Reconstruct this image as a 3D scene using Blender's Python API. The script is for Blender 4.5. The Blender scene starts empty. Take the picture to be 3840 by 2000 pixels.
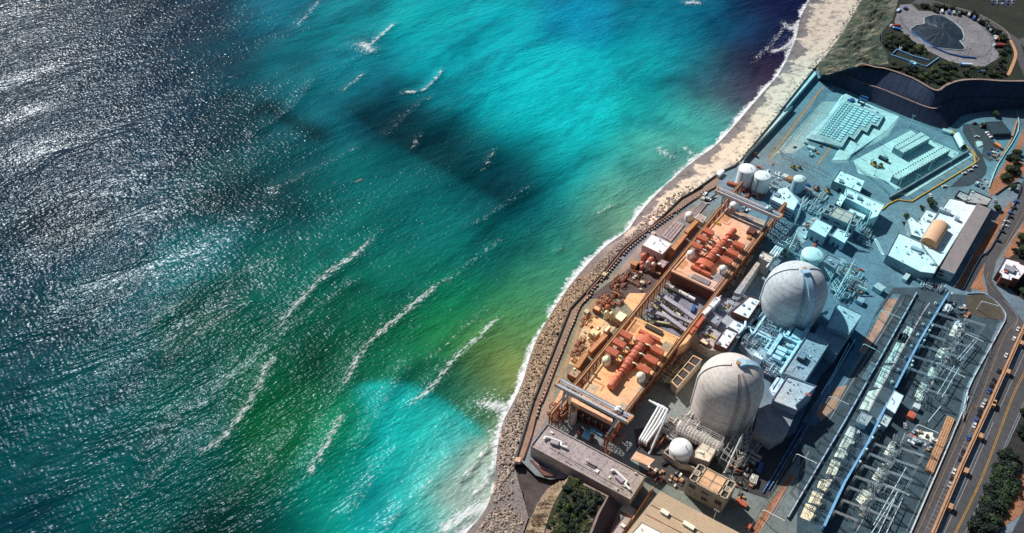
import bpy, math, random
import numpy as np
from mathutils import Vector, Matrix
from mathutils.noise import noise as pnoise
random.seed(7)
R = math.radians
sc = bpy.context.scene
COL = sc.collection
# ------------------------------------------------ survey: photo position -> place on a level plane
F0, H0, PT = 2950.0, 440.0, R(45)
CR = {'a': (2600, 0, 3.195), 'b': (3200, 0, 3.195), 'c': (2600, 400, 3.195), 'd': (3200, 400, 3.195), 'e': (2200, 700, 3.195),
      'g': (2700, 700, 3.195), 'h': (3200, 750, 3.195), 'i': (2000, 1100, 3.195), 'j': (2500, 1100, 3.195), 'k': (3100, 1100, 2.796),
      'l': (1800, 1500, 2.684), 'm': (2400, 1500, 2.684), 'n': (3000, 1500, 2.684), 'o': (3000, 330, 4.97), 'p': (2050, 1380, 4.97),
      'r': (3300, 1150, 4.97), 's': (3500, 350, 2.982), 't': (0, 0, 1.342), 'w': (400, 1000, 1.342), 'q': (0, 0, .67083)}
def at(c, x, y, z=0.0):
    o = CR[c]; px, py = o[0] + x / o[2], o[1] + y / o[2]
    a, b = (px - 1920) / F0, (1000 - py) / F0
    d = (a, math.cos(PT) + b * math.sin(PT), -math.sin(PT) + b * math.cos(PT))
    t = (z - H0) / d[2]
    return (d[0] * t, d[1] * t)
def pts(s, z=0.0):
    """'e 10,20 30,40 i 5,6' -> list of places at height z"""
    out, c = [], None
    for w in s.split():
        if w[0].isalpha(): c = w
        else:
            x, y = w.split(','); out.append(at(c, float(x), float(y), z))
    return out
AX = R(53.7)                      # direction of the plant grid
U = (math.cos(AX), math.sin(AX)); V = (math.sin(AX), -math.cos(AX))

# ------------------------------------------------ materials
TINTS = [  # (place in the photo, colour cast and vignette darkening painted into the base colours there, radius)
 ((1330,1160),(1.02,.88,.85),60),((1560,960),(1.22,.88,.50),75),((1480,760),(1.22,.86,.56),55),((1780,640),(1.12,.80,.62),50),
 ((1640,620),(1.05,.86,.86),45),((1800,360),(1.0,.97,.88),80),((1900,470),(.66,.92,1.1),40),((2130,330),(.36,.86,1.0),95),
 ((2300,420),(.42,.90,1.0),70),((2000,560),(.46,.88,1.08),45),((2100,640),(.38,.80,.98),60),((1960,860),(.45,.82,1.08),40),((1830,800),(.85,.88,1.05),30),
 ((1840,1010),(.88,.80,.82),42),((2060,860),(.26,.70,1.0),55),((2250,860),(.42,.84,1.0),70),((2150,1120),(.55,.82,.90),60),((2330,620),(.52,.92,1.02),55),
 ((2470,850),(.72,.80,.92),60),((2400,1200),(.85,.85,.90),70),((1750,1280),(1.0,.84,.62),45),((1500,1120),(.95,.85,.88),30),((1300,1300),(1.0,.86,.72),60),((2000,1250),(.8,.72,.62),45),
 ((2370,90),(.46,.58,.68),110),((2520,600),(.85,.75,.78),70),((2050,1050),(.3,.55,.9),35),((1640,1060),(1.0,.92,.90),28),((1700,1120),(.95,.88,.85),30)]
def tint_group():
    g = bpy.data.node_groups.new('site_tint', 'ShaderNodeTree')
    g.interface.new_socket('Color', in_out='OUTPUT', socket_type='NodeSocketColor')
    n, l = g.nodes, g.links
    geo = n.new('ShaderNodeNewGeometry')
    m = n.new('ShaderNodeVectorMath'); m.operation = 'MULTIPLY'; m.inputs[1].default_value = (1, 1, 0)
    l.new(geo.outputs['Position'], m.inputs[0])
    acc = ws = None
    for (px, py), c, s in TINTS:
        x, y = at('q', px, py)
        d = n.new('ShaderNodeVectorMath'); d.operation = 'DISTANCE'; l.new(m.outputs[0], d.inputs[0]); d.inputs[1].default_value = (x, y, 0)
        q = n.new('ShaderNodeMath'); q.operation = 'POWER'; l.new(d.outputs['Value'], q.inputs[0]); q.inputs[1].default_value = 2
        e = n.new('ShaderNodeMath'); e.operation = 'MULTIPLY'; l.new(q.outputs[0], e.inputs[0]); e.inputs[1].default_value = -1 / (s * s * .55)
        x_ = n.new('ShaderNodeMath'); x_.operation = 'EXPONENT'; l.new(e.outputs[0], x_.inputs[0])
        a_ = n.new('ShaderNodeMath'); a_.operation = 'ADD'; l.new(x_.outputs[0], a_.inputs[0]); a_.inputs[1].default_value = 1e-7
        v = n.new('ShaderNodeVectorMath'); v.operation = 'SCALE'; v.inputs[0].default_value = c; l.new(a_.outputs[0], v.inputs['Scale'])
        if acc is None: acc, ws = v.outputs[0], a_.outputs[0]
        else:
            s1 = n.new('ShaderNodeVectorMath'); l.new(acc, s1.inputs[0]); l.new(v.outputs[0], s1.inputs[1]); acc = s1.outputs[0]
            s2 = n.new('ShaderNodeMath'); l.new(ws, s2.inputs[0]); l.new(a_.outputs[0], s2.inputs[1]); ws = s2.outputs[0]
    dv = n.new('ShaderNodeVectorMath'); dv.operation = 'DIVIDE'; l.new(acc, dv.inputs[0]); l.new(ws, dv.inputs[1])
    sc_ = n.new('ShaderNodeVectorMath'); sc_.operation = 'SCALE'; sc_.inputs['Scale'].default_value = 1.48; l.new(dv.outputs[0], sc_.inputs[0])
    go = n.new('NodeGroupOutput'); l.new(sc_.outputs[0], go.inputs[0])
    return g
TG = tint_group()
def base_mat(name):
    m = bpy.data.materials.new(name); m.use_nodes = True
    nt = m.node_tree; b = nt.nodes['Principled BSDF']
    return m, nt.nodes, nt.links, b
def mixc(n, l, mode, fac, a, b):
    x = n.new('ShaderNodeMix'); x.data_type = 'RGBA'; x.blend_type = mode
    for i, s in ((0, fac), (6, a), (7, b)):
        if hasattr(s, 'links'): l.new(s, x.inputs[i])
        elif isinstance(s, (tuple, list)): x.inputs[i].default_value = (*s, 1) if len(s) == 3 else s
        else: x.inputs[i].default_value = s
    return x.outputs[2]
def noise_node(n, l, vec, scale, detail=4, rough=.6, dist=0):
    t = n.new('ShaderNodeTexNoise'); t.inputs['Scale'].default_value = scale; t.inputs['Detail'].default_value = detail
    t.inputs['Roughness'].default_value = rough; t.inputs['Distortion'].default_value = dist
    if vec is not None: l.new(vec, t.inputs['Vector'])
    return t.outputs['Fac']
def ramp(n, l, fac, stops):
    r = n.new('ShaderNodeValToRGB'); e = r.color_ramp.elements
    while len(e) < len(stops): e.new(.5)
    for i, (p, c) in enumerate(stops):
        e[i].position = p; e[i].color = (*c, 1) if len(c) == 3 else (c[0],) * 3 + (1,)
    l.new(fac, r.inputs[0]); return r.outputs[0]
def mat(name, rgb, rough=.75, var=.25, scale=.12, metal=0., tint=True, rib=None, bump=0., grime=.35):
    """painted or mineral surface: base colour, broad blotches, fine grime, local colour cast; rib=(pitch, depth, along) draws panel seams"""
    m, n, l, b = base_mat(name)
    geo = n.new('ShaderNodeNewGeometry'); pos = geo.outputs['Position']
    f1 = noise_node(n, l, pos, scale, 5, .65); f2 = noise_node(n, l, pos, scale * 9, 3, .7)
    r1 = ramp(n, l, f1, [(.3, (1 - var,)), (.7, (1 + var * .5,))])
    r2 = ramp(n, l, f2, [(.38, (1 - grime,)), (.52, (1.,))])
    c = mixc(n, l, 'MULTIPLY', 1., rgb, r1)
    c = mixc(n, l, 'MULTIPLY', 1., c, r2)
    if rib:
        mp = n.new('ShaderNodeMapping'); l.new(pos, mp.inputs[0]); mp.inputs['Rotation'].default_value[2] = -(AX if rib[2] else AX + R(90))
        sp = n.new('ShaderNodeSeparateXYZ'); l.new(mp.outputs[0], sp.inputs[0])
        a = n.new('ShaderNodeMath'); a.operation = 'MULTIPLY'; l.new(sp.outputs[0], a.inputs[0]); a.inputs[1].default_value = 1 / rib[0]
        fr = n.new('ShaderNodeMath'); fr.operation = 'FRACT'; l.new(a.outputs[0], fr.inputs[0])
        rr = ramp(n, l, fr.outputs[0], [(.0, (1 - rib[1],)), (.12, (1 - rib[1],)), (.2, (1.,)), (1., (1.,))])
        c = mixc(n, l, 'MULTIPLY', 1., c, rr)
    if tint:
        g = n.new('ShaderNodeGroup'); g.node_tree = TG
        c = mixc(n, l, 'MULTIPLY', 1., c, g.outputs[0])
    c = mixc(n, l, 'DARKEN', 1., c, (.93, .94, .95))
    l.new(c, b.inputs['Base Color'])
    b.inputs['Roughness'].default_value = rough; b.inputs['Metallic'].default_value = metal
    if bump:
        bp = n.new('ShaderNodeBump'); bp.inputs['Strength'].default_value = bump; bp.inputs['Distance'].default_value = .3
        l.new(f2, bp.inputs['Height']); l.new(bp.outputs[0], b.inputs['Normal'])
    return m
M = {}
M['white'] = mat('white_paint', (.88, .88, .88), .5, .12, .1, grime=.22)
M['roofwhite'] = mat('white_roof_membrane', (.90, .90, .92), .7, .2, .09, grime=.3)
M['lightgrey'] = mat('light_grey_paint', (.50, .51, .52), .6, .2)
M['grey'] = mat('grey_paint', (.28, .29, .31), .6, .25)
M['roofgrey'] = mat('grey_roof_membrane', (.33, .32, .34), .85, .25, .06, rib=(5., .12, False))
M['dark'] = mat('dark_steel', (.045, .05, .06), .6, .3)
M['conc'] = mat('concrete', (.46, .44, .41), .85, .28, .06, rib=(6., .15, True), grime=.35)
M['concwall'] = mat('concrete_wall', (.36, .34, .34), .88, .3, .1, grime=.35)
M['concpale'] = mat('pale_concrete', (.66, .63, .56), .85, .2, .05, rib=(7., .08, True), grime=.25)
M['deck'] = mat('deck_slab', (.66, .455, .34), .85, .25, .05, rib=(9., .15, True), grime=.22)
M['salmon'] = mat('salmon_red_paint', (.74, .19, .10), .45, .25, .2, tint=False, grime=.35)
M['rust'] = mat('rust_orange_steel', (.50, .16, .07), .7, .4, .4, tint=False, grime=.45)
M['redbrown'] = mat('red_brown_steel', (.20, .07, .05), .7, .35, .3, tint=False)
M['ochre'] = mat('ochre_steel', (.72, .33, .14), .65, .3, .3, tint=False)
M['tanroof'] = mat('tan_ribbed_roof', (.60, .43, .27), .6, .1, .05, tint=False, rib=(1.6, .3, True), grime=.12)
M['tanroof2'] = mat('peach_fabric_roof', (.74, .47, .29), .6, .1, .08, tint=False, rib=(4., .1, True), grime=.1)
M['greyroof'] = mat('warm_grey_metal_roof', (.30, .27, .27), .55, .12, .04, tint=False, rib=(1.2, .12, False), grime=.15)
M['blue'] = mat('blue_paint', (.05, .20, .55), .5, .2, tint=False)
M['bluelight'] = mat('light_blue_paint', (.22, .52, .82), .5, .2, tint=False)
M['cyan'] = mat('cyan_grey_duct', (.72, .78, .80), .5, .15, .1, grime=.25)
M['yellow'] = mat('yellow_paint', (.75, .48, .04), .55, .2, tint=False, grime=.3)
M['asphalt'] = mat('asphalt', (.17, .22, .245), .9, .35, .035, bump=.1, grime=.25)
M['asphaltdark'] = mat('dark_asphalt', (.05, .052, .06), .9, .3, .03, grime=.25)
M['roadgrey'] = mat('worn_road', (.085, .083, .09), .9, .25, .03, tint=False, grime=.22)
M['wharf'] = mat('wharf_road', (.27, .24, .22), .9, .25, .05, grime=.25)
M['gravel'] = mat('switchyard_gravel', (.055, .10, .125), .95, .35, .08, bump=.3, tint=False, grime=.4)
M['gravelpale'] = mat('pale_gravel', (.25, .24, .22), .95, .4, .07, bump=.3, grime=.4)
M['line'] = mat('white_road_line', (.45, .45, .48), .8, .3, .3, tint=False, grime=.4)
M['yline'] = mat('yellow_road_line', (.62, .33, .05), .8, .3, .3, tint=False, grime=.4)
M['orangewall'] = mat('orange_tan_wall', (.62, .33, .17), .85, .2, .1, tint=False)
M['dirt'] = mat('orange_dirt', (.42, .19, .10), .95, .45, .06, tint=False, bump=.4, grime=.4)
M['dirtdark'] = mat('dark_earth', (.035, .03, .03), .95, .5, .03, tint=False, bump=.3)
M['glass'] = mat('dark_glass', (.02, .03, .04), .12, .1, tint=False)
M['tyre'] = mat('rubber', (.02, .02, .02), .9, .1, tint=False)
for k, c in {'carwhite': (.75, .76, .8), 'carblue': (.05, .12, .4), 'cardark': (.03, .035, .05), 'carsilver': (.4, .42, .46), 'carred': (.4, .06, .04)}.items():
    M[k] = mat(k, c, .3, .05, tint=False, grime=.1)
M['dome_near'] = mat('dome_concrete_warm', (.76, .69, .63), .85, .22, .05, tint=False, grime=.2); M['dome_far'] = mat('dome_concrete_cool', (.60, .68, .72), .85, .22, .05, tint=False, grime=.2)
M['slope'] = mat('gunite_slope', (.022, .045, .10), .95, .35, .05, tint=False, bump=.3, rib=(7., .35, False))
M['rim'] = mat('pale_rim_earth', (.36, .26, .22), .95, .35, .1, tint=False, bump=.2)
M['cliff'] = mat('tan_cliff', (.40, .29, .19), .95, .4, .15, tint=False, bump=.6, grime=.5)
M['trunk'] = mat('bark', (.10, .07, .05), .9, .3, 1., tint=False)
for i, c in enumerate([(.045, .085, .03), (.014, .034, .018), (.085, .12, .03), (.018, .034, .028)]):
    M['leaf%d' % i] = mat('foliage_%d' % i, c, .8, .5, .5, tint=False, grime=.4)

# ------------------------------------------------ mesh builder
class MB:
    def __init__(s): s.v, s.f = [], []
    def add(s, vs, fs):
        k = len(s.v); s.v += [tuple(p) for p in vs]; s.f += [tuple(i + k for i in f) for f in fs]; return s
    def prism(s, top, z0, z1, bot=None):
        n = len(top); bot = bot or top
        a = sum(top[i][0] * top[(i + 1) % n][1] - top[(i + 1) % n][0] * top[i][1] for i in range(n))
        if a < 0: top = top[::-1]; bot = bot[::-1]
        vs = [(x, y, z0) for x, y in bot] + [(x, y, z1) for x, y in top]
        return s.add(vs, [tuple(range(n, 2 * n)), tuple(range(n - 1, -1, -1))] + [(i, (i + 1) % n, n + (i + 1) % n, n + i) for i in range(n)])
    def sheet(s, p, z):
        n = len(p); a = sum(p[i][0] * p[(i + 1) % n][1] - p[(i + 1) % n][0] * p[i][1] for i in range(n))
        if a < 0: p = p[::-1]
        return s.add([(x, y, z) for x, y in p], [tuple(range(n))])
    def box(s, x, y, z, sx, sy, sz, r=0.):
        c, q = math.cos(r), math.sin(r)
        return s.prism([(x + a * c * sx / 2 - b * q * sy / 2, y + a * q * sx / 2 + b * c * sy / 2) for a, b in ((-1, -1), (1, -1), (1, 1), (-1, 1))], z, z + sz)
    def cyl(s, p0, p1, r0, r1=None, n=12):
        r1 = r0 if r1 is None else r1
        p0, p1 = Vector(p0), Vector(p1); d = (p1 - p0).normalized()
        u = d.orthogonal().normalized(); w = d.cross(u)
        vs = [p0 + (u * math.cos(t) + w * math.sin(t)) * r0 for t in [2 * math.pi * i / n for i in range(n)]] + \
             [p1 + (u * math.cos(t) + w * math.sin(t)) * r1 for t in [2 * math.pi * i / n for i in range(n)]]
        return s.add(vs, [tuple(range(n - 1, -1, -1)), tuple(range(n, 2 * n))] + [(i, (i + 1) % n, n + (i + 1) % n, n + i) for i in range(n)])
    def tube(s, ps, r, n=6):
        for a, b in zip(ps, ps[1:]): s.cyl(a, b, r, r, n)
        return s
    def lathe(s, x, y, prof, n=24):
        """prof: (radius, z) from the foot up"""
        k = len(prof); vs = []
        for r_, z in prof:
            for i in range(n):
                t = 2 * math.pi * i / n; vs.append((x + r_ * math.cos(t), y + r_ * math.sin(t), z))
        fs = [(j * n + i, j * n + (i + 1) % n, (j + 1) * n + (i + 1) % n, (j + 1) * n + i) for j in range(k - 1) for i in range(n)]
        fs.append(tuple((k - 1) * n + i for i in range(n)))
        return s.add(vs, fs)
    def band(s, poly, w, z0, z1):
        """a wall of width w along a polyline"""
        n = len(poly); L, Rr = [], []
        for i in range(n):
            a = Vector(poly[max(i - 1, 0)]); b = Vector(poly[min(i + 1, n - 1)]); d = (b - a).normalized(); q = Vector((-d.y, d.x)) * w / 2
            c = Vector(poly[i]); L.append(c + q); Rr.append(c - q)
        for i in range(n - 1):
            s.prism([tuple(Rr[i]), tuple(Rr[i + 1]), tuple(L[i + 1]), tuple(L[i])], z0, z1)
        return s
    def ribbon(s, poly, w, z):
        n = len(poly); vs = []
        for i in range(n):
            a = Vector(poly[max(i - 1, 0)]); b = Vector(poly[min(i + 1, n - 1)]); d = (b - a).normalized(); q = Vector((-d.y, d.x)) * w / 2
            c = Vector(poly[i]); vs += [(c.x + q.x, c.y + q.y, z), (c.x - q.x, c.y - q.y, z)]
        return s.add(vs, [(2 * i + 1, 2 * i + 3, 2 * i + 2, 2 * i) for i in range(n - 1)])
    def build(s, name, m, parent=None, local=False, smooth=False):
        me = bpy.data.meshes.new(name); vs = s.v
        if parent is not None and not local:
            l = parent.location if parent.parent is None else parent.parent.location
            vs = [(a - l[0], b - l[1], c - l[2]) for a, b, c in vs]
        me.from_pydata(vs, [], s.f); me.update()
        if smooth:
            for p in me.polygons: p.use_smooth = True
        me.materials.append(M[m] if isinstance(m, str) else m)
        o = bpy.data.objects.new(name, me); COL.objects.link(o)
        if parent is not None: o.parent = parent
        return o
def tag(o, label, cat, group=None, kind=None):
    if label: o['label'] = label
    if cat: o['category'] = cat
    if group: o['group'] = group
    if kind: o['kind'] = kind
    return o
def thing(name, label, cat, loc=(0, 0, 0), rz=0., group=None):
    o = bpy.data.objects.new(name, None); COL.objects.link(o); o.location = loc if len(loc) == 3 else (*loc, 0); o.rotation_euler = (0, 0, rz)
    o.empty_display_size = .5
    return tag(o, label, cat, group)
def struct(name, mb, m, **k):
    o = mb.build(name, m, **k); o['kind'] = 'structure'; return o
def dup(root, loc, rz=0., label=None, group=None, scale=None):
    r = root.copy(); COL.objects.link(r); r.location = loc if len(loc) == 3 else (*loc, 0); r.rotation_euler = (0, 0, rz)
    if scale: r.scale = scale if isinstance(scale, tuple) else (scale,) * 3
    if label: r['label'] = label
    if group: r['group'] = group
    for ch in list(root.children):
        c = ch.copy(); COL.objects.link(c); c.parent = r
        for g in ch.children:
            d = g.copy(); COL.objects.link(d); d.parent = c
    return r
def cen(p): return (sum(a for a, b in p) / len(p), sum(b for a, b in p) / len(p))
def smooth_line(p, n=6):
    """Catmull-Rom through the points"""
    out = []
    for i in range(len(p) - 1):
        a, b, c, d = [Vector(p[max(0, min(len(p) - 1, i + k))]) for k in (-1, 0, 1, 2)]
        for j in range(n):
            t = j / n
            out.append(tuple(.5 * ((2 * b) + (-a + c) * t + (2 * a - 5 * b + 4 * c - d) * t * t + (-a + 3 * b - 3 * c + d) * t ** 3)))
    out.append(tuple(p[-1])); return out
def resample(p, n):
    p = [Vector(q) for q in p]; L = [0]
    for a, b in zip(p, p[1:]): L.append(L[-1] + (b - a).length)
    out = []; k = 0
    for i in range(n):
        s = L[-1] * i / (n - 1)
        while k < len(p) - 2 and L[k + 1] < s: k += 1
        t = (s - L[k]) / max(1e-6, L[k + 1] - L[k]); out.append(tuple(p[k].lerp(p[k + 1], t)))
    return out
def length(p): return sum((Vector(a) - Vector(b)).length for a, b in zip(p, p[1:]))

# ------------------------------------------------ camera, sun, sky
cam = bpy.data.cameras.new('camera'); co = bpy.data.objects.new('camera', cam); COL.objects.link(co)
cam.sensor_width = 36; cam.lens = 36 * F0 / 3840; cam.clip_end = 20000; cam.clip_start = 1
co.location = (0, 0, H0); co.rotation_euler = (R(90) - PT, 0, 0); sc.camera = co
SAZ, SEL = R(35), R(40)          # the sun stands ahead of the camera, to the left
sd = Vector((-math.sin(SAZ) * math.cos(SEL), math.cos(SAZ) * math.cos(SEL), math.sin(SEL)))
sun = bpy.data.lights.new('sun', 'SUN'); sun.energy = 5.0; sun.angle = R(.53); sun.color = (1, .97, .93)
so = bpy.data.objects.new('sun', sun); COL.objects.link(so); so.rotation_euler = sd.to_track_quat('Z', 'Y').to_euler(); so.location = (0, 0, 500)
w = bpy.data.worlds.new('World'); sc.world = w; w.use_nodes = True
sky = w.node_tree.nodes.new('ShaderNodeTexSky'); sky.sky_type = 'NISHITA'; sky.sun_disc = False; sky.sun_elevation = SEL; sky.sun_rotation = -SAZ
bg = w.node_tree.nodes['Background']; bg.inputs[1].default_value = .05; w.node_tree.links.new(sky.outputs[0], bg.inputs[0])
sc.view_settings.view_transform = 'Standard'; sc.view_settings.look = 'None'; sc.view_settings.exposure = 0
sc.cycles.max_bounces = 5; sc.cycles.diffuse_bounces = 2; sc.cycles.glossy_bounces = 2
sc.cycles.sample_clamp_indirect = 4
# ================================================ SEA, BEACH, BLUFFS, GROUND
SEA = -7.0
def srgb(h):
    c = [int(h[i:i + 2], 16) / 255 for i in (0, 2, 4)]
    return [((x + .055) / 1.055) ** 2.4 if x > .04045 else x / 12.92 for x in c]
shore = pts('q 2110,-160 2075,-80 2035,0 2012,45 2000,100 1962,180 1925,225 1890,265 1850,312 1800,365 1745,405 1690,452 1640,500 1600,548 1578,580 1530,614 1480,662 1430,722 1390,782 1355,842 1332,900 1314,960 1290,1012 1265,1062 1253,1112 1246,1180 1240,1232 1215,1290 1170,1342 1090,1440', SEA)
shore = smooth_line(shore, 5)
inner = pts('a 2330,-500 2160,-250 2010,0 1850,280 1750,440 1600,640 1450,800 1425,860 1040,1340 c 1100,0 545,665 490,720 370,770 270,830 0,1025 e 1385,5 1125,150 1080,195 760,500 450,725 110,1130 i 620,0 440,190 220,740 0,1290 l 540,0 450,300 365,580 350,660')
inner2 = pts('l 350,660 430,700 520,800 625,940 545,1080 475,1240 440,1342 400,1480', -5)
innerall = inner + inner2[1:]
# colours of the water by depth, sediment and kelp, at places along the coast
WC = '''0,20 08131d;120,250 061820;200,430 04141c;60,620 062a30;60,900 063a38;60,1150 064a42;60,1320 06302e;300,60 081622;400,180 061a26;430,330 04222e;330,560 053a44;
280,760 06403e;250,950 075048;250,1200 065044;500,40 0b3a52;560,150 0a4a5c;600,300 0a3e4a;560,480 08474c;480,640 0a6260;520,800 0a5c4c;480,1000 085840;480,1180 07503c;560,1310 053430;
700,30 0e7f95;740,140 0e7886;780,260 0f7480;700,380 0a565e;760,520 0a5c5e;700,700 0b6a5e;700,860 0a5e48;640,960 0a6444;720,1040 0f6e40;690,1130 0c6038;640,1220 075040;720,1310 075a54;
880,60 10909a;900,150 0c8494;860,260 0c6e7e;960,240 0a6274;1000,300 08404e;940,430 0a6a6c;900,560 0b6c68;860,640 0c7466;860,760 0b664e;820,900 09563c;780,930 0a5034;860,1010 127c50;860,1130 10926c;820,1240 0a9c8c;
1060,60 08a0a8;1120,140 08a4ae;1100,240 0894a0;1080,330 053a48;1160,380 05343f;1080,420 0a5e62;1060,560 0b6866;1020,700 0e7060;1000,830 0b6a4a;960,880 0a6040;960,970 12a08a;1000,1060 10b0ae;960,1180 12b2ae;980,1310 14b4b0;
1260,60 0aa8b4;1300,160 0cb4be;1260,280 0ab0b8;1240,360 0a8890;1280,440 074a56;1320,500 075058;1220,560 0b6464;1200,640 0d6a62;1160,760 0f7a54;1120,860 1a8048;1100,920 2a8850;1100,1000 20a8a0;1140,1060 34a8a0;1100,1150 18b8b4;1120,1230 5ab4a4;1060,1310 30b8b0;
1460,60 078eb0;1440,160 10b8c0;1460,300 10bcc0;1420,420 109ca0;1400,540 0e8080;1340,640 0f786c;1300,760 14805a;1260,860 3a8a4e;1210,920 7a8a48;1200,1010 4a7e50;1190,1050 5aa090;1180,1150 9abaa8;1160,1230 b0c4b0;1200,1290 c8cbb8;
1640,60 0a8298;1620,160 0ca0a8;1640,280 14b4b2;1580,400 1aa49e;1520,520 1c8a80;1440,620 3c8c74;1370,720 4e9470;1320,820 6a965c;1290,920 9a9a5a;1250,1000 a09850;1240,1060 8a9a70;
1760,60 067088;1760,180 0a8a98;1740,300 2ca8a0;1660,400 4cac9c;1600,480 6aa890;1560,560 8aa88a;1840,60 064a70;1860,180 2c2440;1800,220 3a3850;1740,340 4caa9c;1900,100 1e2044;1920,170 30223a;1860,240 544a5c;1980,20 0c1840;1960,60 181a40;1800,300 5a9a98;1700,420 80b0a0;
-200,200 061018;-200,700 05202a;-200,1200 063432;900,-120 0a6880;1400,-120 087890;1900,-100 0a3060;300,-100 081420;600,1480 064440;1000,1480 14a8a4'''
cp, cc = [], []
for w_ in WC.replace('\n', '').split(';'):
    a, h = w_.split(); x, y = a.split(','); cp.append(at('q', float(x), float(y), SEA)); cc.append(srgb(h))
cp, cc = np.array(cp), np.array(cc)
for k_, w_ in enumerate(WC.replace('\n', '').split(';')):
    x_ = float(w_.split(',')[0]); cc[k_] *= .75 if x_ < 500 else .72 if x_ < 800 else .82 if x_ < 1050 else .95
    if x_ < 500: cc[k_] += np.array([0, .016, .034])
def seg_dist(X, Y, poly):
    d = np.full(X.shape, 1e9)
    for (x0, y0), (x1, y1) in zip(poly, poly[1:]):
        dx, dy = x1 - x0, y1 - y0; L = dx * dx + dy * dy + 1e-9
        t = np.clip(((X - x0) * dx + (Y - y0) * dy) / L, 0, 1)
        d = np.minimum(d, np.hypot(X - x0 - t * dx, Y - y0 - t * dy))
    return d
def grid_axis(a, b, step, far0, far1):
    return np.concatenate([[far0, (far0 + a) / 2], np.arange(a, b, step), [b, (b + far1) / 2, far1]])
gx = grid_axis(-700, 420, 4.0, -9000, 3000); gy = grid_axis(190, 1000, 4.0, -2500, 12000)
X, Y = np.meshgrid(gx, gy)
colr = np.zeros(X.shape + (3,)); wsum = np.zeros(X.shape)
for (x, y), c in zip(cp, cc):
    dist = math.hypot(x, y)
    s = 8 + .022 * dist
    wgt = np.exp(-((X - x) ** 2 + (Y - y) ** 2 * .6) / (2 * s * s)) + 1e-3 / (1 + ((X - x) ** 2 + (Y - y) ** 2) / 2500.) ** 2
    colr += wgt[..., None] * c; wsum += wgt
colr /= wsum[..., None]
def side_dist(poly):
    d = np.full(X.shape, 1e9); sg = np.zeros(X.shape); ar = np.zeros(X.shape); tot = length(poly); acc_ = 0.
    for (x0, y0), (x1, y1) in zip(poly, poly[1:]):
        dx, dy = x1 - x0, y1 - y0; L = dx * dx + dy * dy + 1e-9; t = np.clip(((X - x0) * dx + (Y - y0) * dy) / L, 0, 1)
        q = np.hypot(X - x0 - t * dx, Y - y0 - t * dy); c = np.sign(dx * (Y - y0) - dy * (X - x0)); m_ = q < d; d = np.where(m_, q, d); sg = np.where(m_, c, sg)
        ar = np.where(m_, (acc_ + t * math.sqrt(L)) / tot, ar); acc_ += math.sqrt(L)
    e = np.clip(np.minimum(ar, 1 - ar) / .16, 0, 1); return d, sg, e * e * (3 - 2 * e)
# colour bands in the water with one sharp edge: (line, colour, reach left of the line, reach right, strength)
for s_, h_, la, lb, k_ in (('q 850,250 950,325 1060,388 1180,455 1260,500 1330,535', '032830', 62, 6, .66), ('q 845,362 740,312 640,250', '021c24', 10, 16, .7), ('q 1345,440 1250,400 1150,330', '05404a', 20, 25, .45),
                           ('q 860,1000 930,968 1020,972 1100,1008 1180,1066 1245,1118', '125a3c', 50, 4, .75), ('q 1245,1118 1180,1066 1100,1008 1020,972 930,968 860,1000', '18b4ae', 60, 3, .62), ('q 300,560 450,520 600,500 800,480', '031e28', 30, 30, .45), ('q 0,560 150,570 330,545', '02141c', 35, 35, .6), ('q 1120,1290 1200,1180 1235,1100', 'b8bcae', 14, 14, .4)):
    d, sg, en_ = side_dist(smooth_line(pts(s_, SEA), 4)); L_ = np.where(sg > 0, la, lb); wgt = k_ * en_ * np.exp(-(d / L_) ** 2)
    colr = colr * (1 - wgt[..., None]) + np.array(srgb(h_)) * wgt[..., None]
sh = seg_dist(X, Y, shore)
# foam lines of breaking crests, patches, wakes: (polyline, half width, strength)
crest = np.zeros(X.shape); swl = np.zeros(X.shape)
CL = [('q 560,700 640,670 720,640', 5, .25), ('q 690,830 750,760 820,690 880,650 940,600', 5, .55), ('q 850,990 900,900 930,860 1000,800 1060,750 1120,700', 4, .62),
      ('q 1010,1030 1080,980 1140,905 1190,860 1260,790', 3.2, .66), ('q 770,1200 800,1150 830,1100 860,1040', 4.5, .62), ('q 480,1150 560,1100 620,1020 670,930 700,880', 5, .5),
      ('q 740,70 770,40 805,0', 4, .45), ('q 860,230 890,205 920,180', 3, .5), ('q 1020,232 1060,228 1090,205 1110,178', 1.8, .95), ('q 925,118 945,100 990,60', 2.6, .85), ('q 912,110 935,128', 5, 1.15),
      ('q 1165,1205 1200,1160 1230,1120', 1.6, .8), ('q 1190,1240 1220,1215 1240,1170', 2.6, 1.0), ('q 1120,1330 1160,1300 1200,1280 1235,1260', 6, .9), ('q 1225,1015 1250,1022 1275,1030', 6, 1.15),
      ('q 1035,380 1050,350 1060,330', 3, .4), ('q 1210,430 1230,400 1245,370', 3, .4), ('q 1730,8 1745,5 1755,8', 4, 1.15), ('q 1722,372 1740,385 1752,390', 2.4, .95), ('q 1650,370 1680,390 1700,395', 7, .5),
      ('q 1390,625 1415,630', 3, .55), ('q 960,1342 1000,1290 1020,1250', 2.5, .45), ('q 300,870 400,800 500,740', 5, .3), ('q 1890,160 1940,110 1990,50', 5, .35), ('q 1940,130 1975,120 1998,95', 4.5, .85), ('q 1975,60 1990,75 2003,60', 4, .9),('q 1500,540 1530,520 1560,505', 2.5, .35)]
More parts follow.
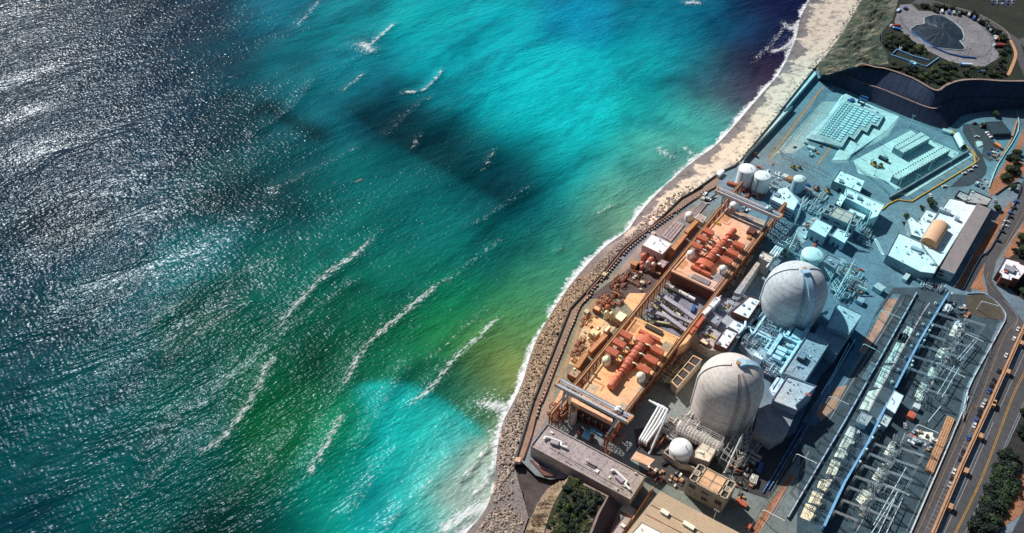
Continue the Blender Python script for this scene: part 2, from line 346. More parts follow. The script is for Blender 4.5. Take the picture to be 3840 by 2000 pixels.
for s_, w_, k_ in CL:
    d, _, en_ = side_dist(smooth_line(pts(s_, SEA), 4)); k_ = k_ * (.35 + .65 * en_ ** .6 if k_ < .8 else 1.) * (1 + .10 * np.sin(X * .31 + Y * .47) if k_ < .8 else 1.)
    crest = np.maximum(crest, np.minimum(1.1, k_ * 1.25) * np.exp(-(d / (w_ * .62)) ** 2)); swl = np.maximum(swl, k_ * np.exp(-(d / (w_ * 2.4)) ** 2))
for s_ in ('q 420,900 520,820 620,760', 'q 560,960 640,900 760,800 900,700', 'q 900,1120 960,1020 1040,900', 'q 1080,900 1150,840 1230,770', 'q 350,1150 430,1060 520,1000 600,900', 'q 560,1290 650,1190 740,1080', 'q 820,700 900,640 960,580', 'q 1140,700 1210,640 1260,600', 'q 240,1330 340,1240 460,1130', 'q 640,330 720,280 790,200', 'q 980,330 1040,270 1090,240', 'q 880,1290 940,1200 1000,1120', 'q 1060,1240 1100,1190 1150,1130', 'q 700,470 800,420 900,370', 'q 1200,560 1260,520 1330,470'):
    d = seg_dist(X, Y, smooth_line(pts(s_, SEA), 4)); swl = np.maximum(swl, .45 * np.exp(-(d / 8.) ** 2)); crest = np.maximum(crest, .22 * np.exp(-(d / 3.) ** 2))
ny, nx = X.shape
vs = np.stack([X, Y, np.full(X.shape, SEA)], -1).reshape(-1, 3)
idx = np.arange(nx * ny).reshape(ny, nx)
fs = np.stack([idx[:-1, :-1], idx[:-1, 1:], idx[1:, 1:], idx[1:, :-1]], -1).reshape(-1, 4)
me = bpy.data.meshes.new('sea'); me.from_pydata(vs.tolist(), [], fs.tolist()); me.update()
ca = me.color_attributes.new('water', 'FLOAT_COLOR', 'POINT')
ca.data.foreach_set('color', np.concatenate([colr.reshape(-1, 3), np.ones((nx * ny, 1))], 1).astype(np.float32).ravel())
for nm, arr in (('shore', sh), ('crest', crest), ('swell', swl)):
    a_ = me.attributes.new(nm, 'FLOAT', 'POINT'); a_.data.foreach_set('value', arr.astype(np.float32).ravel())
def water_mat():
    m, n, l, b = base_mat('sea_water')
    geo = n.new('ShaderNodeNewGeometry'); pos = geo.outputs['Position']
    def attr(nm, o='Color'):
        a = n.new('ShaderNodeAttribute'); a.attribute_name = nm; return a.outputs[o]
    def math_(op, a, b_, clamp=False):
        x = n.new('ShaderNodeMath'); x.operation = op; x.use_clamp = clamp
        for i, s in enumerate((a, b_)):
            if hasattr(s, 'links'): l.new(s, x.inputs[i])
            else: x.inputs[i].default_value = s
        return x.outputs[0]
    def mapped(rot, sx, sy):
        p = n.new('ShaderNodeMapping'); p.vector_type = 'TEXTURE'; l.new(pos, p.inputs[0]); p.inputs['Rotation'].default_value[2] = rot
        p.inputs['Scale'].default_value = (sx, sy, 1); return p.outputs[0]
    col = attr('water')
    # kelp and sediment wisps, warped
    wv = mapped(R(50), 3.2, 1)
    f = noise_node(n, l, wv, .035, 6, .62, .6)
    r1 = ramp(n, l, f, [(.32, (.50, .58, .62)), (.5, (1, 1, 1)), (.7, (1.22, 1.16, 1.12))])
    col = mixc(n, l, 'MULTIPLY', .8, col, r1)
    f = noise_node(n, l, pos, .011, 4, .6, .9)
    r2 = ramp(n, l, f, [(.34, (.55, .62, .68)), (.52, (1, 1, 1)), (.68, (1.15, 1.12, 1.06))])
    col = mixc(n, l, 'MULTIPLY', .75, col, r2)
    # fine ripple streaks in the body colour of the water
    f = noise_node(n, l, mapped(R(30), 4, 1), .5, 3, .7)
    col = mixc(n, l, 'MULTIPLY', .5, col, ramp(n, l, f, [(.35, (.78,)), (.62, (1.16,))]))
    # foam
    nz = noise_node(n, l, pos, .35, 6, .75, .4); nz2 = noise_node(n, l, pos, .045, 3, .5)
    sw = math_('MULTIPLY', nz2, 20.); sw = math_('SUBTRACT', sw, 5.)                     # ragged width of the swash
    e = math_('DIVIDE', attr('shore', 'Fac'), math_('MAXIMUM', sw, 1.2))
    e = math_('SUBTRACT', 1.25, e)
    fo = math_('ADD', e, math_('MULTIPLY', math_('SUBTRACT', nz, .5), 2.6))
    fo = math_('MULTIPLY', math_('SUBTRACT', fo, .42), 1.7, True)
    st = noise_node(n, l, mapped(R(52), 2.6, 1), .8, 2, .6, .2)
    cr = math_('ADD', math_('MULTIPLY', attr('crest', 'Fac'), 1.5), math_('MULTIPLY', math_('SUBTRACT', st, .5), 3.4))
    cr = math_('MULTIPLY', math_('SUBTRACT', cr, .55), 1.4, True)
    cr = math_('MULTIPLY', math_('MULTIPLY', cr, .68), math_('GREATER_THAN', attr('crest', 'Fac'), .12))
    sp = noise_node(n, l, mapped(R(36), 1.7, 1), .95, 2, .6, .2)
    sp = math_('ADD', math_('SUBTRACT', sp, .735), math_('MULTIPLY', attr('swell', 'Fac'), .19)); sp = math_('MULTIPLY', sp, 9., True)
    sp = math_('MULTIPLY', sp, math_('GREATER_THAN', attr('swell', 'Fac'), .05))
    foam = math_('MAXIMUM', math_('MAXIMUM', fo, cr), math_('MULTIPLY', sp, .6))
    col = mixc(n, l, 'MIX', foam, col, (.88, .90, .90))
    l.new(col, b.inputs['Base Color'])
    b.inputs['IOR'].default_value = 1.33; b.inputs['Specular IOR Level'].default_value = .055; b.inputs['Specular Tint'].default_value = (.45, .75, 1., 1)
    rg = math_('ADD', math_('MULTIPLY', foam, .4), .20); l.new(rg, b.inputs['Roughness'])
    # waves: long swell, wind chop in streaks, glitter facets
    wt = n.new('ShaderNodeTexWave'); wt.wave_type = 'BANDS'; wt.bands_direction = 'X'; wt.wave_profile = 'SIN'
    l.new(mapped(R(-35), 1, 1), wt.inputs['Vector']); wt.inputs['Scale'].default_value = .0045; wt.inputs['Distortion'].default_value = 5.; wt.inputs['Detail'].default_value = 2; wt.inputs['Detail Scale'].default_value = .6
    h1 = math_('MULTIPLY', wt.outputs['Fac'], 1.3)
    calm = ramp(n, l, noise_node(n, l, mapped(R(33), 4.5, 1), .022, 4, .6, .5), [(.36, (.35,)), (.58, (1.,))])          # slicks and wind-roughened bands
    h2 = math_('MULTIPLY', noise_node(n, l, mapped(R(30), 2.4, 1), .10, 2, .5, .2), .9)
    h3 = math_('MULTIPLY', noise_node(n, l, mapped(R(38), 2.4, 1), .52, 1, .5, .3), .85)
    h4 = math_('MULTIPLY', noise_node(n, l, mapped(R(-50), 2.0, 1), .45, 0, .5, .3), .35)
    h5 = math_('MULTIPLY', noise_node(n, l, mapped(R(35), 2.2, 1), .15, 1, .5, .3), .8)
    hh = math_('ADD', math_('ADD', h1, h2), math_('MULTIPLY', math_('ADD', math_('ADD', h3, h5), h4), calm))
    hh = math_('ADD', hh, math_('MULTIPLY', attr('swell', 'Fac'), 2.6))
    bp = n.new('ShaderNodeBump'); bp.inputs['Strength'].default_value = 1.; bp.inputs['Distance'].default_value = 1.
    l.new(hh, bp.inputs['Height']); l.new(bp.outputs[0], b.inputs['Normal'])
    return m
me.materials.append(water_mat())
o = bpy.data.objects.new('sea', me); COL.objects.link(o); o['kind'] = 'structure'
# ---- beach: a ruled surface from under the swash up to the foot of the sea wall and bluffs
NB, NT = 260, 26
A = resample(shore, NB); B_ = resample(smooth_line(innerall, 3), NB)
# match by arc so that the rungs cross the beach squarely
def rungs():
    out = []; Bn = [Vector(q) for q in resample(smooth_line(innerall, 3), 900)]; k = 0
    for i, a in enumerate(A):
        a = Vector(a); w0 = max(0, k - 5); best = min(range(w0, min(900, k + 60)), key=lambda j: (Bn[j] - a).length)
        k = max(k, best); out.append((a, Bn[k]))
    return out
RG = rungs()
def beach_pt(i, t):
    a, b = RG[i]; d = (b - a)
    p = a + d * t
    if t < 0: p = a + d.normalized() * t * 60
    return p
def beach_z(i, t):
    return SEA - .05 + 4.6 * max(t, 0) ** 1.0 + min(t, 0) * 8
mb = MB(); tt = [-.4, -.15] + [j / (NT - 1) for j in range(NT)]
for i in range(NB):
    for t in tt:
        p = beach_pt(i, t); mb.v.append((p.x, p.y, beach_z(i, t) + .35 * pnoise(Vector((p.x * .07, p.y * .07, 0)))* (1 if t > .1 else 0)))
K = len(tt)
mb.f = [(i * K + j, i * K + j + 1, (i + 1) * K + j + 1, (i + 1) * K + j) for i in range(NB - 1) for j in range(K - 1)]
def sand_mat():
    m, n, l, b = base_mat('beach_sand')
    geo = n.new('ShaderNodeNewGeometry'); pos = geo.outputs['Position']
    at_ = n.new('ShaderNodeAttribute'); at_.attribute_name = 't'
    f = noise_node(n, l, pos, .04, 5, .6, .3)
    ad = n.new('ShaderNodeMath'); ad.operation = 'MULTIPLY_ADD'; l.new(f, ad.inputs[0]); ad.inputs[1].default_value = -1.7; l.new(at_.outputs['Fac'], ad.inputs[2])
    ds = n.new('ShaderNodeMath'); ds.operation = 'ADD'; l.new(ad.outputs[0], ds.inputs[0]); ds.inputs[1].default_value = .80
    c = ramp(n, l, ds.outputs[0], [(.0, (.20, .17, .16)), (.18, (.22, .19, .19)), (.24, (.66, .53, .41)), (.8, (.70, .58, .45)), (1., (.52, .44, .36))])
    f2 = noise_node(n, l, pos, .9, 4, .7)
    c = mixc(n, l, 'MULTIPLY', 1., c, ramp(n, l, f2, [(.3, (.8,)), (.6, (1.05,))]))
    f3 = noise_node(n, l, pos, .13, 6, .75)
    c = mixc(n, l, 'MULTIPLY', 1., c, ramp(n, l, f3, [(.40, (.52, .50, .54)), (.50, (1.,) * 3)]))
    rk = n.new('ShaderNodeAttribute'); rk.attribute_name = 'rocky'
    c = mixc(n, l, 'MIX', rk.outputs['Fac'], c, ramp(n, l, f2, [(.35, (.07, .06, .065)), (.62, (.24, .21, .20))]))
    g = n.new('ShaderNodeGroup'); g.node_tree = TG
    c = mixc(n, l, 'MULTIPLY', .35, c, g.outputs[0])
    l.new(c, b.inputs['Base Color']); b.inputs['Roughness'].default_value = .85
    bp = n.new('ShaderNodeBump'); bp.inputs['Strength'].default_value = .4; bp.inputs['Distance'].default_value = .4; l.new(f2, bp.inputs['Height']); l.new(bp.outputs[0], b.inputs['Normal'])
    return m
o = struct('beach', mb, sand_mat(), smooth=True)
ta = o.data.attributes.new('t', 'FLOAT', 'POINT'); ta.data.foreach_set('value', [max(0, t) for i in range(NB) for t in tt])
tr = o.data.attributes.new('rocky', 'FLOAT', 'POINT'); tr.data.foreach_set('value', [max(0, min(1, (500 - RG[i][0].y) / 40)) * max(0, min(1, (t - .04) * 12)) for i in range(NB) for t in tt])
# ---- plant ground
wallp = inner[7:]
gpoly = wallp + pts('l 440,640 560,760 700,800 880,790 880,1700') + [(120, -800), (6000, -800), (6000, 700), (3000, 700)] + pts('d 2400,-60 1700,-120 700,-60 0,-200 a 1800,820 1500,840')
struct('ground', MB().sheet(gpoly, -.02), 'asphalt')
# ---- plateau behind the storage pads (z 26), bench and toe
ZB = 26.
rimS = 'b 20,800 100,765 250,800 420,830 720,940 985,1080 1110,1020 1270,965 1500,950 1840,970 2300,960 3400,900'
benS = 'a 1560,890 1760,885 2045,1005 b 330,1070 600,1180 960,1305 1130,1215 1300,1172 1600,1175 1950,1190 2400,1190 3400,1150'
toeS = 'a 1490,960 1760,1065 2045,1190 d 340,10 700,155 1050,272 1180,235 1300,120 1500,70 1930,22 2300,0 3400,-60'
rim = smooth_line(pts(rimS, ZB), 6); ben = smooth_line(pts(benS, 13.), 6); toe = smooth_line(pts(toeS, -.3), 6)
n_ = len(rim); mb = MB()
for i in range(n_):
    b0 = Vector(ben[i]); r0 = Vector(rim[i]); t0 = Vector(toe[i]); bi = b0.lerp(r0, .12); 
    mb.v += [(t0.x, t0.y, -.3), (*t0.lerp(b0, .5), 6.3), (b0.x, b0.y, 13), (bi.x, bi.y, 12.6), (*bi.lerp(r0, .5), 19.5), (r0.x, r0.y, ZB)]
mb.f = [(i * 6 + j, (i + 1) * 6 + j, (i + 1) * 6 + j + 1, i * 6 + j + 1) for i in range(n_ - 1) for j in range(5)]
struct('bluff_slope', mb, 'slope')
struct('slope_rim_path', MB().ribbon(rim, 2.2, ZB + .05), 'rim')
struct('slope_bench_path', MB().ribbon([tuple(Vector(b).lerp(Vector(r_), .06)) for b, r_ in zip(ben[:34], rim[:34])], 1.6, 13.2), 'rim')
westrim = pts('b 560,-420 545,-200 540,0 470,240 335,400 325,520 405,690 425,770 250,790 20,800', ZB)
plat = [p for p in rim] + [(4000, 700), (6000, 12000), (900, 12000)] + westrim[:-2]
grassm = mat('plateau_scrub', (.018, .026, .013), .95, .6, .04, tint=False, bump=.4, grime=.5)
struct('plateau', MB().sheet(plat, ZB - .02), grassm)
# sea cliff between beach and plateau: gullied
cb = resample(smooth_line(pts('a 2330,-500 2160,-250 2010,0 1850,280 1750,440 1600,640 1470,830 1490,930', -2.6), 4), 220)
ct = resample(smooth_line(westrim, 4), 220); mb = MB(); K = 34
for i in range(220):
    a, b = Vector(cb[i]), Vector(ct[i])
    for j in range(K):
        t = j / (K - 1); p = a.lerp(b, t)
        z = -2.9 + (ZB + 2.85) * (t ** .8)
        if 0 < j < K - 1:
            g_ = abs(pnoise(Vector((p.x * .05 + p.y * .03, p.y * .045, 3)))) * 10 + abs(pnoise(Vector((p.x * .13, p.y * .11, 8)))) * 6 + pnoise(Vector((p.x * .4, p.y * .4, 8))) * 1.6
            z += (g_ - 4.6) * math.sin(t * math.pi)
        mb.v.append((p.x, p.y, z))
mb.f = [(i * K + j, i * K + j + 1, (i + 1) * K + j + 1, (i + 1) * K + j) for i in range(219) for j in range(K - 1)]
def cliffveg():
    m, n, l, b = base_mat('gullied_scrub_cliff')
    geo = n.new('ShaderNodeNewGeometry'); pos = geo.outputs['Position']
    mp = n.new('ShaderNodeMapping'); mp.vector_type = 'TEXTURE'; l.new(pos, mp.inputs[0]); mp.inputs['Rotation'].default_value[2] = R(-20); mp.inputs['Scale'].default_value = (3, 1, 1)
    f = noise_node(n, l, mp.outputs[0], .16, 7, .72, .5)
    c = ramp(n, l, f, [(.40, (.016, .030, .024)), (.50, (.035, .055, .035)), (.58, (.12, .12, .085)), (.68, (.34, .30, .23))])
    l.new(c, b.inputs['Base Color']); b.inputs['Roughness'].default_value = .95
    bp = n.new('ShaderNodeBump'); bp.inputs['Strength'].default_value = .8; bp.inputs['Distance'].default_value = 1.5; l.new(f, bp.inputs['Height']); l.new(bp.outputs[0], b.inputs['Normal'])
    return m
struct('sea_cliff', mb, cliffveg())
# ---- south bluff (z 12)
SB = 12.
top = pts('l 905,755 1040,850 1285,975 1190,1150 1115,1342 1070,1480 560,1480 640,1342 700,1150 765,1000 850,860', SB)
struct('bluff_top', MB().sheet(top, SB), mat('bluff_scrub_soil', (.06, .055, .03), .95, .5, .1, tint=False, bump=.5, grime=.5))
rs = pts('l 905,755 1040,850 1285,975 1190,1150 1115,1342 1070,1480', SB)
re_ = pts('l 905,800 1050,905 1400,1075 1370,1200 1300,1342 1240,1480', -.3); mb = MB()
for a, b in zip(rs, re_): mb.v += [(*a, SB), (*b, -.3)]
mb.f = [(2 * i, 2 * i + 1, 2 * i + 3, 2 * i + 2) for i in range(5)]
struct('bluff_cut_slope', mb, mat('dark_gunite', (.14, .10, .10), .95, .3, .1, tint=False, bump=.2))
struct('bluff_edge_path', MB().band(pts('l 1040,850 1285,975 1190,1150 1115,1342 1070,1480', SB), 1.3, SB - .3, SB + .5), 'rim')
ct = resample(smooth_line(pts('l 905,755 850,860 765,1000 700,1150 640,1342 560,1480', SB), 4), 80)
cb = resample(smooth_line(pts('l 880,790 720,850 622,950 548,1080 475,1240 438,1342 390,1480', -3.2), 4), 80); mb = MB(); K = 18
for i in range(80):
    a, b = Vector(cb[i]), Vector(ct[i])
    for j in range(K):
        t = j / (K - 1); p = a.lerp(b, t); z = -4.2 + (SB + 4.2) * (t ** .85)
        if 0 < j < K - 1:
            s_ = i * .55 + t * 2.2
            z += (abs(pnoise(Vector((s_, t * .6, 1)))) * 7.5 - 2.6 + pnoise(Vector((s_ * 3, t * 3, 5))) * 1.) * math.sin(t * math.pi) ** .6
        mb.v.append((p.x, p.y, z))
mb.f = [(i * K + j, i * K + j + 1, (i + 1) * K + j + 1, (i + 1) * K + j) for i in range(79) for j in range(K - 1)]
struct('sandstone_cliff', mb, 'cliff')
struct('shaded_notch', MB().sheet(pts('l 345,640 520,590 900,740 900,860 740,900 640,960 600,1150 560,1500 420,1500 430,1342 470,1150 440,950 380,850 330,760', -3.2), -3.2), mat('notch_shade_rock', (.10, .075, .07), .95, .5, .2, tint=False, bump=.4))  # rock floor of the notch, its shadow put into the dark colour
# ---- boulders
def rock_mesh(seed):
    import bmesh
    bm = bmesh.new(); bmesh.ops.create_icosphere(bm, subdivisions=1, radius=1)
    rr = random.Random(seed); k = [rr.uniform(.75, 1.25) for _ in bm.verts]
    for v, q in zip(bm.verts, k): v.co *= q
    for v in bm.verts: v.co.z *= .75
    vs = [tuple(v.co) for v in bm.verts]; fs = [tuple(v.index for v in f.verts) for f in bm.faces]; bm.free(); return vs, fs
RK = [rock_mesh(i) for i in range(5)]
rm = []
def rockmat(nm, c1, c2):
    m, n, l, b = base_mat(nm); g = n.new('ShaderNodeNewGeometry')
    c = ramp(n, l, noise_node(n, l, g.outputs['Position'], .9, 2, .5), [(.35, c1), (.65, c2)])
    t = n.new('ShaderNodeGroup'); t.node_tree = TG
    c = mixc(n, l, 'MULTIPLY', .6, c, t.outputs[0]); l.new(c, b.inputs['Base Color']); b.inputs['Roughness'].default_value = .9; return m
M['rock'] = rockmat('boulder_stone', (.06, .05, .05), (.46, .40, .33))
rocks = []
for i in range(NB):
    a, b = RG[i]; L = (b - a).length
    py = i / NB
    x, y = a
    south = y < 470
    # t-range of the boulder band
    if y > 560: t0, dens = 1 - 5.5 / max(L, 6), .16
    elif y > 500: t0, dens = 1 - 12 / max(L, 13), .33
    elif y > 440: t0, dens = .42, .75
    elif y > 268: t0, dens = .10, 1.05
    else: t0, dens = .16, .62
    step = (Vector(A[min(i + 1, NB - 1)]) - Vector(A[max(i - 1, 0)])).length / 2
    area = L * (1 - t0) * step
    for _ in range(int(area * dens)):
        t = random.uniform(t0, .985); ii = min(NB - 2, i); u = random.random()
        p = beach_pt(ii, t).lerp(beach_pt(ii + 1, t), u)
        if y <= 268 and random.random() < max(0, (t - .55)) * 1.8: continue
        s = random.choice([.45, .6, .75, .9, 1.15]) * (1.0 if y < 560 else .78)
        z = beach_z(ii, t) + s * .25
        if y > 268 and y < 500: z += 1.2 * (t - t0) * 2
        rocks.append((p.x, p.y, z, s))
near = sorted(rocks, key=lambda q: -q[3] / math.hypot(q[0], q[1]) * 100 - (3 if q[1] < 300 else 0))
big, rest = near[:300], near[300:]
mb = MB()
for x, y, z, s in rest:
    vs_, fs_ = random.choice(RK); r_ = random.uniform(0, 6.3); c, q = math.cos(r_) * s, math.sin(r_) * s
    mb.add([(x + a * c - b * q, y + a * q + b * c, z + k * s) for a, b, k in vs_], fs_)
tag(mb.build('riprap', 'rock'), 'band of grey and tan boulders heaped between the surf and the sea wall', 'boulders', kind='stuff')
rme = []
for vs_, fs_ in RK:
    m_ = bpy.data.meshes.new('boulder'); m_.from_pydata(vs_, [], fs_); m_.materials.append(M['rock']); rme.append(m_)
for x, y, z, s in big:
    o = bpy.data.objects.new('boulder', random.choice(rme)); COL.objects.link(o); o.location = (x, y, z); o.scale = (s * 1.1, s, s); o.rotation_euler = (0, 0, random.uniform(0, 6))
    tag(o, 'rough angular boulder lying loose on the pebble shore below the sea wall', 'boulder', 'large boulders on the rocky shore')
# ================================================ WHARF AND SEA WALL
def one(name, mb, m, label, cat, group=None, **k):
    return tag(mb.build(name, m, **k), label, cat, group)
swN = pts('a 1440,830 1425,860 1040,1340 c 1100,0 560,660', 4)
swN_in = pts('a 1475,890 1085,1340 c 1190,0 625,600 590,690', 4)
t = thing('sea_wall', 'long pale walkway wall with a dark outer edge running along the sandy beach', 'sea wall', swN[0])
MB().prism(swN + swN_in[::-1], -5, 4).build('walkway', M['concpale'], t)
MB().band(swN, .9, 3.9, 5.2).build('outer_parapet', 'dark', t)
MB().band([tuple(Vector(p)) for p in swN_in], .35, 3.9, 5.0).build('railing', 'grey', t)
swS = pts('c 545,665 490,720 370,770 270,830 0,1025 e 1385,5 1125,150 1080,195 760,500 450,725 110,1130 i 620,0 440,190 220,740 0,1290 l 540,0 450,300 365,580 350,660')
t = thing('sea_wall', 'dark low parapet with tan walkway above the boulders beside the turbine yards', 'sea wall', swS[0])
MB().band(swS, .9, -6, 1.4).build('parapet', 'dark', t)
ip = pts('e 1550,0 1180,225 880,420 560,660 450,760 230,1030 0,1290 i 660,40 560,160 500,290 330,720 100,1320 l 600,0 520,340 430,600')
MB().prism(swS[2:] + ip[::-1], -.5, .12).build('walkway', mat('wharf_walkway', (.36, .24, .17), .85, .3, .08, tint=False), t)
MB().band(ip, .8, 0, 1.3).build('inner_parapet', mat('pink_brown_parapet', (.42, .19, .13), .8, .3, .2, tint=False), t)
box1 = pts('c 265,800 330,745 375,765 310,825', 3.4)
one('guard_hut', MB().prism(box1, -.5, 3.4), 'white', 'small white hut standing on the bend of the sea wall near the tanks', 'hut')
one('guard_hut', MB().prism(pts('l 360,575 410,580 405,625 352,618', 2.6), -.5, 2.6), 'deck', 'tiny tan hut at the lower end of the sea wall above the pebble shore', 'hut')
struct('wharf_road', MB().sheet(pts('c 400,960 300,1090 e 1500,130 1180,300 880,490 600,740 420,960 250,1170 40,1342 i 740,60 600,230 520,420 400,760 200,1200 l 640,40 590,180 510,420 630,270 730,60 i 250,1200 400,900 490,650 590,370 700,200 870,0 e 480,1000 640,800 900,560 1250,290 1560,100'), .03), 'wharf')
# row of concrete blocks along the inner parapet
bl = pts('e 1510,25 1395,75 1185,225 1060,325 900,440 735,560 640,640 500,760 400,870 300,990 180,1130 60,1260 i 690,30 570,140 520,240 480,360 420,480 340,700 250,900 170,1100 110,1260 l 600,60 560,210')
pr = None; ps = resample(bl, 92)
for i, p in enumerate(ps[:-1]):
    d = Vector(ps[i + 1]) - Vector(p); a = math.atan2(d.y, d.x) + random.uniform(-.15, .15)
    if pr is None:
        pr = thing('barrier_block', 'dark concrete block with pale cap in the row along the wharf parapet', 'barrier block', (*p, 0), a, 'barrier blocks along the wharf parapet')
        MB().box(0, 0, 0, 2.3, 1.5, 1.2).build('block', 'dark', pr, local=True); MB().box(0, 0, 1.2, 1.2, .9, .25).build('cap', 'conc', pr, local=True)
    elif i % 11 != 5: dup(pr, (*p, 0), a)
def pin(p, poly):
    x, y = p; r = False
    for (x0, y0), (x1, y1) in zip(poly, poly[1:] + poly[:1]):
        if (y0 > y) != (y1 > y) and x < (x1 - x0) * (y - y0) / (y1 - y0) + x0: r = not r
    return r
def box_building(label, cat, roof, z, wallm='concwall', roofm='roofgrey', name='building', z0=-.1, para=.8, units=(), group=None, doors=0):
    """roof: polygon (world), z: roof height; a parapet rims the roof"""
    c = cen(roof); t = thing(name, label, cat, (*c, 0), 0, group)
    MB().prism(roof, z0, z).build('wall', wallm, t)
    ins = [tuple(Vector(p) + (Vector(c) - Vector(p)).normalized() * .45) for p in roof]
    MB().sheet(ins, z + .06).build('roof', roofm, t)
    if para: MB().band(roof + [roof[0]], .5, z, z + para).build('parapet', wallm, t)
    if roofm in ('roofwhite', 'roofgrey', 'conc', 'concpale') and len(roof) >= 4:
        rr = random.Random(int(abs(c[0] * 7 + c[1] * 3))); xs, ys = [p[0] for p in roof], [p[1] for p in roof]; ar = abs(sum(roof[i][0] * roof[(i + 1) % len(roof)][1] - roof[(i + 1) % len(roof)][0] * roof[i][1] for i in range(len(roof)))) / 2
        for k in range(min(14, int(2 + ar / 60))):
            for _ in range(20):
                p = (rr.uniform(min(xs), max(xs)), rr.uniform(min(ys), max(ys)))
                if pin(p, [tuple(Vector(q).lerp(Vector(c), .12)) for q in roof]): break
            else: continue
            kd = rr.random()
            if kd < .45: MB().cyl((*p, z), (*p, z + rr.uniform(.6, 1.4)), rr.uniform(.25, .5), n=8).build('roof_vent', rr.choice(['grey', 'dark', 'lightgrey']), t)
            elif kd < .75: MB().box(*p, z + .05, rr.uniform(1, 2.2), rr.uniform(1, 2.6), rr.uniform(.6, 1.3), AX).build('air_unit', rr.choice(['lightgrey', 'grey', 'cyan']), t)
            else:
                d_ = Vector(U if rr.random() < .5 else V) * rr.uniform(2.5, 6); q = Vector(p) + d_
                if pin(tuple(q), roof): MB().tube([(*p, z + .3), (*q, z + .3)], .14, 5).build('roof_pipe', rr.choice(['grey', 'dark']), t)
    for u in units: # (px list at z, height, material, name)
        m_ = MB()
        for q in u[0]: m_.prism(q, z + .07, z + .07 + u[1])
        m_.build(u[3], u[2], t)
    if doors:
        a, b = sorted(((roof[i], roof[(i + 1) % len(roof)]) for i in range(len(roof))), key=lambda e: e[0][1] + e[1][1])[0]
        a, b = Vector(a), Vector(b); d = (b - a); L = d.length; d.normalize(); q = Vector((d.y, -d.x))
        if (Vector(c) - a).dot(q) > 0: q = -q
        for k in range(doors):
            p = a + d * L * (k + 1) / (doors + 1) + q * .03; w_ = min(3.2, L * .12)
            MB().box(p.x, p.y, .0, w_, .12, min(3.6, z * .55), math.atan2(d.y, d.x)).build('door', 'dark', t)
    return t
def rect(c, x, y, w_, h_, z, ang=None):
    """rectangle of w_ x h_ metres along the plant grid about a photo point"""
    X_, Y_ = at(c, x, y, z); a = AX if ang is None else ang; cs, sn = math.cos(a), math.sin(a)
    return [(X_ + u * cs - v * sn, Y_ + u * sn + v * cs) for u, v in ((-w_ / 2, -h_ / 2), (w_ / 2, -h_ / 2), (w_ / 2, h_ / 2), (-w_ / 2, h_ / 2))]

# ================================================ TURBINE DECKS
ZD = 14.
decks = {'north': pts('e 1010,1010 1530,1250 g 590,430 e 1690,245', ZD), 'south': pts('i 1225,285 1765,535 p 1450,880 550,560', ZD)}
for k, q in decks.items():
    t = thing('turbine_deck', {'north': 'tan turbine deck slab with dark end wall, the one beside the white tanks', 'south': 'tan turbine deck slab nearer the long grey roofed building'}[k], 'deck', (*cen(q), 0))
    MB().prism(q, ZD - 1.6, ZD).build('slab', 'deck', t)
    q2 = [tuple(Vector(p).lerp(Vector(cen(q)), .03)) for p in q]
    MB().prism(q2, -.1, ZD - 1.6).build('end_wall', 'redbrown', t)
DECK = [o for o in COL.objects if o.name.startswith('turbine_deck')]
rr_ = random.Random(11)
for t, q in zip(DECK, decks.values()):
    o_, e1, e2 = Vector(q[0]), Vector(q[1]) - Vector(q[0]), Vector(q[3]) - Vector(q[0]); g = lambda u, v: o_ + e1 * u + e2 * v
    for u, v, a, b in ((.1, .12, .07, .05), (.86, .15, .08, .05), (.12, .5, .05, .06), (.14, .86, .09, .05), (.82, .88, .08, .04), (.55, .95, .12, .03), (.5, .04, .14, .03), (.9, .6, .04, .08), (.3, .93, .06, .03)):
        MB().prism([tuple(g(u - a, v - b)), tuple(g(u + a, v - b)), tuple(g(u + a, v + b)), tuple(g(u - a, v + b))], ZD, ZD + .08).build('floor_hatch', rr_.choice(['conc', 'ochre', 'grey']), t)
    for u in (.04, .96):
        m_ = MB(); m_.tube([(*g(u, .02), ZD + .25), (*g(u, .98), ZD + .25)], .2, 5).build('edge_pipe', 'dark', t)
    m_ = MB()
    for v in (.3, .55, .78): m_.tube([(*g(.05, v), ZD + .15), (*g(.3, v), ZD + .15), (*g(.3, v + .06), ZD + .15)], .14, 5)
    m_.build('hose_run', 'rust', t)
# crane runway girders on trestles
def runway(line, label):
    line = [Vector(p) for p in line]; t = thing('crane_runway', label, 'crane runway', (*line[0], 0))
    a, b = line[0], line[-1]; d = (b - a).normalized(); q = Vector((-d.y, d.x)); L = (b - a).length
    MB().band([tuple(a), tuple(b)], 2.6, ZD - 1.5, ZD + .05).build('girder', 'ochre', t)
    m_ = MB()
    for s_ in (-.8, .8): m_.band([tuple(a + q * s_), tuple(b + q * s_)], .22, ZD + .05, ZD + .4)
    m_.build('rail', 'dark', t)
    n_ = int(L / 9); br = MB()
    for i in range(n_ + 1):
        p = a + d * (L * i / n_)
        c_ = MB()
        for s_ in (-1, 1): c_.box(*(p + q * s_), 0, .7, .7, ZD - 1.5, AX)
        c_.build('column', 'rust', t)
        if i < n_:
            p2 = a + d * (L * (i + 1) / n_)
            for s_ in (-1, 1):
                for z_ in (0, ZD / 2 - .8):
                    br.cyl((*(p + q * s_), z_), (*(p2 + q * s_), z_ + ZD / 2 - .8), .16, n=4).cyl((*(p2 + q * s_), z_), (*(p + q * s_), z_ + ZD / 2 - .8), .16, n=4)
                br.cyl((*(p + q * s_), ZD / 2 - .8), (*(p2 + q * s_), ZD / 2 - .8), .2, n=4)
    br.build('bracing', 'rust', t)
runway(pts('p 80,850 c 585,895', ZD), 'orange steel crane runway on braced columns along the seaward side of the turbine decks')
runway(pts('p 1120,1270 g 790,190', ZD), 'orange steel crane runway on braced columns between the turbine decks and the domes')

